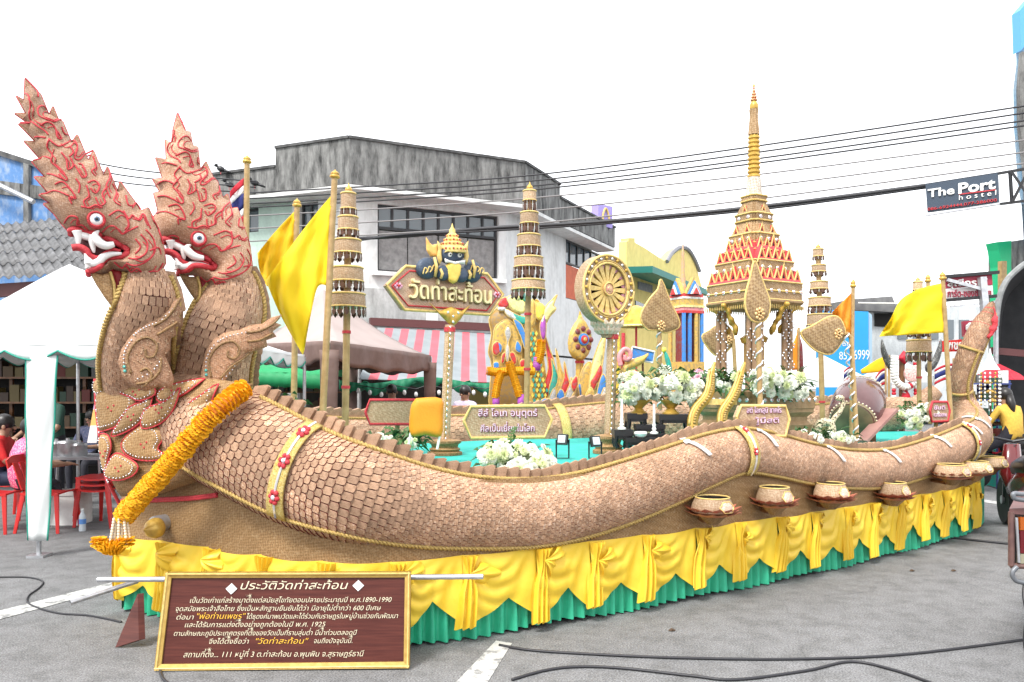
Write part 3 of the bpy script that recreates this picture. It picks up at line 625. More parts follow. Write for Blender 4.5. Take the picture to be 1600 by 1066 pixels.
# ================================================================ SERPENT BODIES
class Serp:
    """a tube along stations (centre, radius); a=0 faces outwards, a=90 is the ridge"""
    def __init__(s, st, n=10, out=None, flat=.85):
        s.P = smooth_path([(*c, r) for c, r in st], n); s.C = [Vector(p[:3]) for p in s.P]; s.r = [p[3] for p in s.P]; s.flat = flat; s.fr = []; prev = None
        for i in range(len(s.C)):
            t = (s.C[min(i + 1, len(s.C) - 1)] - s.C[max(0, i - 1)]).normalized()
            if prev is None: S = Vector(out) - t * Vector(out).dot(t)
            else: S = prev - t * prev.dot(t)
            S.normalize(); prev = S; s.fr.append((t, S, t.cross(S) if t.cross(S).z >= 0 or i == 0 else t.cross(S)))
        s.acc = [0]
        for a, b in zip(s.C, s.C[1:]): s.acc.append(s.acc[-1] + (b - a).length)
        s.L = s.acc[-1]; s.sgn = -1 if s.fr[0][0].cross(s.fr[0][1]).dot(Vector((0, 0, 1))) < 0 else 1
    def at(s, q):
        q = max(0, min(s.L - 1e-6, q)); lo, hi = 0, len(s.acc) - 1
        while hi - lo > 1:
            m = (lo + hi) // 2
            if s.acc[m] <= q: lo = m
            else: hi = m
        t = (q - s.acc[lo]) / max(1e-9, s.acc[hi] - s.acc[lo]); T = s.fr[lo][0].lerp(s.fr[hi][0], t).normalized(); S = s.fr[lo][1].lerp(s.fr[hi][1], t); S = (S - T * S.dot(T)).normalized()
        return s.C[lo].lerp(s.C[hi], t), s.r[lo] + (s.r[hi] - s.r[lo]) * t, T, S, T.cross(S) * s.sgn
    def pt(s, q, a, o=0.0):
        c, r, T, S, U = s.at(q); a = R(a); n = (S * math.cos(a) + U * math.sin(a)); return c + S * math.cos(a) * (r * s.flat + o) + U * math.sin(a) * (r + o)
    def frame(s, q, a):
        c, r, T, S, U = s.at(q); ar = R(a); return T, (S * -math.sin(ar) * s.flat + U * math.cos(ar)).normalized(), (S * math.cos(ar) + U * math.sin(ar) * s.flat).normalized()
    def tube(s, n=28, o=0.0):
        m = MB(); N = len(s.C); m.add([s.pt(s.acc[i], 360 * k / n, o) for i in range(N) for k in range(n)], [(i * n + k, i * n + (k + 1) % n, (i + 1) * n + (k + 1) % n, (i + 1) * n + k) for i in range(N - 1) for k in range(n)] + [tuple(range(n)), tuple((N - 1) * n + k for k in range(n))]); return m
# one scale: a shingle with a rounded free end, tipped up
sc = MB(); OL = [(-.62, -.49), (.36, -.49), (.5, -.36), (.54, 0), (.5, .36), (.36, .49), (-.62, .49)]
sc.cur = 0; sc.add([(x, y, .08 + .27 * (x + .6)) for x, y in OL] + [(x, y, -.10 + .12 * (x + .6)) for x, y in OL] + [(-.05, 0, .27)], [(i, (i + 1) % 7, 14) for i in range(7)]); sc.cur = 1; sc.f += [(i, 7 + i, 7 + (i + 1) % 7, (i + 1) % 7) for i in range(7)]; sc.m += [1] * 7
M_SEDGE = mat('scale_red_edge', (.20, .04, .028), .7, (.13, .03, .02), 40); SCALE_ME = sc.mesh('scale', [M_SCALE, M_SEDGE])
SV = [Vector(v) for v in sc.v]; SF = sc.f
def lay_scales(sp, parent, q0, q1, a0, a1, K=30, limit=300, rank=None, mn=.03, flip=1):
    """overlapping rows; the largest `limit` are objects, the rest one field"""
    q = q0; row = 0; items = []
    while q < q1:
        c, r, T, S, U = sp.at(q); w = max(mn, 2 * math.pi * r / K); da = math.degrees(w / r)
        a = a0 + (da / 2 if row % 2 else 0)
        while a < a1:
            T_, A_, N_ = sp.frame(q, a); j = random.uniform(.93, 1.03); k = w * .93
            M = Matrix.Translation(sp.pt(q, a, .002)) @ Matrix((T_ * flip, A_ * flip, N_)).transposed().to_4x4() @ Matrix.Rotation(random.uniform(-.05, .05), 4, 'Z') @ Matrix.Diagonal((k * 1.4 * j, k * j, k * .62, 1))
            P = M.translation; vis = N_.dot((Vector((0, 0, H)) - P).normalized())
            items.append((vis * w / max(.1, P.y) if vis > .15 else 0, M)); a += da
        q += w * .73; row += 1
    items.sort(key=lambda t: -t[0])
    for _, M in items[:limit]: piece('scale', SCALE_ME, M, parent)
    fld = MB()
    for _, M in items[limit:]: fld.add([M @ p for p in SV], SF); fld.m[-7:] = [1] * 7
    if fld.v:
        o = fld.build('scale_field', [M_SCALE, M_SEDGE], parent, fix=False); o['kind'] = 'stuff'
def rope(path, r, name, parent, m=None, twist=.05):
    """two strands twisted round each other"""
    P = [Vector(p) for p in path]; L = 0; m2 = MB(); d = [0]
    for a, b in zip(P, P[1:]): d.append(d[-1] + (b - a).length)
    n = max(8, int(d[-1] / (twist / 4))); S = [[], []]; j = 0
    for i in range(n + 1):
        q = d[-1] * i / n
        while j < len(d) - 2 and d[j + 1] < q: j += 1
        t = (q - d[j]) / max(1e-9, d[j + 1] - d[j]); p = P[j].lerp(P[j + 1], t); T = (P[j + 1] - P[j]).normalized(); x = T.cross(Vector((.3, -.8, .5))).normalized(); y = T.cross(x); ph = q / twist * 2 * math.pi
        for e in (0, 1): S[e].append(p + (x * math.cos(ph + e * math.pi) + y * math.sin(ph + e * math.pi)) * r * .55)
    for e in (0, 1): m2.tube(S[e], r * .62, 5)
    return m2.build(name, m or M_GOLD, parent, smooth=2, fix=False)
# ---- near serpent: body along the near side, tail raised at the far end
BODY = [(285, 640, 66), (335, 672, 76), (400, 705, 80), (480, 745, 79), (560, 772, 74), (650, 793, 65), (740, 803, 57), (830, 803, 54), (900, 791, 52), (970, 770, 50), (1040, 744, 46), (1100, 720, 41), (1150, 707, 36), (1200, 713, 35), (1260, 727, 33), (1320, 735, 31), (1380, 733, 30), (1440, 716, 29), (1488, 697, 29), (1516, 683, 30)]
st = []
for px, py, r in BODY:
    Y = edgeY(px) + .10 + (.1 if px < 300 else 0); st.append((W(px, py, Y), r * Y / F))
for px, py, r, Y in ((1519, 664, 27, 9.25), (1504, 632, 20, 9.45), (1500, 602, 17, 9.4), (1509, 566, 18, 9.35), (1523, 533, 17.5, 9.3), (1535, 508, 16, 9.3), (1543, 492, 11, 9.3), (1547, 482, 7.5, 9.3), (1551, 471, 1.5, 9.3)): st.append((W(px, py, Y), r * Y / F))
BS = Serp(st, 8, out=(.1, -1, 0))
na = thing('naga_serpent', 'woven naga serpent with the larger leftmost head, long scaled body along the near side', 'naga sculpture', W(700, 900, 5))
BS.tube(30).build('body', M_GAP, na, smooth=2)
def q_of(px):
    """arc length where the body centre crosses this pixel column (near side run only)"""
    best = (1e9, 0)
    for c, q in zip(BS.C, BS.acc):
        if q > BS.L * .83: break
        e = abs(800 + F * c.x / c.y - px)
        if e < best[0]: best = (e, q)
    return best[1]
QT = q_of(1515)
lay_scales(BS, na, .05, QT + .1, -80, 128, 37, 190, mn=.03); lay_scales(BS, na, QT + .1, BS.L - .02, -180, 178, 22, 0, mn=.022)
# spine blades
bl = MB(); OLb = [(-.55, 0), (.15, 0), (.52, .0), (.62, .95), (.48, 1.0), (-.5, .62)]
bl.prism([(x, -.07, y) for x, y in OLb], (0, .14, 0)); FIN_ME = bl.mesh('spine_blade', M_SCALE)
q = q_of(372); qe = q_of(1500)
while q < qe:
    c, r, T, S, U = BS.at(q); Yq = c.y; wpx = 24 if Yq < 5.6 else 20; w = (.098 if q < 3 else .085); h = .115 if q < 1.8 else .105
    p = BS.pt(q, 88, -.02); M = Matrix.Translation(p) @ Matrix((T, -S, U)).transposed().to_4x4() @ Matrix.Rotation(-.30 + random.uniform(-.06, .06), 4, 'Z') @ Matrix.Rotation(random.uniform(-.06, .06), 4, 'X') @ Matrix.Diagonal((w * 1.36, .16, h + random.uniform(-.01, .01), 1))
    piece('spine_blade', FIN_ME, M, na); q += w * .93
rope([BS.pt(BS.L * i / 260, 74, .018) for i in range(int(260 * .07), 247)], .017, 'upper_rope', na)
rope([BS.pt(BS.L * i / 260, -52 if i < 214 else -20, .016) for i in range(0, 222)], .015, 'lower_rope', na)
def strip(sp, q, dq, a0, a1, o, nu=3, nv=16, skew=0):
    m = MB(); m.slab(lambda u, v, w: sp.pt(q + (u - .5) * dq + skew * (v - .5), a0 + (a1 - a0) * v, o + w), nu, nv, .012); return m
def flower_badge(sp, q, a, o, r, parent, col):
    T_, A_, N_ = sp.frame(q, a); p = sp.pt(q, a, o); m = MB(); m.cur = 0
    for k in range(6):
        g = k * math.pi / 3; m.ball(p + (T_ * math.cos(g) * .7 + A_ * math.sin(g)) * r, r * .5, 6, 4)
    m.cur = 1; m.ball(p + N_ * r * .2, r * .5, 6, 4); m.build('badge', [col, M_GEM], parent, smooth=2)
M_SEQ = mat('gold_sequin', (.62, .43, .08), .3, (.80, .66, .28), 110, bump=.8, bscale=170, metal=.35)
for px, dq, badges in ((484, .13, (48, 12, -24)), (1150, .10, (55, 5)), (1497, .09, (55, 5))):
    q = q_of(px); b = strip(BS, q, dq, -50, 72, .042, skew=-.05).build('gold_band', M_SEQ, na, smooth=2)
    for a in badges: flower_badge(BS, q - .05 * ((a + 50) / 122 - .5), a, .046, .034 if px < 600 else .022, b, M_RED)
    g = MB(); g.tube([BS.pt(q - .05 * (t / 20 - .5), -48 + 118 * t / 20, .045) for t in range(21)], .008, 5); g.build('silver_cord', M_GEM, b)
for px in (1072, 1175, 1281, 1375, 1452, 1500, 1522):
    q = q_of(px) if px < 1510 else QT - .02; strip(BS, q, .055, 62, 112, .03, skew=.03).build('white_tie', M_WHITE, na, smooth=2)
    strip(BS, q + .05, .034, 22, 64, .028, skew=-.09).build('white_tie', M_WHITE, na, smooth=2)
# tail: cords, ring, red flame crest
rope([BS.pt(BS.L * i / 260, 20 + (i - 228) * .4, .012) for i in range(228, 258)], .014, 'tail_rope', na)
tl = Pl(1545, 490, 9.17, 10)
def qtail(fr): return BS.L * fr
for fr in (.945, .90):
    g = MB(); g.tube([BS.pt(qtail(fr), 360 * k / 20, .014) for k in range(21)], .018, 6); g.build('gold_ring', M_GOLD, na, smooth=2)
for fr in (.972, .979, .985, .991):
    g = MB(); g.tube([BS.pt(qtail(fr), 360 * k / 20, .004) for k in range(21)], .008, 5); g.build('tail_bract', M_RED, na, smooth=2)
g = MB(); g.pillow([tl.uv(x, y) for x, y in ((1545, 530), (1550, 524), (1556, 516), (1558, 502), (1556, 488), (1552, 478), (1554, 492), (1549, 500), (1551, 508), (1545, 512), (1547, 520), (1542, 526))], tl.w, .035, .02); g.build('tail_flame', M_RED, na, smooth=2)

# ================================================================ HEADS
A_OUT = [(39.4, 124), (64, 149), (77, 181), (83, 167), (92, 189), (98, 190), (112, 224), (121, 211), (138, 252), (146, 236), (162, 275), (168, 261), (184, 300), (187.5, 284), (221, 330), (232, 325), (244, 352), (251, 366), (256, 385), (259, 411), (252, 424), (240, 437), (226, 433), (210, 437), (195, 427), (176, 421), (161, 432), (150, 430), (139, 426), (152, 416), (162, 408), (174, 404), (190, 401), (196, 396), (190, 389), (172, 380), (155, 375), (140, 370), (122, 366), (109, 364), (97, 351), (84, 334), (68, 319), (78, 318), (61, 305), (77, 303), (54, 277), (71, 277), (50, 253), (64, 250), (37.5, 221), (56, 222), (29, 194.5), (47, 195), (23, 178), (41, 178), (25.5, 150.6), (38, 158)]
B_OUT = [(277, 178), (285, 192), (289, 205), (297, 207), (301, 228), (309, 230.5), (313, 266), (322, 253), (334, 280), (339.5, 284), (348, 310), (355.6, 304), (362, 326), (371, 325), (380, 352), (386, 370), (391, 389), (394, 415), (390, 443), (375, 456), (362, 452), (349, 458), (330, 452), (319, 440), (302, 430), (288, 430), (276, 425), (288, 417), (304, 408), (318, 412), (332, 421), (334, 417), (322, 406), (306, 399), (290, 390), (274, 381), (262, 379), (253, 376), (246, 362), (240, 340), (247, 330), (240, 302.5), (250, 300), (239, 281), (254, 279), (243, 247), (260, 250), (258, 219), (268, 226), (270, 205)]
LINES = [[(40, 126), (52, 135), (60, 148), (62, 160)], [(36, 148), (46, 158), (50, 175), (48, 190), (58, 205), (72, 215), (78, 222)], [(78, 178), (70, 172), (62, 180), (64, 192), (76, 198), (88, 200), (96, 190)],
 [(66, 208), (78, 203), (88, 210), (92, 226), (98, 226), (92, 216)], [(80, 228), (76, 240), (84, 252), (82, 262), (92, 272), (106, 288), (104, 292), (94, 282)], [(80, 230), (94, 240), (108, 230), (112, 222), (122, 236), (118, 256), (126, 258), (136, 240), (146, 238)],
 [(98, 250), (106, 262), (108, 276), (116, 270), (112, 258)], [(124, 266), (130, 268), (136, 284), (130, 288), (124, 278), (118, 268)], [(88, 296), (100, 294), (112, 306), (120, 320), (110, 318), (114, 328)], [(138, 296), (148, 292), (156, 300), (150, 312), (142, 304)],
 [(37, 221), (55, 219), (74, 226)], [(50, 253), (68, 251), (82, 258)], [(54, 277), (75, 277), (100, 290)], [(61, 305), (85, 304), (110, 316)], [(23, 178), (45, 177)], [(29, 194.5), (50, 198)], [(25.5, 150.6), (38, 158)],
 [(128, 332), (140, 334), (150, 330), (160, 334)], [(101, 352), (110, 345), (122, 348), (121, 357), (130, 358), (140, 366)], [(170, 346), (184, 338), (196, 346), (200, 362), (192, 372)], [(160, 368), (170, 361), (180, 362), (190, 372), (200, 368), (214, 362)],
 [(226, 366), (238, 380), (240, 398), (230, 412), (212, 420), (196, 416)], [(218, 374), (228, 386), (226, 402), (212, 410), (200, 408)], [(210, 380), (218, 392), (210, 402)], [(192, 338), (200, 350), (206, 344), (214, 352), (222, 340), (228, 352), (234, 364)],
 [(236, 332), (240, 350), (246, 352), (248, 366), (254, 384)], [(178, 414), (190, 422), (196, 418), (204, 428), (214, 424), (224, 433), (234, 428), (246, 426), (254, 414)], [(136, 300), (140, 316), (132, 324), (136, 334)], [(150, 318), (156, 330), (164, 326), (160, 312), (168, 300)],
 [(176, 292), (182, 308), (178, 322), (188, 330)], [(196, 312), (200, 328), (210, 326)], [(170, 266), (172, 282), (166, 300), (172, 318)], [(112, 240), (116, 248), (110, 256)], [(98, 206), (102, 216), (108, 214)], [(146, 250), (150, 268), (144, 276), (150, 284)], [(120, 290), (126, 300), (124, 312)], [(232, 398), (246, 392), (250, 402)], [(206, 332), (214, 318), (220, 334)]]
UPLIP = [(109.5, 363.5), (120, 362), (135, 367), (153, 369.5), (157, 375), (171, 377), (187.5, 386), (198, 393.5), (198, 399.5), (192, 403), (174, 405.5), (162, 410), (155, 420), (138, 427)]
TONGUE = [(113, 390.5), (124.5, 390), (135, 395), (141, 404), (154.5, 407), (165, 399), (176, 393.5), (188, 396)]
def affine(src, dst):
    (a, b, c), (p, q, r) = src, dst; d = (b[0] - a[0]) * (c[1] - a[1]) - (c[0] - a[0]) * (b[1] - a[1])
    def f(pt):
        x, y = pt[0] - a[0], pt[1] - a[1]; s = (x * (c[1] - a[1]) - y * (c[0] - a[0])) / d; t = (y * (b[0] - a[0]) - x * (b[1] - a[1])) / d
        return (p[0] + s * (q[0] - p[0]) + t * (r[0] - p[0]), p[1] + s * (q[1] - p[1]) + t * (r[1] - p[1]))
    return f
def head(nb, outline, pl, fl_, fm, eye, T=.17, D=.16):
    """fl_ maps head A's ornament pixels, fm its mouth pixels, onto this head"""
    k = pl.k(*eye); m = MB(); hf = m.pillow([pl.uv(*p) for p in outline], pl.w, T, D, step=.035, edge=.012)
    hd = m.build('head', M_HEAD, nb, smooth=True, angle=60)
    def on(p, o=0.0, sg=1): u, v = pl.uv(*p); return pl.w(u, v, sg * (hf(u, v) + o))
    g = MB()
    for ln in LINES:
        pts = [fl_(p) for p in smooth_path(ln, 5)]; cx = sum(p[0] for p in pts) / len(pts); cy = sum(p[1] for p in pts) / len(pts); inr = [p for p in ((cx + (x - cx) * .62 + 3, cy + (y - cy) * .62 + 2) for x, y in pts) if hf(*pl.uv(*p)) > .03]; pts = [p for p in pts if hf(*pl.uv(*p)) > .0121]
        if len(pts) < 3: continue
        for sg in (1, -1):
            g.tube([on(p, .002, sg) for p in pts], .0052, 5)
            if len(inr) > 12: g.tube([on(p, .001, sg) for p in inr], .0035, 4)
    g.build('red_scrollwork', M_RED, hd, smooth=2, fix=False)
    g = MB(); ol = [pl.uv(*p) for p in outline]
    for a, b in zip(ol, ol[1:] + ol[:1]): g.tube([pl.w(*a, .004), pl.w((a[0] + b[0]) / 2, (a[1] + b[1]) / 2, .004), pl.w(*b, .004)], .0055, 5)
    g.build('red_edge', M_RED, hd, smooth=2, fix=False)
    up = [fm(p) for p in smooth_path(UPLIP, 5)]
    for sg in (1, -1):
        g = MB(); g.tube([on(p, .012, sg) if hf(*pl.uv(*p)) > .02 else pl.w(*pl.uv(*p), sg * .075) for p in up], .019, 7); g.build('lip', M_RED, hd, smooth=2, fix=False)
    g = MB(); mo = [fm(p) for p in ((116, 364), (140, 369), (156, 374), (172, 379), (190, 388), (197, 396), (190, 402), (174, 406), (162, 410), (152, 416), (144, 420), (136, 406), (124, 392))]
    g.pillow([pl.uv(*p) for p in mo], pl.w, .05, .05, step=.03); g.build('mouth_lining', mat('mouth_dark_red', (.10, .02, .02), .5), hd, smooth=2)
    g = MB(); g.tube([pl.w(*pl.uv(*fm(p)), .085) for p in smooth_path(TONGUE, 4)], [.012 + .012 * math.sin(math.pi * min(1, .25 + i / 30)) for i in range(29)], 7, sx=1.6); g.build('tongue', M_RED, hd, smooth=2)
    # white teeth: two jaw rows, fangs, curled tusk
    def tooth(nm, pts, rr, w0):
        for sg in (1, -1):
            P = [pl.w(*pl.uv(*fm(p)), sg * w0) for p in smooth_path(pts, 5)]; n = len(P); g = MB(); g.tube(P, [rr[0] + (rr[1] - rr[0]) * (i / (n - 1)) ** 1.2 + rr[2] * math.sin(math.pi * i / (n - 1)) for i in range(n)], 8); g.build(nm, M_WHITE, hd, smooth=2)
    tooth('fang', [(121, 365), (123, 376), (123, 388)], (.03, .006, .0), .095)
    tooth('fang', [(145, 372), (145, 384), (147, 399)], (.026, .006, .004), .10)
    tooth('upper_teeth', [(122, 369), (134, 373), (147, 377), (160, 384)], (.02, .016, .006), .085)
    tooth('lower_teeth', [(136, 405), (144, 415), (154, 412), (162, 405), (174, 401), (190, 400)], (.016, .008, .012), .10)
    tooth('fang', [(138, 416), (136, 406), (133, 400)], (.022, .005, .0), .105)
    tooth('tusk', [(178, 387), (166, 389), (156, 385), (150, 377), (150, 371), (155, 366)], (.017, .004, .016), .135)
    for sg in (1, -1):
        u, v = pl.uv(*eye); h0 = hf(u, v); rm = Matrix((pl.u, pl.v, pl.n * sg)).transposed()
        g = MB(); g.lathe([(.052, -.05), (.052, .012), (.044, .024), (.036, .012)], pl.w(u, v, sg * h0), 20, rm); ey = g.build('eye_socket', M_RED, hd, smooth=True)
        g = MB(); g.ball(pl.w(u, v, sg * h0), (.041, .041, .03), 16, 10, rm); g.build('eyeball', M_WHITE, ey, smooth=2)
        g = MB(); g.ball(pl.w(u + .002, v, sg * (h0 + .021)), (.02, .02, .012), 12, 8, rm); g.build('iris', mat('iris_blue', (.10, .17, .26), .2), ey, smooth=2)
        g = MB(); g.ball(pl.w(u + .002, v, sg * (h0 + .027)), (.011, .011, .009), 10, 8, rm); g.build('pupil', M_BLACK, ey, smooth=2)
    # beard fin under the jaw: woven outside, red inside
    b0 = [fm(p) for p in ((139, 425), (160, 431), (172, 427), (178, 446), (180, 468), (176, 483), (163, 466), (150, 446))]
    g = MB(); g.pillow([pl.uv(*p) for p in b0], lambda u, v, w: pl.w(u, v, w + .05), .02, .03); bd = g.build('beard_fin', M_WEAVE_D, hd, smooth=2)
    g = MB(); g.pillow([pl.uv(*fm(p)) for p in ((172, 423), (186, 421), (197, 428), (199, 438), (188, 460), (178, 481), (177, 462), (178, 446))], pl.w, .02, .03); g.build('beard_lining', mat('deep_red_cloth', (.30, .012, .015), .6), bd, smooth=2)
    g = MB(); g.tube([pl.w(*pl.uv(*fm(p)), .07) for p in ((172, 427), (178, 446), (180, 468), (176, 483))], .01, 6); g.build('beard_trim', M_GOLD, bd, smooth=2)
    return hd, on
ID = lambda p: p
plA = Pl(170, 380, 5.0, 27)
headA, onA = head(na, A_OUT, plA, ID, ID, (151, 351))
nb = thing('naga_serpent', 'woven naga serpent with the smaller upright head beside the yellow flag', 'naga sculpture', W(330, 860, 6.0))
plB = Pl(320, 400, 5.5, 25)
fB = affine(((39, 124), (151, 351), (245, 430)), ((277, 178), (308, 379), (378, 450)))
fBm = affine(((109.5, 363.5), (198, 397), (138, 426.5)), ((255, 376), (334, 419), (276, 426)))
headB, onB = head(nb, B_OUT, plB, fB, fBm, (308, 379))
# necks
NA = Serp([(W(226, 660, 5.9), .20), (W(219, 606, 5.62), .226), (W(213, 558, 5.38), .212), (W(218, 512, 5.18), .192), (plA.P(230, 472), .17), (plA.P(230, 440), .13), (plA.P(222, 405), .08)], 8, out=plA.n)
NA.tube(26).build('neck', M_GAP, na, smooth=2)
NB = Serp([(W(322, 660, 5.8), .25), (W(330, 608, 5.7), .25), (W(336, 560, 5.58), .235), (plB.P(346, 520), .228), (plB.P(361, 480), .21), (plB.P(364, 445), .155), (plB.P(354, 410), .09)], 8, out=plB.n)
NB.tube(26).build('neck', M_GAP, nb, smooth=2)
lay_scales(NA, na, .10, NA.L - .10, -95, 95, 26, 105, flip=-1); lay_scales(NB, nb, .10, NB.L - .10, -95, 95, 26, 130, flip=-1)
def zsign(sp): return 1
for sp, nn, t in ((NA, na, 'A'), (NB, nb, 'B')):
    # which angle is towards the picture's left?
    c, r, T, S, U = sp.at(sp.L * .5); left = 90 if U.x < 0 else -90
    rope([sp.pt(sp.L * i / 60, left * .92, .02) for i in range(4, 58)], .019, 'throat_rope', nn)
    rope([sp.pt(sp.L * i / 60, -left * .80, .02) for i in range(10, 56)], .019, 'nape_rope', nn)
    for i in range(12):
        q = sp.L * (.22 + .062 * i); c, r, T, S, U = sp.at(q); p = sp.pt(q, -left, -.01); o = (p - c).normalized()
        M = Matrix.Translation(p) @ Matrix((-T, o.cross(-T), o)).transposed().to_4x4() @ Matrix.Diagonal((.12, .3, .085, 1)); piece('spine_blade', FIN_ME, M, nn)
# curled leaf ornaments on the necks
def gems(pl, pts, o, parent, r=.0055, m=None, nm='gems'):
    g = MB()
    for p in pts: u, v = pl.uv(*p); g.ball(pl.w(u, v, o(u, v) if callable(o) else o), r, 6, 4)
    o_ = g.build(nm, m or M_GEM, parent, smooth=2); o_['kind'] = 'stuff'; return o_
def scroll(parent, pl, out, base, spirals, gm, T=.03):
    m = MB(); hf = m.pillow([pl.uv(*p) for p in out], lambda u, v, w: pl.w(u, v, w + base), T, .06, step=.025); o = m.build('scroll_leaf', woven('scroll_weave', (.42, .24, .14), (.30, .16, .09), .011, (.66, .46, .34), .45), parent, smooth=2)
    g = MB()
    for sp_ in spirals: g.tube([pl.w(*pl.uv(*p), base + hf(*pl.uv(*p)) + .004) for p in smooth_path(sp_, 5)], .008, 5)
    g.build('scroll_cord', M_WEAVE_D, o, smooth=2, fix=False)
    gems(pl, gm, lambda u, v: base + hf(u, v) + .003, o); rr_ = random.Random(8); xs_ = [p[0] for p in out]; ys_ = [p[1] for p in out]; gems(pl, [q for q in ((rr_.uniform(min(xs_), max(xs_)), rr_.uniform(min(ys_), max(ys_))) for _ in range(220)) if hf(*pl.uv(*q)) > .012], lambda u, v: base + hf(u, v) + .002, o, .0045, M_WEAVE_L, 'fine_beads'); gems(pl, gm[:2], lambda u, v: base + hf(u, v) + .003, o, .011, mat('green_glass', (.1, .4, .35), .1), 'glass_beads'); return o
def dots(a, b, n, bend=0):
    return [(a[0] + (b[0] - a[0]) * i / n + bend * math.sin(math.pi * i / n), a[1] + (b[1] - a[1]) * i / n + bend * .6 * math.sin(math.pi * i / n)) for i in range(n + 1)]
sA = [(184, 566), (190, 545), (202, 528), (216, 512), (232, 500), (250, 494), (263, 484), (272, 470), (286, 462), (280, 478), (288, 482), (280, 494), (286, 506), (274, 512), (276, 524), (264, 530), (266, 546), (258, 556), (266, 574), (272, 592), (268, 608), (248, 604), (228, 612), (206, 604), (192, 590)]
scroll(na, Pl(230, 540, 5.02, 20), sA, .0, [[(206, 584), (200, 560), (212, 536), (232, 528), (246, 540), (242, 556), (230, 558), (228, 546)], [(214, 600), (234, 596), (250, 580), (252, 560)], [(240, 510), (258, 500), (272, 484), (282, 466)], [(246, 524), (262, 514), (278, 504)], [(226, 604), (238, 588), (230, 576), (220, 580)]], dots((196, 580), (206, 532), 9, -6) + dots((210, 524), (250, 504), 9, -3) + dots((216, 592), (250, 566), 6, 4) + dots((254, 500), (276, 478), 4))
sB = [(316, 572), (322, 548), (334, 530), (350, 520), (372, 516), (392, 508), (410, 506), (424, 496), (441, 492), (430, 504), (440, 508), (426, 518), (432, 526), (416, 532), (418, 542), (402, 548), (384, 552), (378, 566), (362, 578), (354, 592), (340, 606), (322, 608), (312, 594)]
scroll(nb, Pl(370, 545, 5.34, 22), sB, .0, [[(330, 590), (326, 564), (340, 542), (362, 534), (374, 546), (368, 560), (356, 558), (356, 548)], [(344, 592), (360, 574), (380, 560), (398, 546)], [(384, 520), (404, 518), (424, 508), (436, 496)], [(386, 534), (404, 532), (424, 522)]], dots((322, 586), (334, 540), 8, -5) + dots((340, 534), (384, 520), 8, -3) + dots((340, 596), (366, 572), 5, 3))
# ---- bow of the float below the necks
plC = Pl(285, 700, 5.28, -24)
bw = thing('bow_shield', 'woven bow of the float with pearl edged leaf plates below the naga necks', 'float bow', W(260, 900, 5.3))
co = [(157, 588), (159, 640), (166, 700), (176, 752), (190, 776), (250, 772), (310, 752), (330, 700), (350, 640), (396, 600), (330, 592), (240, 596)]
m = MB(); hC = m.pillow([plC.uv(*p) for p in co], plC.w, .08, .2, step=.05); m.build('panel', M_WEAVE_D, bw, smooth=2)
def onC(p, o=0.0): u, v = plC.uv(*p); return plC.w(u, v, hC(u, v) + o)
LEAVES = [[(166, 612), (188, 600), (212, 606), (232, 622), (222, 646), (204, 664), (182, 672), (168, 668)], [(224, 636), (248, 626), (258, 618), (254, 642), (238, 662), (214, 676), (196, 680), (206, 662)], [(250, 640), (282, 626), (300, 606), (296, 636), (276, 660), (246, 668)], [(210, 690), (226, 672), (248, 660), (268, 668), (274, 684), (266, 700), (280, 712), (258, 718), (232, 716), (214, 706)], [(172, 682), (190, 678), (196, 696), (190, 716), (184, 738), (174, 726)], [(184, 742), (192, 722), (206, 706), (226, 714), (240, 726), (232, 740), (208, 748)], [(300, 640), (330, 618), (352, 600), (344, 630), (320, 660), (290, 676), (270, 672)], [(160, 602), (172, 584), (192, 586), (208, 604), (190, 608), (170, 618)], [(204, 610), (228, 598), (254, 602), (264, 616), (242, 626), (226, 620)], [(262, 612), (290, 598), (324, 592), (312, 610), (292, 622), (268, 628)]]
for i, lf in enumerate(LEAVES):
    m = MB(); sm = smooth_path(lf, 3, True); u0 = [plC.uv(*p) for p in sm]; lift = .012 + .012 * (i % 3)
    hl = m.pillow(u0, lambda u, v, w: plC.w(u, v, hC(u, v) + w + lift), .022, .05, step=.03); o = m.build('leaf_plate', M_WEAVE, bw, smooth=2)
    g = MB(); g.tube([plC.w(*p, hC(*p) + lift + .006) for p in u0 + u0[:1]], .0055, 5); g.build('red_piping', M_RED, o, smooth=2, fix=False)
    cx = sum(p[0] for p in lf) / len(lf); cy = sum(p[1] for p in lf) / len(lf)
    gems(plC, [(cx + (x - cx) * .8, cy + (y - cy) * .8) for x, y in smooth_path(lf, 4, True)], lambda u, v: hC(u, v) + lift + hl(u, v), o, .005, nm='pearls')
    gems(plC, [(cx - 4, cy), (cx + 5, cy - 3), (cx + 1, cy + 5)], lambda u, v: hC(u, v) + lift + hl(u, v), o, .008, M_RED, 'red_beads')
for i, c in enumerate(([(186, 747), (230, 744), (270, 738), (303, 733)], [(190, 782), (240, 780), (300, 777), (340, 772)])):
    m = MB()
    for d in (0, 3): m.tube([W(x, y + d, edgeY(x) - .012 - (.07 if i == 0 else 0)) for x, y in smooth_path(c, 5)], .012, 6)
    m.build('red_cord', M_RED, bw, smooth=2)
m = MB(); m.tube([onC(p, .02) for p in smooth_path([(160, 592), (162, 650), (170, 715), (180, 756)], 6)] + [W(193, 800, 5.68), W(196, 835, 5.68)], .012, 6); m.build('stem_cord', M_RED, bw, smooth=2)
gems(plC, [(x + 3, y) for x, y in smooth_path([(160, 592), (162, 650), (170, 715), (178, 752)], 8)], lambda u, v: hC(u, v) + .02, bw, .008, nm='stem_pearls')
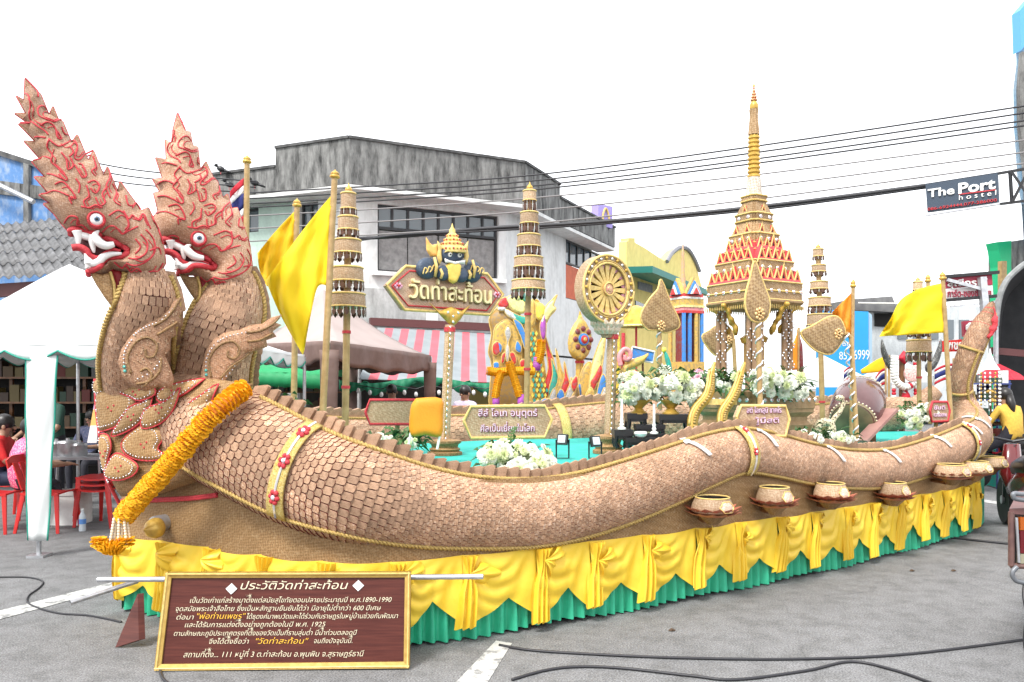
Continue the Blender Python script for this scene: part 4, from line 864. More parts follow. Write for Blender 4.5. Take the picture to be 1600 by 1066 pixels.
# capped pipe end and ring
pp = W(258, 816, edgeY(258)); D_ = (plC.n + plC.u * -.0).normalized(); rm = D_.to_track_quat('Z', 'Y').to_matrix()
m = MB(); m.lathe([(.055, -.05), (.055, .09), (.05, .1)], pp, 16, rm); o = m.build('pipe_end', M_STEEL, bw, smooth=True)
m = MB(); m.lathe([(.05, .085), (.066, .1), (.07, .13), (.055, .17), (.02, .2), (.004, .22)], pp + Vector((.035, 0, -.02)), 18, rm); m.build('gold_knob', M_GOLDP, bw, smooth=2)
m = MB(); m.tube([W(241, 818, edgeY(241) - .06) + plC.u * .035 * math.cos(a) + Vector((0, 0, .035 * math.sin(a))) for a in (2 * math.pi * k / 18 for k in range(19))], .008, 6); m.build('ring', M_STEEL, bw, smooth=2)
# ---- far side serpent body, seen over the deck
st = [(W(470, 690, 8.0), .26), (W(560, 694, 8.4), .27), (W(640, 690, 8.7), .28), (W(720, 688, 8.9), .28), (W(800, 684, 9.1), .28), (W(880, 675, 9.3), .30), (W(960, 668, 9.6), .31), (W(1060, 662, 9.9), .30), (W(1180, 668, 10.2), .27), (W(1300, 660, 10.5), .25), (W(1390, 648, 10.6), .22), (W(1430, 640, 10.7), .16), (W(1462, 610, 10.7), .11)]
FS = Serp(st, 8, out=(.1, -1, 0)); FS.tube(24).build('far_body', M_SCALE, nb, smooth=2)
lay_scales(FS, nb, .05, FS.L - .1, -60, 110, 26, 60)
q = .1
while q < FS.L * .9:
    c, r, T, S, U = FS.at(q); M = Matrix.Translation(FS.pt(q, 88, -.02)) @ Matrix((T, -S, U)).transposed().to_4x4() @ Matrix.Diagonal((.15, .35, .13, 1)); piece('spine_blade', FIN_ME, M, nb); q += .108
strip(FS, [a for c, a in zip(FS.C, FS.acc) if 800 + F * c.x / c.y > 868][0], .1, -40, 90, .05).build('gold_band', M_SEQ, nb, smooth=2)
rope([FS.pt(FS.L * i / 160, 72, .02) for i in range(4, 140)], .018, 'upper_rope', nb)
# ================================================================ THINGS ON THE FLOAT
def tubepx(mb, pts, Y, r, n=8):
    return mb.tube([W(x, y, Y) for x, y in pts], r, n)
def rm_of(pl): return Matrix((pl.u, pl.v, pl.n)).transposed()
def chatra(px, Y, tiers, tip, foot, label, lean=0.0, polew=5.5):
    """tiered ceremonial umbrella: woven drums with leaf pendants on one pole"""
    k = Y / F; base = W(px + lean, foot, Y); ch = thing('tiered_umbrella', label, 'ceremonial umbrella', base, 'tiered umbrellas on the float')
    top = W(px, tip, Y); f = lambda y: base.lerp(top, (foot - y) / (foot - tip))
    m = MB(); m.tube([base, f(tiers[0][0])], polew * k, 10); m.build('pole', M_BAMBOO, ch, smooth=True)
    for yb in (tiers[-1][2] + 24, tiers[-1][2] + 110):
        if yb < foot: m = MB(); m.lathe([(polew * k * 1.25, -.012), (polew * k * 1.25, .012)], f(yb), 12); m.build('red_band', M_RED, ch)
    for y0, y1, y2, hw in tiers:
        c = f(y1); h = f(y0).z - c.z; r = hw * k
        m = MB(); m.lathe([(r * .93, 0), (r, 0), (r * .97, h), (r * .9, h + .012), (polew * k, h + .02), (polew * k, h + .012), (r * .88, h - .002)], c, 26); t = m.build('tier', M_WEAVE_L, ch, smooth=True)
        m = MB()
        for z, rr in ((h, .975), (0, 1.005)): m.tube([c + Vector((r * rr * math.cos(a), r * rr * math.sin(a), z)) for a in (2 * math.pi * i / 28 for i in range(29))], .007, 5)
        m.build('rim', M_YCORD, t, smooth=2)
        m = MB(); n = max(8, int(2 * math.pi * hw / 10)); fh = abs(f(y2).z - c.z); lw = 2 * math.pi * r / n * .38
        for i in range(n):
            a = 2 * math.pi * i / n; d = Vector((math.cos(a), math.sin(a), 0)); tg = Vector((-d.y, d.x, 0)); p = c + d * r * .99; m.cur = 0
            m.prism([p + tg * (lw * x) + Vector((0, 0, -fh * y)) for x, y in ((-.9, .0), (-.28, .14), (-.3, .34), (-1, .46), (-.9, .72), (0, 1), (.9, .72), (1, .46), (.3, .34), (.28, .14), (.9, 0))], d * .006)
            m.cur = 1; q = p + tg * lw * 1.45; m.ball(q + Vector((0, 0, -fh * .5)), (.0028, .0028, fh * .45), 5, 4)
        o = m.build('pendants', [mat('brown_leaf_pendant', (.10, .045, .025), .6, (.07, .03, .02), 50), M_WHITE], t); o['kind'] = 'stuff'
    b = f(tiers[0][0]); h = top.z - b.z; r = tiers[0][3] * k * .62
    m = MB(); m.lathe([(r, 0), (r * .95, h * .1), (r * .55, h * .2), (r * .8, h * .32), (r * .7, h * .5), (r * .3, h * .68), (r * .14, h * .85), (.002, h)], b, 14); m.build('finial', M_GOLDP, ch, smooth=2)
    return ch
chatra(545, 6.4, [(303, 327, 338, 12), (340, 360, 371, 16), (376, 396, 408, 21), (419, 440, 454, 25), (460, 480, 495, 29)], 286, 690, 'five tiered woven umbrella beside the yellow flags', -6)
chatra(828, 7.6, [(299, 314, 331, 10.5), (333, 350, 365, 14.5), (368, 386, 400, 18.5), (403, 418, 435, 23), (439, 453, 467, 26.5)], 284, 678, 'five tiered woven umbrella behind the white flowers and hexagon sign', -6, 4.6)
chatra(1278, 9.4, [(390, 401, 407, 8), (415, 425, 432, 11), (441, 452, 459, 13.5), (466, 479, 490, 17), (492, 508, 518, 20)], 380, 682, 'five tiered woven umbrella behind the sideways leaf fan', 8, 4)
chatra(1434, 9.3, [(441, 453, 458, 7), (463, 472, 479, 10), (484, 496, 503, 13), (508, 520, 527, 16), (532, 550, 566, 18)], 432, 672, 'tiered woven umbrella partly hidden by the waving yellow flag', 3, 3.4)

# ---- flags on bamboo poles
def flagpole(name, label, top, foot, Y, cols, cm, rp=4.2, wav=.05, fin=12, grp='flags flown on the float', Yf=None, emblem=None):
    a = W(*foot, Yf or Y); b = W(*top, Y); t = thing(name, label, 'flag', a, grp); k = Y / F
    m = MB(); m.tube([a, b], [rp * k, rp * k * .85], 10); m.build('pole', M_BAMBOO, t, smooth=True)
    d = (b - a).normalized(); rm = d.to_track_quat('Z', 'Y').to_matrix(); r = rp * k
    m = MB(); m.lathe([(r, -.01), (r * 1.45, 0), (r * 1.4, fin * k * .2), (r * .8, fin * k * .3), (r * 1.3, fin * k * .42), (r * .9, fin * k * .65), (r * .3, fin * k * .85), (.002, fin * k)], b, 12, rm); m.build('finial', M_GOLDP, t, smooth=2)
    if cols:
        px0 = top[0]; C = [smooth_path(c, 6) for c in cols]; nv = len(C[0]) - 1; S = smooth_path([tuple(v for p in c for v in p) for c in C], 7); nu = len(S) - 1
        def cloth(u, v, o):
            i = min(nu, int(u * nu + .5)); j = min(nv, int(v * nv + .5)); x, y = S[i][2 * j], S[i][2 * j + 1]
            return W(x, y, Y + o + wav * (u * 1.2) * math.sin(u * 7 + v * 2.3) + .03 * math.sin(u * 13 - v * 8) * (.25 + u) + .03 * noise.noise((u * 6, v * 9, px0)))
        m = MB(); m.slab(cloth, nu, nv, -.004); cl = m.build('cloth', cm, t, smooth=2, fix=False)
    return t
flagpole('yellow_flag', 'yellow flag with faint emblem, the left one on the shorter pole', (464, 322), (458, 700), 7.3, [[(463, 327), (462, 362), (461, 398)], [(430, 362), (433, 395), (440, 430)], [(402, 396), (406, 424), (417, 448)]], M_FLAGY, 5)
flagpole('yellow_flag', 'yellow flag hanging to a point beside the tall tilted pole', (523, 277), (502, 690), 5.95, [[(518, 305), (515, 375), (510, 446)], [(490, 338), (493, 395), (496, 450)], [(458, 380), (466, 430), (484, 500)], [(430, 418), (440, 470), (476, 545)], [(415, 438), (438, 492), (473, 555)]], mat('pale_yellow_flag_cloth', (.95, .76, .02), .65, (.93, .7, .02), 4, trans=.35), 5.6, wav=.07)
t = flagpole('thai_flag', 'red white and blue striped flag behind the naga crest', (386, 254), (382, 660), 7.0, None, None, 5)
for i, (c, y0) in enumerate((((.55, .02, .04), 0), ((.8, .8, .8), .167), ((.02, .03, .18), .333), ((.8, .8, .8), .667), ((.55, .02, .04), .833))):
    m = MB(); h = (.167, .166, .334, .166, .167)[i]
    m.slab(lambda u, v, o: W(381 - 30 * u + 8 * u * u, 278 + (y0 + v * h) * 70 + 22 * u, 7.0 + .05 * u * math.sin(u * 6 + v) + o), 8, 3, -.003); m.build('stripe', mat('flag_stripe_%d' % [0, 1, 2, 1, 0][i], c, .7, trans=.25), t, smooth=2, fix=False)
flagpole('orange_flag', 'orange pennant flag beside the blue hoarding', (1333, 448), (1330, 690), 8.2, [[(1332, 456), (1332, 490), (1331, 525)], [(1316, 472), (1318, 498), (1322, 520)], [(1300, 488), (1304, 503), (1309, 516)]], M_FLAGO, 3.2)
flagpole('yellow_flag', 'wide yellow flag blown leftwards at the tail end of the float', (1473, 436), (1486, 664), 8.9, [[(1473, 442), (1474, 482), (1475, 520)], [(1438, 451), (1440, 488), (1440, 522)], [(1408, 468), (1412, 500), (1408, 524)], [(1392, 497), (1392, 512), (1390, 525)], [(1384, 509), (1379, 517), (1374, 526)]], MATS['pale_yellow_flag_cloth'], 3.8)
flagpole('bamboo_pole', 'bare bamboo pole with gold tip behind the wide yellow flag', (1450, 440), (1454, 662), 9.6, None, None, 3.3)['category'] = 'pole'

# ---- flowers
def bloom_mesh(name, m, n=46, r=1.0, flat=.75, seed=1):
    rd = random.Random(seed); b = MB()
    for i in range(n):
        a = i * 2.39996; t = (i + .5) / n; el = math.acos(1 - t * 1.15); d = Vector((math.sin(el) * math.cos(a), math.sin(el) * math.sin(a), math.cos(el) * flat)); L = r * rd.uniform(.85, 1.1); w = r * .24
        tg = Vector((-math.sin(a), math.cos(a), 0)); mid = d * L * .6 + Vector((0, 0, .10 * r)); e = d * L + Vector((0, 0, -.12 * r * t)); b.add([d * L * .12, mid + tg * w, e + tg * w * .3, e - tg * w * .3, mid - tg * w], [(0, 1, 2, 3, 4)])
    return b.mesh(name, m)
BL_W = [bloom_mesh('bloom', M_PETAL, seed=i) for i in range(3)]; BL_G = bloom_mesh('bloom', M_PETALG, 40, seed=5); BL_P = bloom_mesh('bloom', M_PINK, 40, seed=6)
def leaf_spray(mb, c, n, L, rd, up=.4, w=.012):
    for _ in range(n):
        a = rd.uniform(0, 2 * math.pi); e = rd.uniform(-.5, 1.1) * up * 2; d = Vector((math.cos(a) * math.cos(e), math.sin(a) * math.cos(e), math.sin(e))); l = L * rd.uniform(.5, 1.1); s = d.cross(Vector((0, 0, 1))).normalized()
        p0 = Vector(c) + Vector((rd.uniform(-.06, .06), rd.uniform(-.06, .06), rd.uniform(-.04, .04))); dr = Vector((0, 0, -.35 * l)); mb.add([p0, p0 + d * l * .5 + s * w - Vector((0, 0, -.02)), p0 + d * l + dr, p0 + d * l * .5 - s * w], [(0, 1, 2, 3)])
def fern(mb, p0, d, l, rd):
    """one frond: a bent rib with paired leaflets"""
    s = d.cross(Vector((0, 0, 1))).normalized(); P = [p0 + d * l * t + Vector((0, 0, .25 * l * math.sin(t * 2.2) - .25 * l * t * t)) for t in (i / 9 for i in range(10))]
    for i in range(1, 10):
        w = l * .24 * math.sin(math.pi * (.12 + .8 * i / 10)); fw = (P[i] - P[i - 1]).normalized()
        for e in (1, -1): b = P[i]; tip = b + s * e * w + fw * w * .5; mb.add([b, b + fw * .012 + s * e * w * .5, tip, b - fw * .008 + s * e * w * .5], [(0, 1, 2, 3)])
    mb.tube(P[::3], .003, 4, cap=False)
def bouquet(name, label, spots, n, base, extra=None, leaves=120, seed=1, size=.04, kinds=(0, 0, 0, 1), grp='white flower arrangements on the float', fr=8):
    """spots: (px,py,Y,rx,ry) blobs of blossom"""
    rd = random.Random(seed); t = thing(name, label, 'flowers', base, grp); gm = MB(); pts = []
    for px, py, Y, rx, ry in spots:
        c = W(px, py, Y); kx = Y / F
        for _ in range(int(n / len(spots))):
            a = rd.uniform(0, 2 * math.pi); q = math.sqrt(rd.random()); z = rd.random(); d = Vector((math.cos(a) * q * rx * kx, -.16 * math.sqrt(max(0, 1 - q * q)) * z * 1.6 + rd.uniform(-.02, .06), math.sin(a) * q * ry * kx)); p = c + d
            nrm = Vector((d.x * 1.5, -.12 + d.y, d.z + .06)).normalized(); s = size * rd.choice((.55, .7, .9, 1, 1.15, 1.3)); rot = nrm.to_track_quat('Z', 'Y').to_matrix().to_4x4() @ Matrix.Rotation(rd.uniform(0, 6), 4, 'Z')
            k = rd.choice(kinds); me = BL_W[rd.randrange(3)] if k == 0 else BL_G if k == 1 else BL_P
            piece('bloom', me, Matrix.Translation(p) @ rot @ Matrix.Diagonal((s, s, s, 1)), t)
        for _ in range(leaves // len(spots) // 4): leaf_spray(gm, c + Vector((rd.uniform(-1, 1) * rx * kx, rd.uniform(-.02, .1), rd.uniform(-1, .8) * ry * kx)), 4, .13, rd)
        for _ in range(fr):
            a = rd.uniform(-.3, math.pi + .3); fern(gm, c + Vector((0, .03, -.02)), Vector((math.cos(a), rd.uniform(-.5, .1), math.sin(a) * .5 - .1)).normalized(), rx * kx * rd.uniform(.9, 1.5), rd)
    o = gm.build('greenery', M_LEAF, t, fix=False); o['kind'] = 'stuff'; return t
bouquet('flower_arrangement', 'white chrysanthemum spray lying over the spine in front of the hexagon sign', [(790, 706, 5.7, 38, 12), (826, 712, 5.6, 34, 20), (772, 712, 5.6, 24, 16), (808, 730, 5.55, 34, 9), (848, 722, 5.55, 14, 12)], 135, W(800, 740, 5.8), seed=2, size=.043, kinds=(0, 0, 1), fr=5)
bouquet('flower_arrangement', 'white flowers in the left gold bowl on the black altar', [(990, 606, 7.0, 26, 22)], 46, W(998, 640, 7.1), seed=3, size=.048, fr=6)
bouquet('flower_arrangement', 'white flowers in the right gold bowl on the black altar', [(1046, 602, 7.0, 32, 24), (1082, 612, 7.1, 16, 18)], 56, W(1048, 640, 7.1), seed=4, size=.05, fr=12)
bouquet('flower_arrangement', 'white lilies and ferns around the shrine columns, right side', [(1200, 597, 7.3, 30, 18), (1238, 603, 7.5, 30, 18)], 52, W(1215, 625, 7.5), seed=5, size=.052, fr=12)
bouquet('flower_arrangement', 'dark green ferns with few white flowers at the shrine left corner', [(1128, 596, 7.5, 24, 16)], 12, W(1128, 625, 7.6), seed=6, size=.045, leaves=160, fr=16)
bouquet('flower_arrangement', 'small white flowers behind the near spine beside the drum', [(1262, 682, 7.0, 16, 8), (1300, 686, 7.2, 30, 9)], 50, W(1285, 700, 7.1), seed=7, size=.03, fr=5)
bouquet('flower_arrangement', 'white flowers at the foot of the tail end umbrella', [(1422, 652, 8.6, 24, 16), (1446, 644, 8.7, 12, 12)], 50, W(1425, 675, 8.6), seed=8, size=.036, fr=5)
bouquet('flower_arrangement', 'pink flowers between the white altar flowers and the shrine', [(1082, 590, 7.9, 16, 8)], 14, W(1082, 610, 7.9), seed=9, size=.05, kinds=(2, 2, 0), fr=2, grp='pink flowers on the float')
bouquet('flower_arrangement', 'white flowers and ferns beside the upright orange cloth', [(612, 684, 6.3, 26, 10), (648, 690, 6.3, 12, 8)], 22, W(620, 700, 6.3), seed=10, size=.03, fr=9)
bouquet('fern_clump', 'green fern fronds behind the naga spine near the marigold garland', [(432, 630, 5.7, 22, 14), (466, 640, 5.9, 16, 12)], 6, W(445, 650, 5.8), seed=11, size=.03, fr=14, leaves=60, grp='fern clumps on the float')

# ---- marigold garland across the bow
gl = thing('marigold_garland', 'thick orange marigold garland slung diagonally across the naga bow', 'garland', W(285, 705, 4.75))
mm = MB(); rd = random.Random(4)
for ring in range(3):
    for i in range(22):
        a = 2 * math.pi * (i + .5 * ring) / 22; d = Vector((math.cos(a), math.sin(a), 0)); tg = Vector((-d.y, d.x, 0)); z = (-.5, 0, .5)[ring]; r1 = (.86, 1.0, .86)[ring] * rd.uniform(.92, 1.08); w = .23
        mm.add([d * .3 + Vector((0, 0, z)), d * r1 * .8 + tg * w + Vector((0, 0, z + .14)), d * r1 + tg * w * .7 + Vector((0, 0, z * 1.2 + rd.uniform(-.12, .12))), d * r1 - tg * w * .7 + Vector((0, 0, z * 1.2 + rd.uniform(-.12, .12))), d * r1 * .8 - tg * w + Vector((0, 0, z - .14))], [(0, 1, 2), (0, 2, 3), (0, 3, 4), (1, 4, 3, 2)])
MARI_ME = mm.mesh('marigold', M_MARI)
gp = [(194, 806, 5.2), (230, 765, 5.06), (262, 728, 4.96), (295, 690, 4.88), (325, 655, 4.84), (352, 630, 4.86), (385, 606, 4.98)]
GP = [W(*p) for p in smooth_path(gp, 10)]; d = [0]
for a, b in zip(GP, GP[1:]): d.append(d[-1] + (b - a).length)
m = MB(); m.tube(GP, .05, 8); m.build('core', mat('orange_core', (.5, .16, .01), .8), gl)
q = 0; j = 0
while q < d[-1]:
    while j < len(d) - 2 and d[j + 1] < q: j += 1
    p = GP[j].lerp(GP[j + 1], (q - d[j]) / (d[j + 1] - d[j])); T = (GP[j + 1] - GP[j]).normalized()
    M = Matrix.Translation(p + Vector((rd.uniform(-.006, .006), 0, rd.uniform(-.006, .006)))) @ (T + Vector((rd.uniform(-.2, .2), rd.uniform(-.2, .2), rd.uniform(-.2, .2)))).to_track_quat('Z', 'Y').to_matrix().to_4x4() @ Matrix.Rotation(rd.uniform(0, 6), 4, 'Z') @ Matrix.Diagonal((.069, .069, .047, 1)); piece('marigold', MARI_ME, M, gl); q += .037
m = MB()
for i in range(6):
    for k in range(9): m.ball(W(178 + i * 4 + (i - 2.5) * .3 * k, 812 + k * 4.6, 5.15 + .02 * (i % 2)), (.011, .011, .014), 6, 4)
o = m.build('jasmine_tassel', mat('jasmine_bud', (.80, .72, .55), .6, (.7, .55, .4), 60), gl, smooth=2); o['kind'] = 'stuff'
for i in range(10):
    a = math.pi * (1.0 + 1.0 * i / 9); p = W(176, 846, 5.15) + Vector((.09 * math.cos(a), 0, .035 * math.sin(a))); M = Matrix.Translation(p) @ Matrix.Rotation(a, 4, 'Y') @ Matrix.Diagonal((.055, .055, .04, 1)); piece('marigold', MARI_ME, M, gl)

# ---- hexagon signs
M_LILAC = mat('lilac_letter', (.62, .40, .55), .5, (.75, .6, .68), 60); M_LILACB = mat('maroon_letter_back', (.30, .03, .06), .6)
def hexsign(label, pts, Y, ang, lines, lm, foot, edgem=None, th=.05, size=.09, post=None, shear=.0):
    cx = sum(p[0] for p in pts) / 6; cy = sum(p[1] for p in pts) / 6; pl = Pl(cx, cy, Y, ang); t = thing('hexagon_sign', label, 'sign', pl.P(cx, foot), 'hexagonal woven signs')
    P = [pl.P(*p) for p in pts]; m = MB(); m.prism(P, -pl.n * th); b = m.build('board', M_WEAVE_L, t)
    m = MB(); m.tube(P + P[:1], .014, 6, cap=False); m.build('border', edgem or M_YCORD, b, smooth=2)
    for py, px, wpx, body in lines:
        u, v = pl.uv(px, py); w = abs(pl.uv(px + wpx / 2, py)[0] - pl.uv(px - wpx / 2, py)[0])
        lettering('letters_shadow', body, pl, u + .006, v - .006, size, M_LILACB, b, width=w, extrude=.002, off=.001, shear=shear, offset=.012); lettering('letters', body, pl, u, v, size, lm, b, width=w, extrude=.003, off=.006, shear=shear, offset=.006)  # darker copy of each line, offset low right behind the letters
    for px in post or (cx,):
        m = MB(); a = pl.P(px, pts[3][1]); e = pl.P(px, foot); m.tube([Vector((a.x, a.y + th + .03, a.z)), Vector((e.x, e.y + th + .03, e.z))], .022, 8); m.build('post', M_BAMBOO, t)
    return t, pl
hexsign('hexagon woven sign lettered in two lines behind the white flower spray', [(724.5, 657.5), (736, 635), (851, 634), (862.5, 655), (851, 683), (736, 684.5)], 6.5, 8, [(650, 793, 92, 'สีลํ โลเก อนุตฺตรํ'), (674, 793, 84, 'ศีลเป็นเยี่ยมในโลก')], M_LILAC, 700, size=.075)
hexsign('blank back of a hexagon woven sign left of the orange cloth', [(571, 645), (578, 625), (648, 625), (655, 645), (648, 663), (578, 663)], 7.0, 12, [], M_LILAC, 690, M_RED, post=(619,))
hexsign('hexagon woven sign with orange left edge below the shrine', [(1151, 652), (1158, 634), (1227, 634.5), (1233.5, 655), (1227, 682), (1157, 680)], 6.45, 20, [(645, 1193, 54, 'สติ โลกสฺมิ ชาคโร'), (661, 1196, 40, 'ผู้มีสติ')], M_LILAC, 690, size=.06)
hexsign('small hexagon woven sign at the foot of the raised tail', [(1453, 642), (1457, 628), (1480, 628), (1484, 642), (1481, 658), (1456, 659)], 8.5, 14, [(640, 1467, 17, 'ขันติ'), (651, 1468, 20, 'ความอดทน')], M_LILAC, 670, M_RED, size=.06)

# ---- temple name sign on a post, with the moon swallowing guardian on top
sp_ = Pl(697, 456, 6.9, 35); ts = thing('temple_name_sign', 'large hexagon temple name sign on a post with a dark blue guardian on top', 'sign', W(697, 712, 6.7))
HX = [(604, 446), (634, 416), (761, 428), (786, 460), (765, 492), (632, 484)]; P = [sp_.P(*p) for p in HX]
m = MB(); m.prism(P, -sp_.n * .07); bd = m.build('board', woven('name_board_mosaic', (.62, .45, .34), (.5, .34, .24), .014, (.78, .64, .52), .4), ts)
m = MB(); m.tube(P + P[:1], .014, 6, cap=False); m.build('gold_border', M_YCORD, bd, smooth=2)
cxy = sp_.uv(697, 456)
m = MB(); Q = [sp_.w(cxy[0] + (sp_.uv(*p)[0] - cxy[0]) * .92, cxy[1] + (sp_.uv(*p)[1] - cxy[1]) * .8, .006) for p in HX]; m.tube(Q + Q[:1], .007, 5, cap=False); m.build('red_line', M_RED, bd, smooth=2)
u0 = sp_.uv(637, 461)[0]; u1 = sp_.uv(766, 470)[0]; u, v = sp_.uv(701, 471)
lettering('letters', 'วัดท่าสะท้อน', sp_, (u0 + u1) / 2, v + .005, .205, mat('cream_letter', (.80, .68, .38), .5), bd, width=(u1 - u0) * .98, extrude=.02, off=.0, offset=.008)
lettering('letters_shadow', 'วัดท่าสะท้อน', sp_, (u0 + u1) / 2 + .01, v - .006, .205, mat('brown_letter_side', (.22, .13, .05), .6), bd, width=(u1 - u0) * .98, extrude=.006, off=.0, offset=.014)  # brown copy of the name, offset low right behind the letters
for x, y in ((622, 447), (776, 461)):
    m = MB(); u, v = sp_.uv(x, y); m.cur = 0
    for kx in range(6): m.ball(sp_.w(u + .028 * math.cos(kx * 1.047), v + .018 * math.sin(kx * 1.047), .006), .013, 6, 4)
    m.cur = 1; m.ball(sp_.w(u, v, .012), .012, 6, 4); m.build('rosette', [M_PINK, M_RED], bd, smooth=2)
gd = MB()
def blob(out, T, D, nm, m_, base=.03, par=None, step=None, pl=sp_):
    g = MB(); g.pillow([pl.uv(*p) for p in out], lambda u, v, w: pl.w(u, v, w + base), T, D, step=step); return g.build(nm, m_, par or ts, smooth=2)
def ell(cx, cy, rx, ry, n=18, a0=0): return [(cx + rx * math.cos(a0 + 2 * math.pi * i / n), cy + ry * math.sin(a0 + 2 * math.pi * i / n)) for i in range(n)]
for e in (ell(665, 420, 17, 17), ell(735.5, 426, 15, 17)): blob(e, .04, .07, 'arm', M_BLUE, .02)
for e in (ell(688, 428, 11, 12), ell(716, 431, 11, 12)):
    h_ = blob(e, .035, .05, 'hand', M_BLUE, .05)
fc_ = blob(ell(702, 399, 20, 15), .05, .07, 'face', M_BLUE, .03)
cw = sp_.P(702, 391, .05); kk = 6.9 / F
g = MB(); g.lathe([(21 * kk, -.03), (22 * kk, 0), (20 * kk, .02), (17 * kk, .03), (18 * kk, .05), (13 * kk, .065), (13.5 * kk, .085), (9 * kk, .10), (9.5 * kk, .12), (5 * kk, .14), (5 * kk, .165), (2 * kk, .19), (.3 * kk, .225)], cw, 18, None, 0, .6); g.build('crown', M_YCORD, ts, smooth=True)
g = MB()
for rr_, zz, nn_ in ((21.5, .0, 22), (17.5, .045, 18), (13, .08, 14), (9, .115, 10)):
    for i in range(nn_): a = 2 * math.pi * i / nn_; g.cur = i % 2; g.ball(cw + Vector((rr_ * kk * math.cos(a), rr_ * kk * .62 * math.sin(a), zz)), .009, 6, 4)
g.build('crown_jewels', [M_GOLDP, M_RED], ts, smooth=2)['kind'] = 'stuff'
for sx in (-1, 1):
    blob([(702 + sx * x, y) for x, y in ((18, 386), (24, 378), (23, 392), (25, 402), (21, 416), (17, 408), (18, 398))], .014, .015, 'ear_flap', M_YCORD, .06); blob([(702 + sx * x, y) for x, y in ((3, 398), (6, 394), (13, 393), (16, 397), (9, 396))], .008, .01, 'eyebrow', M_YCORD, .09, fc_)
    for j in range(3): g = MB(); x0 = 702 + sx * (30 + 7 * j); g.tube([sp_.P(*p, .065) for p in smooth_path([(x0 - 3, 424 + 3 * j), (x0, 416 + 2 * j), (x0 + 4, 420 + 2 * j), (x0 + 1, 425 + 2 * j)], 4)], .006, 5); g.build('gold_curl', M_YCORD, ts, smooth=2)
blob([(690, 416), (697, 412), (702, 413), (708, 412), (714, 417), (712, 432), (707, 442), (701, 445), (695, 441), (691, 430)], .025, .03, 'moon', mat('moon_yellow', (.78, .58, .12), .5, (.7, .48, .08), 30), .07)
blob([(687, 406), (694, 409), (703, 411), (712, 409), (719, 408), (718, 415), (710, 414), (702, 416), (695, 413), (688, 413)], .014, .015, 'grin', M_WHITE, .085, fc_)
for x, y in ((695, 400), (710, 401)):
    g = MB(); g.ball(sp_.P(x, y, .085), (.020, .014, .020), 10, 8); e = g.build('eye', M_WHITE, fc_, smooth=2); g = MB(); g.ball(sp_.P(x, y, .098), (.009, .007, .009), 8, 6); g.build('pupil', M_BLACK, e, smooth=2)
blob([(663, 372), (668, 380), (672, 384), (680, 382), (680, 402), (670, 402), (664, 392)], .02, .02, 'flame', mat('flame_orange', (.80, .33, .08), .5, (.75, .55, .15), 18), .03)
for (x0, y0), (x1, y1) in (((672, 404), (673, 434)), ((681, 422), (682, 437)), ((725, 424), (726, 438)), ((731, 408), (733, 436))):
    g = MB(); g.tube([sp_.P(x0, y0, .075), sp_.P((x0 + x1) / 2 + 2, (y0 + y1) / 2, .085), sp_.P(x1, y1, .075)], [.012, .016, .012], 6); g.build('bangle', M_YCORD, ts, smooth=2)
blob([(668, 474), (684, 487), (692, 484), (702, 480), (712, 484), (718, 487), (732, 477), (716, 500), (704, 512), (690, 498)], .03, .04, 'gold_bracket', M_GOLDP, .03)
g = MB()
for x, y in ((702, 495), (694, 489), (710, 490), (702, 504)): g.ball(sp_.P(x, y, .065), .012, 6, 4)
g.build('bracket_gems', M_GEM, ts, smooth=2)
def post(parent, x0, y0, x1, y1, Y, r, gem=True, m_=None):
    a, b = W(x0, y0, Y), W(x1, y1, Y); g = MB(); g.tube([a, b], r, 12); o = g.build('post', m_ or M_WEAVE_L, parent, smooth=True)
    g = MB(); g.tube([a + (b - a) * .03 + Vector((0, -r, 0)) * 1.05, b + (a - b) * .03 + Vector((0, -r, 0)) * 1.05], .006, 5); g.build('post_cord', M_GOLD, o)
    if gem:
        g = MB(); n = int((b - a).length / .05)
        for i in range(n): g.ball(a.lerp(b, (i + .5) / n) + Vector((.2 * r, -r * 1.05, 0)), (.009, .005, .014), 6, 4)
        o2 = g.build('post_mirrors', M_GEM, o, smooth=2); o2['kind'] = 'stuff'
    g = MB(); g.lathe([(r * 1.18, -.02), (r * 1.18, .02)], a.lerp(b, .04), 14); g.build('red_band', M_RED, o)
    return b
def pedestal(parent, c, r, h, m_=None):
    g = MB(); g.lathe([(r * .9, 0), (r, .02 * h), (r, .18 * h), (r * .82, .25 * h), (r * .9, .38 * h), (r * .74, .5 * h), (r * .8, .68 * h), (r * .95, .78 * h), (r * .95, .92 * h), (r * .5, h)], c, 20); return g.build('pedestal', m_ or M_WEAVE, parent, smooth=True)
post(ts, 703, 508, 695, 690, 6.9, .042); c = W(695, 690, 6.85); pedestal(ts, (c.x, c.y, ZD), .15, c.z - ZD + .02)

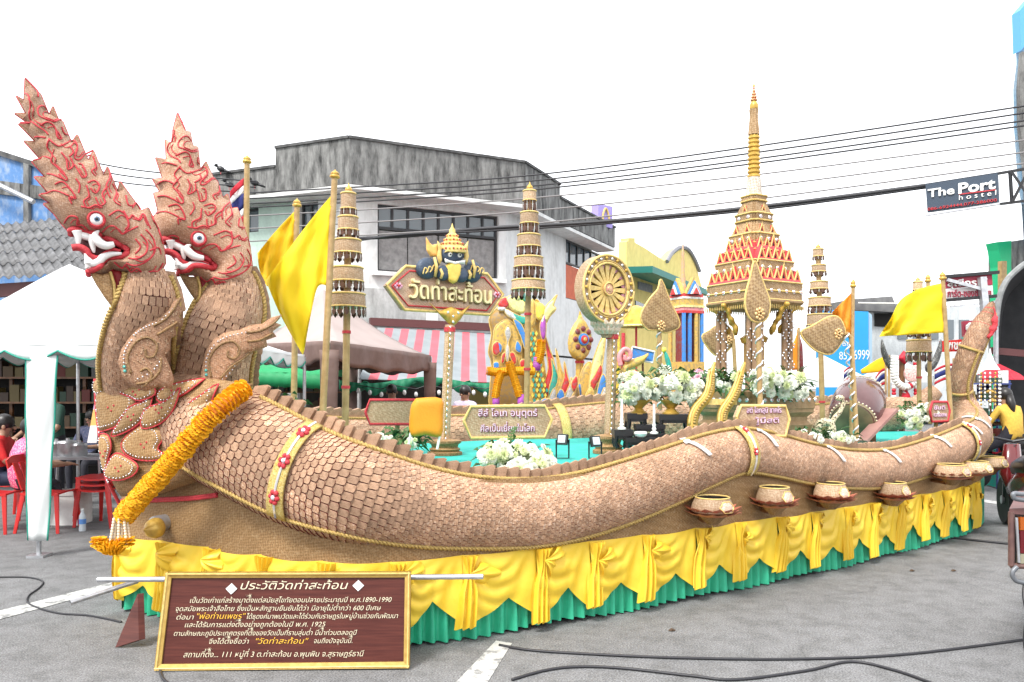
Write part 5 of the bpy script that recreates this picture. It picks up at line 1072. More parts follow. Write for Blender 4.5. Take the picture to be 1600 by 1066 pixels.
# ---- dharma wheel on a lotus post
dp = Pl(950, 452, 6.9, 36); dw = thing('dharma_wheel', 'large gold rimmed woven wheel with spokes on a lotus topped post', 'wheel ornament', W(951, 700, 6.9))
rm = rm_of(dp); c = dp.P(950, 452); RO = .295; RI = .215
g = MB(); g.lathe([(RI, .005), (RI, -.10), (RO, -.10), (RO, .0), (RO * .985, .012), (RO * .86, .012), (RI * 1.06, .012), (RI, .005)], c, 48, rm, cap=False); g.build('rim', M_WEAVE_L, dw, smooth=True, angle=30)
g = MB()
for rr, w in ((RO * .985, .012), (RI * 1.04, .011), (RI * 1.13, .006)): g.tube([c + rm @ Vector((rr * math.cos(a), rr * math.sin(a), .014)) for a in (2 * math.pi * i / 48 for i in range(49))], w, 6)
g.build('gold_hoops', M_YCORD, dw, smooth=2)
g = MB()
for i in range(26):
    a = 2 * math.pi * i / 26; g.cur = i % 2; g.ball(c + rm @ Vector((RO * .90 * math.cos(a), RO * .90 * math.sin(a), .016)), .017 if i % 2 else .014, 6, 4, rm)
o = g.build('rim_jewels', [M_GEM, M_GOLDP], dw, smooth=2); o['kind'] = 'stuff'
g = MB(); g.lathe([(RI, -.085), (RI, -.098)], c, 40, rm); g.build('back_disc', mat('wheel_back_brown', (.055, .03, .018), .8), dw)
spm = MB(); spm.prism([(.05, -.012, 0), (.205, -.024, 0), (.214, 0, 0), (.205, .024, 0), (.05, .012, 0)], (0, 0, .025)); SPK = spm.mesh('spoke', M_YCORD)
rbm = MB(); rbm.prism([(.17, -.034, 0), (.214, -.046, 0), (.214, -.022, 0)], (0, 0, .012)); rbm.prism([(.17, .034, 0), (.214, .046, 0), (.214, .022, 0)], (0, 0, .012)); PTL = rbm.mesh('petal_trim', M_PINK)
for i in range(16):
    M = Matrix.Translation(c + dp.n * -.03) @ rm.to_4x4() @ Matrix.Rotation(2 * math.pi * i / 16, 4, 'Z'); piece('spoke', SPK, M, dw); piece('petal_trim', PTL, M, dw)
g = MB(); g.lathe([(.052, -.06), (.052, .01), (.04, .02), (.026, .02), (.02, .03), (.003, .033)], c, 20, rm); g.build('hub', mat('dusty_rose_gold', (.52, .24, .2), .5, (.62, .42, .2), 70), dw, smooth=True)
g = MB(); g.tube([c + rm @ Vector((.055 * math.cos(a), .055 * math.sin(a), .018)) for a in (2 * math.pi * i / 20 for i in range(21))], .008, 5); g.build('hub_ring', M_YCORD, dw, smooth=2)
cc = dp.P(956, 506, -.06); pm_ = MB(); pm_.add([(-.026, 0, 0), (0, -.02, .0), (.026, 0, 0), (.03, -.03, .04), (0, -.055, .03), (-.03, -.03, .04), (0, -.06, .085)], [(0, 1, 4, 5), (1, 2, 3, 4), (5, 4, 6), (4, 3, 6)]); PET = pm_.mesh('lotus_petal', mat('pale_lotus', (.68, .6, .5), .6, (.5, .38, .26), 40))
for row in range(2):
    for i in range(14): piece('lotus_petal', PET, Matrix.Translation(cc + Vector((0, 0, -.09 + .05 * row))) @ Matrix.Rotation(2 * math.pi * (i + .5 * row) / 14, 4, 'Z') @ Matrix.Translation((0, -.06 - .03 * row, 0)), dw)
g = MB(); g.lathe([(.045, -.12), (.07, -.06), (.1, .02)], cc, 16); g.build('lotus_cup', M_WEAVE_L, dw, smooth=True)
c2 = W(952, 682, 6.9); g = post(dw, 957, 520, 952, 684, 7.0, .046); c = W(951, 684, 7.0); pedestal(dw, (c.x, c.y, ZD), .14, c.z - ZD + .03)

# ---- leaf shaped talipot fans
def leaf_fan(label, out, Y, ang, med, stem, spiral, r=.022, trim=None):
    cx = sum(p[0] for p in out) / len(out); cy = sum(p[1] for p in out) / len(out); pl = Pl(cx, cy, Y, ang); t = thing('leaf_fan', label, 'ceremonial fan', W(*stem[-1], Y), 'leaf shaped fans on the float')
    sm = smooth_path(out, 3, True); g = MB(); g.pillow([pl.uv(*p) for p in sm], pl.w, .018, .05); f = g.build('blade', woven('fan_weave', (.50, .35, .18), (.33, .21, .10), .022, (.68, .54, .36), .3), t, smooth=True)
    g = MB(); g.tube([pl.P(*p) for p in sm + sm[:1]], .010, 6, cap=False); g.build('trim', trim or M_YCORD, f, smooth=2)
    g = MB(); u, v = pl.uv(*med)
    for k in range(8): g.ball(pl.w(u + .035 * math.cos(k * .785), v + .042 * math.sin(k * .785), .024), (.016, .012, .016), 6, 4)
    for k in range(5): g.ball(pl.w(u + .018 * math.cos(k * 1.257), v + .018 * math.sin(k * 1.257) + .0, .034), .011, 6, 4)
    g.build('medallion', mat('copper_gold', (.66, .40, .16), .35, (.72, .5, .25), 50, metal=.3), f, smooth=2)
    S = [W(x, y, Y + .02) for x, y in stem]; g = MB(); g.tube(S, r, 10); o = g.build('stem', M_BAMBOO, t, smooth=True)
    if spiral:
        a, b = S[0], S[-1]; n = 90; L = (b - a).length; T = (b - a).normalized(); x = T.cross(Vector((0, 1, 0))).normalized(); y = T.cross(x)
        g = MB(); g.tube([a.lerp(b, i / n) + (x * math.cos(i / n * L / .11 * 6.283) + y * math.sin(i / n * L / .11 * 6.283)) * r * 1.05 for i in range(n + 1)], .009, 5); g.build('silver_spiral', M_GEM, o, smooth=2)
    return t
leaf_fan('broad pointed leaf fan between the wheel and the painted pavilion', [(1033, 437), (1047, 471), (1061, 501), (1058.5, 513), (1040, 520), (1030, 516), (1012, 515), (1002, 501), (1003, 487), (1016, 466), (1028, 452)], 7.6, 25, (1031, 510), [(1030, 516), (1031, 640)], True)
leaf_fan('upright teardrop leaf fan in front of the tall shrine', [(1178.6, 408), (1186, 425), (1195, 449), (1202.6, 473), (1199.6, 494), (1189, 503), (1174, 500), (1165, 482), (1165, 461), (1172, 434)], 6.6, 18, (1184.5, 491), [(1184.6, 503), (1188.5, 660)], True)
leaf_fan('sideways leaf fan with its tip pointing left beside the orange pennant', [(1251, 520), (1270, 509), (1294, 495.6), (1309, 495.6), (1318, 509), (1320, 524), (1309, 543.6), (1297, 553.6), (1282, 551), (1267, 542)], 7.6, 15, (1308, 522), [(1322, 521), (1330, 528), (1339, 690)], True)
leaf_fan('half hidden sideways leaf fan behind the left shrine columns', [(1096.5, 527), (1108, 517), (1120, 509), (1135, 509), (1145, 520), (1146, 536), (1137, 548), (1126, 557), (1112, 551)], 9.2, 15, (1137, 532), [(1146, 530), (1152, 640)], False)

# ---- tall spired shrine
sY = 8.0; kS = sY / F; sc_ = W(1178, 605, sY); sh = thing('spired_shrine', 'tall shrine with tiered red gabled roof and long golden ringed spire', 'shrine', Vector((sc_.x, sc_.y, ZD)))
def zS(py): return H - (py - HY) * kS
ROT = Matrix.Rotation(R(30), 3, 'Z')
def rsq(hd, notch=.12):
    """redented square outline with half diagonal hd"""
    a = hd / 1.414 * 1.05; n = a * notch; q = []
    for sx, sy in ((1, -1), (1, 1), (-1, 1), (-1, -1)):
        c_ = [(a - 2 * n, -a), (a - 2 * n, -a + n), (a - n, -a + n), (a - n, -a + 2 * n), (a, -a + 2 * n)]
        ang = {(1, -1): 0, (1, 1): 90, (-1, 1): 180, (-1, -1): 270}[(sx, sy)]; rr = Matrix.Rotation(R(ang), 2); q += [rr @ Vector(p) for p in c_]
    return [ROT @ Vector((p.x, p.y, 0)) for p in q]
def stack(nm, prof, m_, parent=None, smooth=False):
    """redented plan lofted through (half diagonal px, row px)"""
    g = MB(); n = 20; o = []
    for hw, py in prof: o += [Vector((sc_.x, sc_.y, zS(py))) + p for p in rsq(hw * kS)]
    N = len(prof); g.add(o, [(i * n + k, i * n + (k + 1) % n, (i + 1) * n + (k + 1) % n, (i + 1) * n + k) for i in range(N - 1) for k in range(n)] + [tuple(range(n))[::-1], tuple((N - 1) * n + k for k in range(n))]); return g.build(nm, m_, parent or sh, smooth=smooth)
M_SHR = woven('shrine_weave', (.42, .28, .15), (.30, .19, .09), .016, (.62, .5, .34), .4)
M_SHRD = mat('shrine_moulding', (.34, .22, .11), .6, (.26, .16, .07), 20, bump=.2)
stack('pedestal', [(96, 690), (96, 678), (88, 672), (92, 662), (84, 656), (84, 650), (94, 643), (94, 638), (96, 637), (96, 612), (92, 611)], M_SHRD)
stack('eave_soffit', [(60, 484), (74, 480), (79, 477), (79, 474), (74, 474)], M_SHRD)
t1 = stack('roof_tier', [(76, 474), (76, 447), (66, 440), (64, 436)], M_SHR); t2 = stack('roof_tier', [(63, 437), (63, 414), (52, 407), (49, 404)], M_SHR); t3 = stack('roof_tier', [(48, 408), (48, 396), (43, 390), (40, 385)], M_SHR); t4 = stack('roof_tier', [(40, 386), (40, 370), (36, 366), (31, 356), (28, 349)], M_SHR)
t5 = stack('roof_tier', [(30, 349), (30, 337), (27, 333), (22, 324), (19, 317)], M_SHR); t6 = stack('roof_tier', [(20.5, 317), (20.5, 308), (14, 306), (12, 304)], M_SHR)
for pf in ([(75.5, 446.5), (64.8, 436.5)], [(62.5, 413.5), (49.8, 404.5)], [(47.6, 395.5), (40.8, 385.5)]): stack('red_roof_slope', [(pf[0][0] + 1, pf[0][1]), (pf[1][0] + 1.2, pf[1][1])], mat('gable_red', (.60, .05, .06), .55, (.52, .04, .05), 12))
for hw, pys in ((77, (474, 461, 447)), (64, (436, 414)), (49, (407, 396)), (41, (385, 370)), (31, (348, 337)), (21.5, (316, 308))):
    for py in pys:
        g = MB(); P = [Vector((sc_.x, sc_.y, zS(py))) + p for p in rsq(hw * kS)]; g.tube(P + P[:1], .008, 4, cap=False); g.build('gold_line', M_YCORD, {77: t1, 64: t2, 49: t3, 41: t4, 31: t5, 21.5: t6}[hw])
gm = MB(); gm.cur = 0; gm.prism([(-.5, 0, 0), (.5, 0, 0), (.0, 0, 1.15)], (0, 1.0, .25)); gm.cur = 1; gm.prism([(-.30, -.04, .06), (.30, -.04, .06), (0, -.04, .72)], (0, .02, 0)); gm.cur = 2
for a, b in (((-.56, 0, -.03), (0, 0, 1.22)), ((.56, 0, -.03), (0, 0, 1.22))): gm.tube([(a[0], -.05, a[2]), (b[0], -.05, b[2])], .075, 5)
gm.tube([(0, -.05, 1.15), (.0, -.08, 1.5)], [.06, .01], 5); GAB = gm.mesh('gable', [mat('gable_red', (.60, .05, .06), .55, (.52, .04, .05), 12), M_DARK, M_YCORD])
for hw, py, n, s, par in ((72, 452, 6, .105, t1), (59, 418, 5, .098, t2), (45, 397.5, 4, .085, t3), (37, 372, 2, .07, t4), (27, 338, 1, .06, t5)):
    a = hw * kS / 1.414 * 1.02
    for f_ in range(4):
        for i in range(n):
            x = (i - (n - 1) / 2) * (2 * a * .86 / n); big = 1.25 if n > 2 and i in ((n - 1) // 2, n // 2) and n % 2 == 0 and i == n // 2 else 1.0
            M = Matrix.Translation((sc_.x, sc_.y, zS(py))) @ (ROT @ Matrix.Rotation(R(90 * f_), 3, 'Z')).to_4x4() @ Matrix.Translation((x, -a, 0)) @ Matrix.Diagonal((s * 1.12, s * .9, s * big * 1.25, 1)); piece('gable', GAB, M, par)
g = MB()
for hw, py, n in ((76.5, 461, 6), (63.5, 425, 5), (48.5, 402, 4), (40.5, 378, 3), (30.5, 343, 2), (96.5, 624, 9)):
    a = hw * kS / 1.414 * 1.055
    for f_ in range(4):
        for i in range(n):
            x = (i - (n - 1) / 2) * (2 * a * .84 / n); p = Vector((sc_.x, sc_.y, zS(py))) + ROT @ (Matrix.Rotation(R(90 * f_), 3, 'Z') @ Vector((x, -a, 0))); g.cur = 0; M3 = ROT @ Matrix.Rotation(R(90 * f_), 3, 'Z'); g.ball(p, (.024, .008, .02), 8, 4, M3); g.cur = 1; g.ball(p, (.008, .013, .008), 6, 4, M3)
o = g.build('mirror_studs', [M_GEM, M_RED], sh, smooth=2); o['kind'] = 'stuff'
def lth(nm, prof, m_, n=20, **kw):
    g = MB(); g.lathe([(r * kS, zS(y) - zS(605)) for r, y in prof], (sc_.x, sc_.y, zS(605)), n, **kw); return g.build(nm, m_, sh, smooth=True)
lth('collar', [(13, 306), (12, 300), (11, 285), (10, 278), (9, 278)], woven('collar_weave', (.62, .58, .52), (.45, .38, .3), .02, (.8, .78, .74), .5))
pr = []
for i in range(10):
    y0 = 278 - 6.7 * i; r = 10 - .12 * i; pr += [(r * .82, y0), (r, y0 - 1), (r, y0 - 3.6), (r * .82, y0 - 5), (r * .78, y0 - 6.5)]
lth('spire_rings', pr, M_GOLDP)
g = MB(); n = 18
def reed(u, v): a = 2 * math.pi * u; r = (8.2 - 3.2 * v + 1.6 * max(0, v - .75) * 4) * kS * (1 + .1 * math.cos(a * 9)); return Vector((sc_.x + r * math.cos(a), sc_.y + r * math.sin(a), zS(211 - 40 * v)))
g.grid(reed, 54, 10, True); g.build('reeded_neck', M_SHR, sh, smooth=2)
lth('spire_cup', [(5.5, 172), (6.6, 170), (6.6, 164), (5, 161), (3.5, 158)], M_GOLDP)
pr = []
for i in range(5):
    y0 = 158 - 4.6 * i; r = 5.4 - .95 * i; pr += [(r * .6, y0), (r, y0 - .6), (r, y0 - 2.4), (r * .6, y0 - 3.2)]
lth('spire_bud', pr, mat('red_gold_bud', (.45, .06, .05), .5, (.7, .5, .2), 90, lo=.48, hi=.52), 14); lth('spire_tip', [(1.4, 136), (1.8, 134), (.6, 131), (.1, 127)], M_GOLDP, 10)
# columns with bead strings, curved gold brackets
a = 46 * kS
for i, (x, y) in enumerate(((1, 1), (1, -1), (-1, 1), (-1, -1))):
    for dx, dy in ((0, 0), (-.09 * x, .0), (0, -.09 * y)):
        p = Vector((sc_.x, sc_.y, 0)) + ROT @ Vector(((a * x + dx) * .82, (a * y + dy) * .82, 0)); g = MB(); g.tube([(p.x, p.y, zS(612)), (p.x, p.y, zS(478))], .028, 10); g.build('column', mat('shrine_column', (.24, .14, .08), .5, (.32, .2, .11), 25), sh, smooth=True)
        g = MB(); n = 30; st_ = Vector((sc_.x - p.x, 0, 0)).normalized() * .0
        for j in range(n): g.ball((p.x + .030 * math.sin(j * .9), p.y - .036, zS(612) + (zS(480) - zS(612)) * (j + .5) / n), (.009, .007, .011), 5, 4)
        o = g.build('bead_string', M_GEM, sh, smooth=2); o['kind'] = 'stuff'
for i in range(8):
    ang = R(i * 45 + 30); d_ = Vector((math.cos(ang), math.sin(ang), 0)); P = [Vector((sc_.x, sc_.y, 0)) + d_ * (r_ * kS) + Vector((0, 0, zS(y_))) for r_, y_ in smooth_path([(38, 522), (40, 512), (46, 504), (52, 497), (55, 488), (62, 484), (66, 478)], 4)]
    g = MB(); g.tube(P, [.016 + .012 * math.sin(j * .5) ** 2 for j in range(len(P))], 7); g.build('naga_bracket', M_GOLDP, sh, smooth=2)
g = MB(); n = 26
for i in range(4 * n):
    f_, j = divmod(i, n); aa = 77 * kS / 1.414; p = Vector((sc_.x, sc_.y, zS(480))) + ROT @ (Matrix.Rotation(R(90 * f_), 3, 'Z') @ Vector(((j / n - .5) * 2 * aa * .9, -aa, 0))); g.ball(p + Vector((0, 0, -.025)), (.006, .006, .026), 5, 4)
o = g.build('fringe_beads', M_YCORD, sh, smooth=2); o['kind'] = 'stuff'
g = MB(); g.box((sc_.x, sc_.y, zS(560)), (.16, .16, .3)); g.lathe([(.12, 0), (.14, .05), (.07, .1), (.08, .2), (.03, .32), (.005, .4)], (sc_.x, sc_.y, zS(560) + .15), 14); g.build('relic_stand', M_GOLDP, sh)
# gold naga stair rails before the shrine
for lb_, pts in (('left gold naga stair rail in front of the shrine', [(1117, 566), (1112, 584), (1110, 602), (1104, 620), (1088, 640), (1082, 660), (1083, 690)]), ('right gold naga stair rail in front of the shrine', [(1164, 566), (1158, 584), (1152, 604), (1144, 622), (1131, 642), (1128, 660), (1129, 690)])):
    t = thing('stair_rail', lb_, 'stair rail', W(pts[-1][0], 690, 6.9), 'gold naga stair rails'); g = MB(); P = [W(x, y, 7.0 - .15 * (y - 566) / 120) for x, y in smooth_path(pts, 5)]; g.tube(P, [.012 + .035 * min(1, i / 12) for i in range(len(P))], 8, sx=.7); g.build('rail', M_GOLDP, t, smooth=2)
    g = MB(); g.tube([p + Vector((-.03, -.02, .01)) for p in P[4:-4]], .012, 6); g.build('gold_edge', M_YCORD, t, smooth=2)
    g = MB()
    for p in P[6:-3:1]: g.ball(p + Vector((.01, -.04, 0)), (.016, .012, .012), 6, 4)
    o = g.build('rail_scales', M_GOLD, t, smooth=2); o['kind'] = 'stuff'
g = MB(); a, b = W(1088, 628, 6.95), W(1150, 628, 6.95); g.bar(a, b, .06, .05); o = g.build('stair_crossbar', M_YCORD); tag(o, 'pale gold crossbar between the two naga stair rails', 'bar')

# ---- black altar tables, gold bowls, candlesticks
def table(label, x0, x1, ytop, yfoot, Y, dp=.26, h=.05):
    a, b = W(x0, ytop, Y), W(x1, ytop, Y); f = max(ZD, W(0, yfoot, Y).z); c = (a + b) / 2; t = thing('altar_table', label, 'table', (c.x, c.y, f), 'black lacquer altar tables'); w = b.x - a.x
    g = MB(); g.box((c.x, c.y + dp / 2, c.z - h / 2), (w, dp, h)); g.build('tabletop', M_BLACK, t)
    g = MB(); g.box((c.x, c.y + dp / 2, c.z - h - .012), (w * .93, dp * .9, .024)); g.build('apron', M_BLACK, t)
    for sx in (-1, 1):
        for sy in (0, 1):
            x = c.x + sx * (w / 2 - .025); y = c.y + .025 + sy * (dp - .05); g = MB(); g.tube([(x, y, c.z - h), (x + sx * .012, y, c.z - h - (c.z - h - f) * .6), (x - sx * .006, y, f)], [.022, .017, .022], 6); g.build('leg', M_BLACK, t)
table('tall black altar table under the right flower bowl', 1030, 1083, 648, 690, 6.9); table('tall black altar table under the left flower bowl', 980, 1012, 646, 690, 6.95, .2); table('low black altar table holding the left candlestick', 960, 990, 672, 700, 6.6, .2); table('low black altar table holding the white bowl', 978, 1026, 685, 706, 6.5, .2, .035); table('low black altar table holding the right candlestick', 1008, 1046, 679, 702, 6.6, .2, .035)
table('middle black altar table between the flower bowls', 994, 1040, 664, 698, 6.8, .16, .035)
for px, lab in ((998, 'left gold footed bowl under the white altar flowers'), (1048, 'right gold footed bowl under the white altar flowers')):
    c = W(px, 647, 7.02); g = MB(); g.lathe([(.075, 0), (.075, .012), (.05, .03), (.035, .05), (.06, .075), (.095, .11), (.10, .125), (.085, .12), (.03, .08)], c, 18); o = g.build('gold_bowl', M_GOLDP, smooth=True); tag(o, lab, 'bowl', 'gold footed bowls')
for px, y0, y1, lab in ((971.5, 671, 625, 'white candlestick left of the altar'), (1022, 678, 632, 'white candlestick before the altar flowers')):
    c = W(px, y0, 6.62); h = W(px, y1, 6.62).z - c.z; g = MB(); g.lathe([(.035, 0), (.036, .012), (.012, .025), (.02, .04), (.012, .055), (.017, .07), (.010, .09), (.010, h), (.002, h + .005)], c, 12); o = g.build('candlestick', M_WHITE, smooth=True); tag(o, lab, 'candlestick', 'white candlesticks')
c = W(1001, 684, 6.55); g = MB(); g.lathe([(.03, 0), (.045, .012), (.055, .035), (.05, .05), (.042, .05), (.03, .02)], c, 16); tag(g.build('white_bowl', M_WHITE, smooth=True), 'small white bowl on the low black altar table', 'bowl')
# floodlights
for px, py, Y, lab in ((879, 687, 6.4, 'black floodlight on the turquoise carpet'), (930, 690, 6.4, 'black floodlight beside the wheel post')):
    c = W(px, py, Y); t = thing('floodlight', lab, 'floodlight', (c.x, c.y, ZD), 'black floodlights'); M3 = Matrix.Rotation(R(-25 if px < 900 else 25), 3, 'Z') @ Matrix.Rotation(R(-18), 3, 'X')
    g = MB(); g.box(c, (.085, .03, .085), M3); g.build('body', M_BLACK, t); g = MB(); g.box(c + M3 @ Vector((0, -.019, 0)), (.06, .008, .06), M3); g.build('lens', mat('lamp_glass', (.55, .58, .6), .1), t)
    g = MB(); g.tube([c + Vector((-.05, 0, 0)), (c.x - .05, c.y, ZD + .012), (c.x + .05, c.y, ZD + .012), c + Vector((.05, 0, 0))], .008, 6); g.build('bracket', M_BLACK, t)
# upright orange cloth panel
ocp = Pl(667, 650, 6.0, 10); t = thing('orange_cloth_panel', 'upright orange cloth covered panel on white legs beside the temple sign post', 'cloth panel', W(665, 700, 6.0))
g = MB(); g.pillow([ocp.uv(*p) for p in smooth_path([(641, 680), (641, 640), (648, 625), (656, 622), (690, 623), (692, 650), (689, 682), (664, 680)], 3, True)], ocp.w, .035, .06); g.build('cover', mat('orange_cloth', (.78, .31, .012), .55, (.74, .27, .01), 5, bump=.1, trans=.1), t, smooth=2)
for x in (642, 688):
    g = MB(); g.tube([ocp.P(x, 676), ocp.P(x - 5, 702)], .01, 6); g.build('leg', M_WHITE, t)
# ---- barrel drum with studded skins
dc = W(1340, 636, 8.5); ax = Vector((-.42, -.62, -.42)).normalized(); dr = thing('barrel_drum', 'large dark red barrel drum with studded skin on a stand near the tail', 'drum', (dc.x, dc.y, ZD)); rm = ax.to_track_quat('Z', 'Y').to_matrix()
g = MB(); g.lathe([(.21, -.30), (.26, -.18), (.275, 0), (.26, .18), (.21, .30)], dc, 28, rm); g.build('shell', mat('drum_lacquer', (.09, .035, .035), .18, (.13, .06, .06), 4, coat=.5), dr, smooth=2)
for z in (-.30, .30):
    g = MB(); g.lathe([(.005, z * 1.012), (.19, z * 1.01), (.214, z * .99), (.222, z * .9), (.216, z * .88)], dc, 28, rm); g.build('skin', mat('drum_skin', (.30, .24, .13), .6, (.16, .14, .08), 6), dr, smooth=True)
    g = MB()
    for i in range(36): a = 2 * math.pi * i / 36; g.ball(dc + rm @ Vector((.225 * math.cos(a), .225 * math.sin(a), z * .9)), .011, 6, 4)
    o = g.build('studs', mat('stud_cream', (.7, .62, .45), .5), dr, smooth=2); o['kind'] = 'stuff'
for sx in (-1, 1):
    g = MB(); g.bar((dc.x + sx * .16, dc.y, ZD), (dc.x + sx * .16, dc.y, dc.z - .2), .05, .05); g.build('stand', M_WOOD, dr)
# beaded little naga beside the drum
bn = thing('beaded_snake', 'cream beaded little naga figure in front of the drum', 'figurine', W(1300, 695, 7.8)); P = [W(x, y, 7.8) for x, y in smooth_path([(1276, 676), (1280, 664), (1290, 659), (1299, 664), (1301, 678), (1296, 688), (1297, 670), (1303, 655), (1312, 644), (1318, 630), (1312, 622)], 6)]
g = MB(); g.tube(P, [.045 - .028 * i / len(P) for i in range(len(P))], 8); g.build('body', mat('cream_beadwork', (.72, .62, .42), .5, (.10, .07, .04), 70, lo=.52, hi=.56), bn, smooth=2)
g = MB(); g.ball(P[-1], (.05, .03, .03), 8, 6); g.build('head', MATS['cream_beadwork'], bn, smooth=2)
# plank ramp
o = MB(); o.bar(W(1345, 690, 8.0), W(1393, 640, 8.3), .14, .03); tag(o.build('plank', mat('pinkish_plank', (.36, .20, .17), .6, (.30, .15, .13), 8)), 'pinkish wooden plank leaning behind the near body beside the drum', 'plank')

# ---- alms bowls on lotus stands along the side
pb = MB(); pb.add([(-.5, 0, 0), (.5, 0, 0), (.55, -.35, .28), (0, -.75, .5), (-.55, -.35, .28), (-.5, .06, -.02), (.5, .06, -.02), (0, -.45, .22)], [(0, 1, 2, 7), (7, 2, 3), (7, 3, 4), (0, 7, 4), (5, 4, 3), (5, 3, 2, 6)]); LOT = pb.mesh('lotus_petal', mat('lotus_red', (.46, .09, .08), .5, (.36, .17, .08), 40))
BOWLS = [(1113, 777, 26, 1112, 808, 45), (1210, 761, 22, 1210, 794, 39), (1298, 755, 20.5, 1297, 786, 40), (1396, 754, 18, 1400, 782, 34), (1487, 726, 20, 1484, 750, 31), (1524, 721, 18, 1530, 744, 26), (1549, 714, 17, 1553, 735, 22)]
for i, (rx, ry, rw, lx, ly, lw) in enumerate(BOWLS):
    Y = (edgeY(min(rx, 1525)) - .24) if rx < 1450 else (7.75, 8.35, 8.95)[i - 4]; k = Y / F
    lab = ('leftmost alms bowl on a red lotus stand, nearest the naga head', 'second alms bowl from the left on a red lotus stand', 'third alms bowl from the left on a red lotus stand', 'fourth alms bowl from the left, alone below the rising body', 'fifth alms bowl, first of the three overlapping at the tail end', 'sixth alms bowl, middle of the three overlapping at the tail end', 'rightmost alms bowl on a red lotus stand beside the motorbike')[i]
    c = W(rx, ly, Y); zr = W(rx, ry, Y).z - c.z; r = rw * k; t = thing('alms_bowl', lab, 'alms bowl', c, 'alms bowls on lotus stands')
    g = MB(); h = zr; g.lathe([(r * .8, .02), (r * 1.24, h * .3), (r * 1.28, h * .42), (r * 1.18, h * .7), (r, h), (r * .96, h), (r * 1.1, h * .7), (r * .9, h * .3), (.01, .03)], c, 26); b = g.build('bowl', M_WEAVE_L, t, smooth=True, angle=50)
    g = MB(); g.tube([c + Vector((r * math.cos(a), r * math.sin(a), h)) for a in (2 * math.pi * j / 28 for j in range(29))], .006, 5); g.build('rim', M_YCORD, b, smooth=2)
    prf = [(.02, r * .8), (h * .3, r * 1.24), (h * .42, r * 1.28), (h * .7, r * 1.18), (h, r)]; g = MB(); g.lathe([(r * .955, h - .006), (r * 1.07, h * .68), (r * .8, h * .33), (.01, .04)], c, 24, cap=False); g.build('black_lining', M_DARK, b, smooth=2)  # inner face of the bowl coloured near black all over
    def onb(a, z, o): q = lerp_table(prf, z)[0] + o; return c + Vector((q * math.cos(a), q * math.sin(a), z))
    hx = [(R(-58) + .46 * math.cos(q), h * (.6 + .30 * math.sin(q))) for q in (math.pi / 3 * j for j in range(6))]; hx = [(p_[0] + (q_[0] - p_[0]) * e / 4, p_[1] + (q_[1] - p_[1]) * e / 4) for p_, q_ in zip(hx, hx[1:] + hx[:1]) for e in range(4)]; hm = (R(-58), h * .6)
    g = MB(); V_ = [onb(*hm, .008)] + [onb(hm[0] + (x - hm[0]) * .5, hm[1] + (y - hm[1]) * .5, .008) for x, y in hx] + [onb(x, y, .006) for x, y in hx]; g.add(V_, [(0, 1 + j, 1 + (j + 1) % 24) for j in range(24)] + [(1 + j, 25 + j, 25 + (j + 1) % 24, 1 + (j + 1) % 24) for j in range(24)]); md = g.build('hexagon_patch', woven('sparkle_patch', (.66, .55, .45), (.5, .38, .3), .012, (.85, .8, .76), .6), b)
    g = MB(); g.tube([onb(x, y, .007) for x, y in hx + hx[:1]], .0045, 5, cap=False); g.build('patch_trim', M_YCORD, md)
    lr = lw * k * .98
    for row, n, sc2, z in ((0, 13, 1.0, .035), (1, 13, .92, .012)):
        for j in range(n):
            M = Matrix.Translation(c + Vector((0, 0, z))) @ Matrix.Rotation(2 * math.pi * (j + .5 * row) / n, 4, 'Z') @ Matrix.Translation((0, -lr * .55, 0)) @ Matrix.Diagonal((lr * .34, lr * .66 * sc2, lr * (.5 - .16 * row), 1)); piece('lotus_petal', LOT, M, t)
    g = MB(); g.lathe([(lr * .2, -.05), (lr * .45, 0), (lr * .55, .025), (lr * .4, .035)], c, 18); g.build('lotus_base', M_WEAVE_D, t, smooth=True)
    p, nn = along(acc[-1] * .999) if rx > 1525 else (Vector((W(rx, 0, edgeY(rx)).x, edgeY(rx))), Vector((0, -1)))
    g = MB(); g.bar(c + Vector((0, 0, -.03)), Vector((c.x - .03 + (-.25 if rx > 1525 else 0), c.y + .5, c.z - .03)), .12, .03); g.build('bracket', M_WOOD, t)
    g = MB(); g.bar(c + Vector((-lr * 1.25, .16, .02)), c + Vector((lr * 1.25, .16, .02)), .04, .05); g.build('rail', M_WOOD, t)
# ================================================================ BEHIND AND AROUND THE FLOAT
def ringcurve(c, r, n=24, sz=1.0): return [Vector(c) + Vector((r * math.cos(2 * math.pi * i / n), r * math.sin(2 * math.pi * i / n), 0)) for i in range(n + 1)]
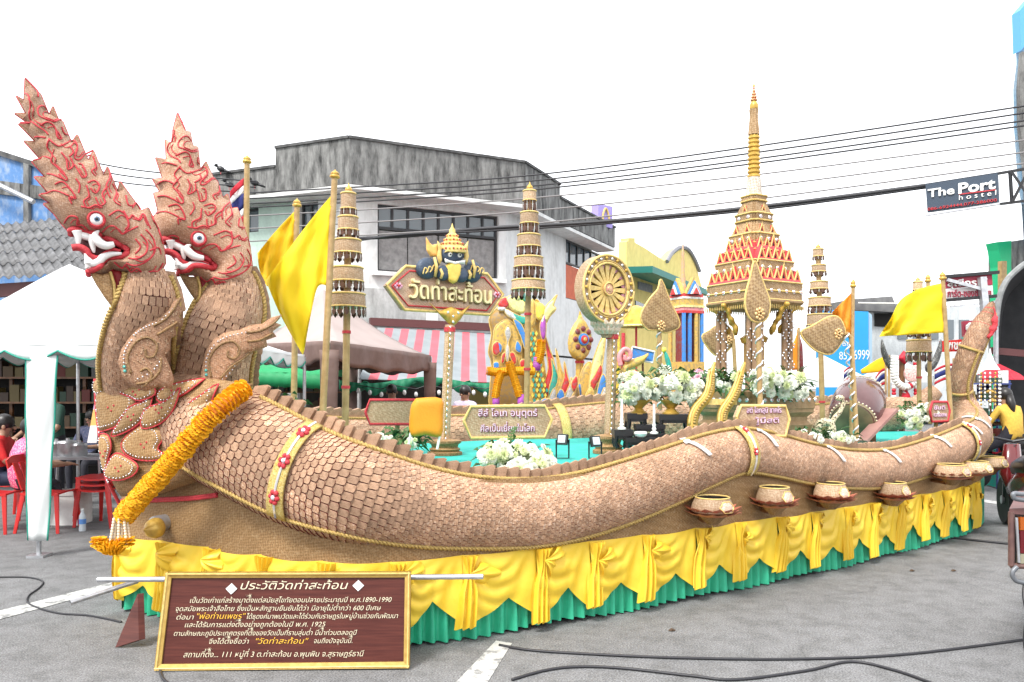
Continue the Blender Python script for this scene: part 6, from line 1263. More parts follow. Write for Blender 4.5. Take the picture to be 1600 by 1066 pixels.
# ---- white pyramid tent on the left
M_TENT = mat('white_tent_cloth', (.80, .82, .82), .6, (.74, .77, .77), 1.5, bump=.08, bscale=4, trans=.15); M_TEAL = mat('teal_piping', (.02, .30, .22), .6)
wt = thing('white_tent', 'white pyramid market tent with scalloped valance and teal piping', 'tent', W(60, 872, 7.5))
ez = 2.0; X0, X1, Ya, Yb = -5.75, -2.75, 7.5, 10.6; apex = Vector((W(108, 413, 9.05).x, 9.05, W(108, 413, 9.05).z)); cor = [Vector((X0, Ya, ez)), Vector((X1, Ya, ez)), Vector((X1, Yb, ez)), Vector((X0, Yb, ez))]
for i in range(4):
    a, b = cor[i], cor[(i + 1) % 4]; m = MB(); m.slab(lambda u, v, o: a.lerp(b, u).lerp(apex, v) + Vector((0, 0, -.10 * math.sin(v * math.pi) * (1 - v) + o)), 10, 10, .008); m.build('roof_panel', M_TENT, wt, smooth=2)
    n = 6; L = (b - a).length; out = Vector(((b - a).y, -(b - a).x, 0)).normalized()
    def val(u, v, o):
        return a.lerp(b, u) + out * (.012 * math.sin(u * 40) * v + o) + Vector((0, 0, .03 - (.09 + .085 * abs(math.sin(u * n * math.pi))) * v))
    m = MB(); m.slab(val, 72, 4, .005); vl = m.build('valance', M_TENT, wt, smooth=2, fix=False)
    m = MB(); m.tube([val(j / 72, 1, .004) for j in range(73)], .009, 5); m.build('piping', M_TEAL, vl, smooth=2)
for x, y in ((W(60, 0, 7.55).x, 7.56), (X0, Ya + .05), (X1, Yb), (X0, Yb), (X1, Ya + .05)):
    m = MB(); m.tube([(x, y, 0), (x, y, ez)], .022, 8); m.build('pole', M_STEEL, wt)
legx = W(60, 0, 7.5).x
def sleeve(u, v, o):
    w = .15 - .055 * v; return Vector((legx + (.5 - u) * -2 * w + .035 * v * -1 + .02, 7.52 - .03 * math.cos((u - .5) * 3.1) + .008 * math.sin(u * 9 + v * 14) + o, ez - .1 - v * 1.74))
m = MB(); m.slab(sleeve, 12, 24, .006); sl = m.build('leg_sleeve', M_TENT, wt, smooth=2, fix=False)
for e in (0, 1):
    m = MB(); m.tube([sleeve(e, j / 24, -.004) for j in range(25)], .009, 5); m.build('piping', M_TEAL, sl, smooth=2)
m = MB(); m.box((legx - .02, 7.55, .012), (.16, .16, .024)); m.build('foot_plate', M_STEEL, wt)
# ---- people
M_SKIN = mat('skin', (.33, .19, .12), .5, (.29, .16, .10), 9); M_HAIR = mat('black_hair', (.012, .010, .009), .4)
def person(label, base, head_deg, J, shirt, trous, shoe=M_BLACK, sleeve=.55, hair=True, longhair=False, name='person', h=1.62):
    """J: joint -> (x right, y forward, z) in the person's own frame; one skinned surface"""
    t = thing(name, label, 'person', base); Rz = Matrix.Rotation(R(head_deg), 3, 'Z'); b0 = Vector(base)
    P = lambda p: b0 + Rz @ Vector(p)
    V = []; E = []; rad = []
    def jv(p, r): V.append(P(p)); rad.append(r); return len(V) - 1
    pel = jv(J['pelvis'], .145); wa = jv(J['waist'], .125); ch = jv(J['chest'], .15); nk = jv(J['neck'], .055); hd0 = jv(J['head'], .085); top = Vector(J['head']) + Vector((0, 0, .12)); hd1 = jv(top, .075)
    E += [(pel, wa), (wa, ch), (ch, nk), (nk, hd0), (hd0, hd1)]
    for s in ('l', 'r'):
        sh_ = jv(J['sh_' + s], .065); el = jv(J['el_' + s], .042); wr = jv(J['wr_' + s], .028); E += [(ch, sh_), (sh_, el), (el, wr)]
        d = (Vector(J['wr_' + s]) - Vector(J['el_' + s])).normalized(); sd_ = d.cross(Vector((0, 0, 1))); sd_ = sd_.normalized() if sd_.length > .1 else Vector((1, 0, 0)); pm_ = jv(Vector(J['wr_' + s]) + d * .07, .026); E.append((wr, pm_))
        for k in range(5):
            o = (k - 1.6) * .020; a = jv(Vector(J['wr_' + s]) + d * (.10 if k else .05) + sd_ * o * 1.2 + (Vector((0, 0, .0)) if k else sd_ * -.02), .010); e = jv(Vector(J['wr_' + s]) + d * ((.15, .165, .17, .16, .145)[k] if k else .085) + sd_ * o * 1.5 + Vector((0, 0, -.025)), .008); E += [(pm_, a), (a, e)]
        hp_ = jv(J['hp_' + s], .095); kn = jv(J['kn_' + s], .06); an = jv(J['an_' + s], .04); to = jv(Vector(J['an_' + s]) + Vector((0, .15, -.045)), .035); E += [(pel, hp_), (hp_, kn), (kn, an), (an, to)]
    me = bpy.data.meshes.new('body'); me.from_pydata(V, E, []); o = bpy.data.objects.new('body', me); COL.objects.link(o); sk = o.modifiers.new('s', 'SKIN')
    for i, r in enumerate(rad): me.skin_vertices[0].data[i].radius = (r, r)
    me.skin_vertices[0].data[0].use_root = True; o.modifiers.new('u', 'SUBSURF').levels = 1
    dg = bpy.context.evaluated_depsgraph_get(); dg.update(); nm_ = bpy.data.meshes.new_from_object(o.evaluated_get(dg)); bpy.data.objects.remove(o); nm_.name = 'body'
    for m_ in (shirt, M_SKIN, trous, shoe, M_HAIR): nm_.materials.append(m_)
    segs = [((pel, wa), 0), ((wa, ch), 0), ((ch, nk), 0), ((nk, hd0), 1), ((hd0, hd1), 1)]
    def dseg(p, a, b_):
        ab = b_ - a; tt = max(0, min(1, (p - a).dot(ab) / max(1e-9, ab.length_squared))); return (a + ab * tt - p).length, tt
    lim = []
    for s in ('l', 'r'):
        lim += [(P(J['sh_' + s]), P(J['el_' + s]), 'ua'), (P(J['el_' + s]), P(Vector(J['wr_' + s]) + (Vector(J['wr_' + s]) - Vector(J['el_' + s])) * .6), 'fa'), (P(J['hp_' + s]), P(J['kn_' + s]), 'lg'), (P(J['kn_' + s]), P(J['an_' + s]), 'lg'), (P(J['an_' + s]), P(Vector(J['an_' + s]) + Vector((0, .15, -.045))), 'ft')]
    lim += [(V[pel], V[wa], 'to'), (V[wa], V[ch], 'to'), (V[ch], V[nk], 'to'), (V[nk].lerp(V[hd0], .3), V[hd1], 'hd')]
    for pg in nm_.polygons:
        c = pg.center; best = min(((*dseg(c, a, b_), k) for a, b_, k in lim), key=lambda q: q[0]); k = best[2]
        pg.material_index = 0 if k == 'to' or (k == 'ua' and best[1] < sleeve * 1.6) else 1 if k in ('fa', 'hd', 'ua') else 2 if k == 'lg' else 3; pg.use_smooth = True
    bo = link(bpy.data.objects.new('body', nm_), t); bo.visible_shadow = True
    hc = P(J['head']); fw = Rz @ Vector((0, 1, 0)); rt = Rz @ Vector((1, 0, 0))
    m = MB(); m.ball(hc + Vector((0, 0, .075)) - fw * .018, (.098, .108, .105), 14, 10, Rz)
    if longhair: m.tube([hc - fw * .08 + Vector((0, 0, .06)), hc - fw * .12 + Vector((0, 0, -.08)), hc - fw * .13 + Vector((0, 0, -.28))], [.06, .065, .03], 8)
    m.build('hair', M_HAIR, t, smooth=2)
    for s in (-1, 1):
        m = MB(); m.ball(hc + fw * .083 + rt * s * .032 + Vector((0, 0, .035)), (.014, .01, .009), 8, 5, Rz); m.build('eye', M_BLACK, t, smooth=2); m = MB(); m.ball(hc + rt * s * .088 + Vector((0, 0, .02)), (.012, .022, .03), 8, 6, Rz); m.build('ear', M_SKIN, t, smooth=2)
    m = MB(); m.ball(hc + fw * .094 + Vector((0, 0, .005)), (.014, .02, .022), 8, 6, Rz); m.build('nose', M_SKIN, t, smooth=2); m = MB(); m.ball(hc + fw * .088 + Vector((0, 0, -.035)), (.025, .008, .008), 8, 5, Rz); m.build('mouth', mat('lip', (.30, .10, .09), .5), t, smooth=2)
    return t
def stand(h=1.6, lean=0, arm=0):
    k = h / 1.6; J = dict(pelvis=(0, 0, .88), waist=(0, lean * .3, 1.05), chest=(0, lean * .7, 1.22), neck=(0, lean, 1.37), head=(0, lean + .02, 1.46))
    for s, x in (('l', -1), ('r', 1)): J['sh_' + s] = (.19 * x, lean * .8, 1.31); J['el_' + s] = (.25 * x, lean * .8 + .04 + arm * .1, 1.05); J['wr_' + s] = (.22 * x, .12 + lean + arm * .25, .86 + arm * .15); J['hp_' + s] = (.09 * x, 0, .82); J['kn_' + s] = (.10 * x, .02, .45); J['an_' + s] = (.10 * x, -.02, .09)
    return {a: tuple(v * k for v in b) for a, b in J.items()}
def sit(z=.45, lean=.05, arm=1.0):
    J = dict(pelvis=(0, 0, z + .10), waist=(0, lean * .3, z + .25), chest=(0, lean * .8, z + .42), neck=(0, lean * 1.2, z + .57), head=(0, lean * 1.4 + .02, z + .66))
    for s, x in (('l', -1), ('r', 1)): J['sh_' + s] = (.19 * x, lean, z + .51); J['el_' + s] = (.25 * x, lean + .12, z + .28); J['wr_' + s] = (.17 * x, lean + .34 * arm, z + .28); J['hp_' + s] = (.10 * x, .06, z + .08); J['kn_' + s] = (.13 * x, .42, z + .06); J['an_' + s] = (.12 * x, .40, .09)
    return J
cl = lambda n, c, c2=None, s=30: mat('cloth_' + n, c, .8, c2 or tuple(v * .8 for v in c), s)
def gxy(px, Y): return ((px - CX) / F * Y, Y, 0)
# ---- red plastic chairs
M_RPL = mat('red_plastic', (.58, .02, .018), .32, (.5, .015, .012), 3)
def chair(label, loc, rz, n=1, grp='red plastic chairs under the white tent'):
    out = []
    for k in range(n):
        lb_ = label if n == 1 else label % ('bottom', 'middle', 'top')[k]
        t = thing('plastic_chair', lb_, 'chair', Vector(loc) + Vector((0, 0, .065 * k)), grp); Mz = Matrix.Rotation(R(rz), 3, 'Z'); o = Vector(t.location); P = lambda x, y, z: o + Mz @ Vector((x, y, z))
        m = MB(); m.slab(lambda u, v, w: P(-.21 + .42 * u, -.21 + .42 * v, .44 + .012 * math.cos((u - .5) * 3) - .02 * math.sin(v * 3) + w), 6, 6, .02); m.build('seat', M_RPL, t, smooth=True)
        for i in range(4):
            x0 = -.19 + .1 * i; m = MB(); m.slab(lambda u, v, w: P(x0 + .075 * u, -.20 - .10 * v + .02 * math.cos((x0 + .075 * u) * 8) + w, .47 + .30 * v), 2, 6, .014); m.build('back_slat', M_RPL, t, smooth=True)
        m = MB(); m.slab(lambda u, v, w: P(-.22 + .44 * u, -.305 - .02 * v + .03 * math.cos((u - .5) * 2.4) - .03 + w, .76 + .09 * v - .05 * (2 * u - 1) ** 4), 10, 3, .018); m.build('top_rail', M_RPL, t, smooth=True)
        for x in (-1, 1):
            for y in (-1, 1):
                m = MB(); a, b = P(.19 * x, .18 * y, .44), P(.225 * x, .235 * y - .02, 0); m.tube([a, b], [.03, .019], 6, sx=.6); m.build('leg', M_RPL, t, smooth=True)
        out.append(t)
    return out
chair('red plastic chair at the left edge behind the tent leg', gxy(-2, 8.9), -90); chair('red plastic chair just right of the white tent leg', gxy(78, 8.95), -90); chair('red plastic chair, %s of the stack beside the naga bow', gxy(163, 9.3), 80, 3)
chair('red plastic chair half hidden behind the white tent leg', gxy(28, 9.8), -100)
person('person in a red top seated at the left edge under the tent', gxy(-4, 9.4), -75, sit(.45), cl('red', (.55, .02, .02)), cl('denim', (.03, .04, .08)))
person('person in a pink patterned blouse seated with back to us', gxy(22, 9.1), -40, sit(.42, .12), mat('pink_print', (.62, .06, .22), .8, (.8, .55, .6), 60, lo=.5, hi=.6), cl('dark', (.02, .02, .03)))
person('person in a dark green shirt standing behind the tent leg', gxy(86, 10.6), 160, stand(1.62, .1, .6), cl('darkgreen', (.02, .07, .05)), cl('dark', (.02, .02, .03)))
person('person in dark blue seated beyond the table beside the naga', gxy(150, 12.0), 170, sit(.45), cl('navy', (.03, .05, .12), (.12, .12, .18), 50), cl('dark', (.02, .02, .03)))
tb = thing('folding_table', 'grey folding table with pots under the white tent', 'table', gxy(122, 9.9)); m = MB(); c = Vector(gxy(122, 9.9)); m.box((c.x, c.y, .74), (.95, .55, .035)); m.build('tabletop', mat('grey_laminate', (.30, .31, .33), .4), tb)
for x in (-.4, .4):
    for y in (-.2, .2): m = MB(); m.tube([(c.x + x, c.y + y, 0), (c.x + x * .9, c.y + y, .73)], .014, 6); m.build('leg', M_STEEL, tb)
for i, (px, r, h, lb_) in enumerate(((88, .10, .15, 'lidded steel pot, left of three on the grey table'), (106, .12, .16, 'larger lidded steel pot, middle of three on the grey table'), (124, .09, .13, 'lidded steel pot, right of three on the grey table'))):
    t = thing('steel_pot', lb_, 'pot', (gxy(px, 9.8)[0], 9.8, .757), 'steel pots on the table'); m = MB(); m.lathe([(r * .95, 0), (r, .01), (r, h), (r * 1.04, h + .005)], t.location, 18); m.build('pot', M_STEEL, t, smooth=True); m = MB(); m.lathe([(r * 1.05, h), (r * .9, h + .025), (.02, h + .04), (.02, h + .06), (.004, h + .06)], t.location, 18); m.build('lid', M_STEEL, t, smooth=True)
t = thing('cooler_box', 'white foam cooler box on the ground under the table', 'cooler box', gxy(106, 9.4)); c = Vector(t.location); m = MB(); m.box(c + Vector((0, 0, .17)), (.42, .3, .34)); m.build('box', M_WHITE, t); m = MB(); m.box(c + Vector((0, 0, .365)), (.44, .32, .045)); m.build('lid', M_WHITE, t)
t = thing('water_bottle', 'clear plastic water bottle standing beside the stacked chairs', 'bottle', (*gxy(129, 8.9)[:2], 0)); c = Vector(t.location); m = MB(); m.lathe([(.035, 0), (.037, .02), (.035, .07), (.037, .12), (.035, .17), (.014, .215), (.014, .235)], c, 14); m.build('bottle', mat('clear_plastic', (.55, .6, .65), .1), t, smooth=True); m = MB(); m.lathe([(.0375, .08), (.0375, .135)], c, 14); m.build('label_band', mat('blue_band', (.1, .25, .6), .5), t); m = MB(); m.lathe([(.017, .232), (.017, .25)], c, 12); m.build('cap', M_WHITE, t)
# stall shelving behind the tent, its goods coloured dark to stand for shade
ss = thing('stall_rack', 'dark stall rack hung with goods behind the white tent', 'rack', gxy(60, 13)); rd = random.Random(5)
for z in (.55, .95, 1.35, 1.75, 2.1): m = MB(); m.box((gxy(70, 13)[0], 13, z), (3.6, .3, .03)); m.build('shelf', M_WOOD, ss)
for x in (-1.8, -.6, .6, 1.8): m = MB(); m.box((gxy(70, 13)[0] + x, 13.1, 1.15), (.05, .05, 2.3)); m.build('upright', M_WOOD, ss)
PK = [mat('goods_%d' % i, c_, .6) for i, c_ in enumerate(((.09, .055, .025), (.12, .02, .015), (.12, .09, .03), (.02, .05, .03), (.1, .1, .1), (.05, .03, .02)))]  # packet colours darkened to carry the stall's shade
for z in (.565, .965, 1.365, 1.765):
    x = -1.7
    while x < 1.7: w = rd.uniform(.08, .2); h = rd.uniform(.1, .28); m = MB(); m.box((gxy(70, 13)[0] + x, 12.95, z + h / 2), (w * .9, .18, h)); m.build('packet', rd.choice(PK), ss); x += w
m = MB(); m.box((gxy(70, 13)[0], 13.3, 1.2), (5.2, .04, 2.4)); m.build('back_cloth', M_DARK, ss); m = MB(); m.box((gxy(70, 13)[0], 12.2, 2.42), (5.2, 2.4, .03)); m.build('shade_cloth', M_DARK, ss)  # near black backing and roof, added to keep the stall dark
# pale mauve folded paper streamer hanging by the bow
t = thing('paper_pennant', 'mauve and orange paper pennant hanging beside the naga bow', 'pennant', W(152, 690, 6.4)); pl = Pl(150, 640, 6.4, 0)
for i, (a_, b_, cm) in enumerate(((596, 640, (.62, .45, .62)), (640, 665, (.75, .42, .12)), (665, 692, (.72, .68, .66)))):
    m = MB(); f_ = lambda y: 155 - (y - 596) * .12; w_ = lambda y: 1.5 + (y - 596) * .06; m.prism([pl.P(f_(a_) - w_(a_), a_), pl.P(f_(a_) + w_(a_), a_), pl.P(f_(b_) + w_(b_), b_), pl.P(f_(b_) - w_(b_), b_)], (0, .01, 0)); m.build('paper', mat('paper_%d' % i, cm, .7), t)

# ---- brown gazebo
M_TAUPE = mat('taupe_canopy', (.42, .34, .32), .7, (.37, .30, .28), 2, bump=.06, bscale=5, trans=.1); M_BRN = mat('brown_canopy', (.125, .075, .06), .6, (.16, .10, .085), 6, bump=.3, bscale=9)
bg_ = thing('brown_gazebo', 'brown pop up gazebo with taupe roof behind the naga body', 'gazebo', W(515, 640, 10.5)); Fc, Rc, Lc, Ap = W(515, 535, 10.5), W(672, 557, 13.2), W(395, 540, 12.6), W(505, 452, 13.4); Bc = Vector((Rc.x + Lc.x - Fc.x, Rc.y + Lc.y - Fc.y, Fc.z))
for i, (a, b) in enumerate(((Fc, Rc), (Lc, Fc), (Rc, Bc), (Bc, Lc))):
    m = MB(); m.slab(lambda u, v, o: a.lerp(b, u).lerp(Ap, v) + Vector((0, 0, o - .12 * math.sin(math.pi * v) * (1 - .4 * v))), 10, 8, .01); m.build('roof_panel', M_TAUPE, bg_, smooth=2)
    nrm = Vector(((b - a).y, -(b - a).x, 0)).normalized()
    m = MB(); m.slab(lambda u, v, o: a.lerp(b, u) + Vector((0, 0, .02 - .26 * v - .08 * math.sin(u * math.pi) * v + .02 * math.sin(u * 23) * v)) + nrm * (.02 + .015 * math.sin(u * 31) + o), 30, 5, .006); m.build('valance', M_BRN, bg_, smooth=2, fix=False)
for c, w in ((Fc, .13), (Rc, .11), (Lc, .11), (Bc, .1)):
    m = MB(); m.tube([(c.x, c.y + .05, 0), (c.x, c.y + .05, c.z)], .03, 8); m.build('pole', M_STEEL, bg_)
    m = MB(); m.slab(lambda u, v, o: Vector((c.x + (u - .5) * 2 * w * (1 - .45 * v) , c.y - .02 - .03 * math.sin(u * 3.14) + .012 * math.sin(v * 17) + o, c.z - .1 - (c.z - .1 - .25) * v)), 6, 14, .006); m.build('leg_curtain', M_BRN, bg_, smooth=2, fix=False)
gc = thing('green_canopy', 'bright green flat canopy seen through the brown gazebo', 'canopy', W(440, 640, 15)); a, b = W(380, 580, 14.6), W(512, 586, 14.6)
m = MB(); m.slab(lambda u, v, o: a.lerp(b, u) + Vector((0, v * 2.2, .18 * math.sin(v * 3) + o - .02 * math.sin(u * 9))), 12, 6, .02); m.build('sheet', mat('kelly_green_sheet', (.03, .42, .16), .6, (.025, .36, .13), 3, trans=.25), gc, smooth=2)
m = MB(); m.slab(lambda u, v, o: a.lerp(b, u) + Vector((0, o, -.26 * v + .01 * math.sin(u * 60))), 40, 2, .01); m.build('valance', MATS['kelly_green_sheet'], gc, smooth=2)
for p in (a, b): m = MB(); m.tube([(p.x, p.y + .1, 0), (p.x, p.y + .1, p.z)], .025, 6); m.build('pole', M_STEEL, gc)
person('person in a pale mauve shirt standing at the dark shop front', gxy(727, 13.6), 150, stand(1.6), cl('mauve', (.55, .48, .62)), cl('dark', (.02, .02, .03)))
person('dark haired person in a dark red shirt standing behind the blank hexagon sign', gxy(612, 14.2), 200, stand(1.62), cl('darkred', (.18, .03, .03)), cl('dark', (.02, .02, .03)))
# ---- red backed goods shelves under the gazebo
gs = thing('goods_shelf', 'shelf of coloured goods in the shade under the brown gazebo', 'shelf', gxy(440, 15.6)); 
for z in (.7, 1.1, 1.5): m = MB(); m.box((gxy(440, 15.6)[0], 15.6, z), (2.4, .3, .03)); m.build('board', M_WOOD, gs)
for z in (.715, 1.115, 1.515):
    x = -1.15
    while x < 1.1: w = rd.uniform(.07, .16); h = rd.uniform(.12, .3); m = MB(); m.box((gxy(440, 15.6)[0] + x, 15.5, z + h / 2), (w * .9, .15, h)); m.build('packet', rd.choice(PK), gs); x += w

# ================================================================ SECOND FLOAT
GP_ = {n: mat('painted_' + n, c, .5, tuple(v * .6 + .06 for v in c), 26, lo=.5, hi=.58) for n, c in dict(gold=(.62, .40, .09), dkgold=(.34, .20, .05), red=(.55, .03, .03), blue=(.04, .22, .62), teal=(.02, .36, .28), grey=(.48, .47, .45), white=(.78, .78, .74), yellow=(.85, .66, .08), pale=(.85, .78, .30), green=(.15, .42, .08), maroon=(.20, .03, .03), pink=(.80, .30, .32), purple=(.40, .08, .45)).items()}
pn = thing('painted_naga', 'brightly painted naga figure of the second float behind the woven one', 'naga sculpture', W(800, 660, 11)); pp_ = Pl(800, 560, 11, 10)
def cut(out, c, T=.02, base=0, D=.02, par=None, nm='flame', pl=pp_, sm=3):
    g = MB(); g.pillow([pl.uv(*p) for p in (smooth_path(out, sm, True) if sm else out)], lambda u, v, w: pl.w(u, v, w + base), T, D); o_ = g.build(nm, GP_[c], par or pn, smooth=2); e_ = MB(); q_ = [pl.w(*pl.uv(*p), base + .004) for p in (smooth_path(out, sm, True) if sm else out)]; e_.tube(q_ + q_[:1], .009, 4, cap=False); e_.build('gold_edge', M_YCORD, o_, smooth=2, fix=False); return o_
cut([(764, 500), (772, 486), (785, 477), (800, 482), (814, 494), (820, 520), (820, 572), (816, 650), (767, 650), (768, 572), (763, 550), (768, 523)], 'dkgold', .09, 0, .12, nm='chest')
cut([(770, 520), (778, 506), (790, 500), (802, 508), (812, 528), (812, 570), (800, 582), (780, 582), (770, 566)], 'gold', .012, .085, .02, nm='chest_plate')
for o_, c in (([(768, 540), (776, 535), (780, 548), (774, 556), (768, 552)], 'red'), ([(776, 536), (782, 542), (780, 552), (776, 548)], 'blue'), ([(806, 534), (812, 544), (810, 552), (803, 548), (803, 540)], 'blue'), ([(782, 556), (787, 552), (785, 566), (781, 568)], 'red'), ([(794, 553), (800, 552), (804, 562), (802, 571), (797, 564)], 'red'), ([(786, 520), (792, 510), (796, 524), (792, 536), (794, 552), (790, 568), (787, 550), (789, 534)], 'grey'), ([(810, 566), (816, 562), (817, 572), (811, 574)], 'red'), ([(769, 568), (776, 567), (777, 575), (770, 576)], 'blue'), ([(800, 500), (812, 508), (820, 530), (818, 548), (812, 530), (804, 512)], 'blue')): cut(o_, c, .014, .125, .02)
for o_, c in (([(780, 470), (788, 466), (793, 474), (790, 482), (780, 482), (776, 476)], 'red'), ([(776, 482), (786, 480), (788, 486), (778, 487)], 'white'), ([(788, 468), (804, 462), (818, 474), (816, 490), (802, 488), (792, 478)], 'pale'), ([(796, 470), (812, 464), (818, 470), (806, 476)], 'green'), ([(794, 488), (808, 494), (820, 498), (818, 508), (804, 504)], 'teal'), ([(786, 484), (800, 490), (812, 500), (804, 502), (790, 494)], 'white'), ([(812, 456), (820, 462), (822, 474), (814, 470)], 'teal')): cut(o_, c, .03, .1, .03, nm='head_panel')
cut([(824, 500), (828, 478), (838, 468), (846, 480), (848, 500), (845, 520), (856, 620), (852, 640), (824, 640)], 'gold', .06, 0, .08, nm='body')
dm = MB(); dm.prism([(0, 0, -.5), (.42, 0, 0), (0, 0, .5), (-.42, 0, 0)], (0, .2, 0)); DG = dm.mesh('scale', GP_['teal']); DY = dm.mesh('scale', GP_['yellow'])
for j in range(14):
    for i in range(6):
        x = 826 + 5 * i + (2.5 if j % 2 else 0) + (j * .35); y = 522 + 8 * j
        if x > 836 + j * 1.5: continue
        M = Matrix.Translation(pp_.P(x, y, .075)) @ rm_of(pp_).to_4x4() @ Matrix.Rotation(R(-90), 4, 'X') @ Matrix.Diagonal((.048, .08, .072, 1)) @ Matrix.Rotation(R(180), 4, 'X'); piece('scale', DG if (i + j) % 2 else DY, M, pn)
for o_, c in (([(836, 476), (848, 480), (845, 500), (836, 498)], 'yellow'), ([(840, 482), (845, 484), (843, 490), (838, 488)], 'red'), ([(846, 494), (850, 486), (850, 526), (844, 530), (841, 510)], 'purple'), ([(843, 500), (848, 492), (848, 506), (843, 512)], 'white'), ([(846, 490), (852, 478), (860, 470), (868, 462), (862, 478), (866, 484), (856, 496), (850, 506)], 'pale'), ([(826, 478), (832, 470), (834, 500), (828, 512)], 'gold')): cut(o_, c, .03, .1, .04)
for i, (o_, c) in enumerate((([(852, 640), (850, 600), (856, 575), (852, 545), (851, 525), (858, 545), (866, 570), (864, 600), (868, 640)], 'red'), ([(856, 640), (856, 610), (862, 585), (860, 560), (868, 580), (874, 605), (870, 640)], 'teal'), ([(862, 642), (864, 612), (870, 590), (866, 545), (874, 575), (882, 605), (874, 642)], 'gold'), ([(868, 645), (872, 610), (878, 590), (878, 565), (884, 590), (888, 612), (880, 645)], 'red'), ([(872, 645), (878, 620), (886, 600), (888, 590), (894, 612), (886, 645)], 'grey'), ([(880, 645), (884, 628), (892, 612), (896, 600), (900, 625), (896, 645)], 'dkgold'), ([(858, 640), (862, 622), (870, 608), (876, 620), (866, 642)], 'blue'), ([(848, 642), (852, 620), (860, 606), (862, 622), (856, 642)], 'grey'), ([(884, 600), (892, 588), (894, 600), (888, 612)], 'red'), ([(890, 645), (894, 630), (901, 622), (902, 640), (898, 650)], 'red'), ([(832, 632), (842, 622), (856, 628), (852, 642), (834, 642)], 'blue'))): cut(o_, c, .016, .02 + .035 * i, .02)
for i, (o_, c) in enumerate((([(902, 648), (904, 600), (910, 576), (922, 566), (928, 590), (926, 648)], 'gold'), ([(918, 600), (926, 560), (940, 526), (944, 532), (938, 580), (926, 648), (918, 640)], 'pale'), ([(920, 598), (926, 588), (936, 570), (938, 585), (930, 600), (924, 612)], 'red'), ([(926, 648), (930, 610), (938, 585), (944, 600), (942, 648)], 'blue'), ([(930, 648), (934, 620), (942, 606), (946, 648)], 'grey'), ([(896, 640), (898, 605), (902, 600), (904, 620), (902, 640)], 'blue'), ([(906, 640), (910, 615), (918, 606), (922, 620), (918, 644)], 'gold'), ([(895, 645), (900, 622), (905, 640), (902, 652)], 'red'))): cut(o_, c, .016, .02 + .03 * i, .02)
# garlands on it
def small_garland(label, pts, Y, r, ends=()):
    t = thing('marigold_garland', label, 'garland', W(*pts[0], Y), 'marigold garlands on the painted naga'); P = [W(x, y, Y) for x, y in smooth_path(pts, 6)]; L = 0; last = P[0]
    m = MB(); m.tube(P, r * .85, 8); m.build('core', M_MARI, t)
    for p, q in zip(P, P[1:]):
        M = Matrix.Translation(p) @ (q - p).to_track_quat('Z', 'Y').to_matrix().to_4x4() @ Matrix.Diagonal((r, r, r * .62, 1)); piece('marigold', MARI_ME, M, t)
    for e in ends: m = MB(); m.lathe([(r * .7, -.08), (r * .8, 0), (r * .7, .1)], W(*e, Y), 10); m.build('purple_end', GP_['purple'], t, smooth=2)
small_garland('horizontal marigold garland across the painted naga chest', [(763, 580), (780, 582), (800, 580), (836, 580)], 10.6, .065)
small_garland('left hanging marigold garland on the painted naga', [(784, 582), (778, 598), (774, 622)], 10.55, .06, [(775, 628)])
small_garland('right hanging marigold garland on the painted naga', [(796, 568), (803, 590), (812, 620)], 10.55, .06, [(814, 628)])
small_garland('upright marigold garland on the painted naga scales', [(846, 534), (845, 550), (840, 566)], 10.6, .065, [(839, 570)])
# wheel on a post
w2 = Pl(908, 531, 11.2, 30); t = thing('wheel_ornament', 'small red and gold painted wheel on a post on the second float', 'wheel ornament', W(905, 650, 11.2))
g = MB(); g.pillow([w2.uv(*p) for p in smooth_path([(906, 486), (910, 496), (918, 508), (924, 526), (922, 548), (914, 560), (905, 564), (894, 558), (888, 544), (889, 524), (896, 508), (903, 498)], 3, True)], w2.w, .05, .06); g.build('frame', GP_['gold'], t, smooth=True)
for k_ in range(8): a = 2 * math.pi * k_ / 8; u, v = w2.uv(908, 531); g = MB(); g.ball(w2.w(u + .13 * math.cos(a), v + .15 * math.sin(a), .05), (.045, .045, .02), 8, 5, rm_of(w2)); g.build('petal', GP_['maroon'], t, smooth=2)
u, v = w2.uv(908, 531)
for rr, c in ((.085, 'blue'), (.06, 'red'), (.035, 'gold')): g = MB(); g.lathe([(rr, .0), (rr, .075 + (.085 - rr) * .4), (rr * .5, .09 + (.085 - rr) * .4)], w2.w(u, v), 16, rm_of(w2)); g.build('hub', GP_[c], t, smooth=True)
post(t, 906, 562, 904, 655, 11.25, .055, False, GP_['gold'])
# painted pavilion
pv = thing('painted_pavilion', 'small painted pavilion with blue and red gables and a thin spire', 'pavilion', W(1072, 660, 11.6)); pk = 11.6 / F; pc = W(1072, 605, 11.6); zP = lambda y: H - (y - HY) * pk; RP = Matrix.Rotation(R(25), 3, 'Z')
def pbox(nm, hw, y0, y1, c):
    g = MB(); s_ = hw * pk * 2 / 1.3; g.box((pc.x, pc.y, (zP(y0) + zP(y1)) / 2), (s_, s_, abs(zP(y0) - zP(y1))), RP); return g.build(nm, GP_[c], pv)
for nm, hw, y0, y1, c in (('cornice', 24, 461, 466, 'red'), ('cornice', 26, 466, 469, 'white'), ('cornice', 25, 469, 479, 'gold'), ('cornice', 27, 479, 482, 'pale'), ('cornice', 25, 482, 487, 'pink'), ('cornice', 26, 487, 491, 'red'), ('base', 26, 566, 590, 'gold'), ('base', 29, 590, 600, 'red'), ('base', 31, 600, 650, 'gold'), ('inner_wall', 15, 491, 566, 'maroon')): pbox(nm, hw, y0, y1, c)
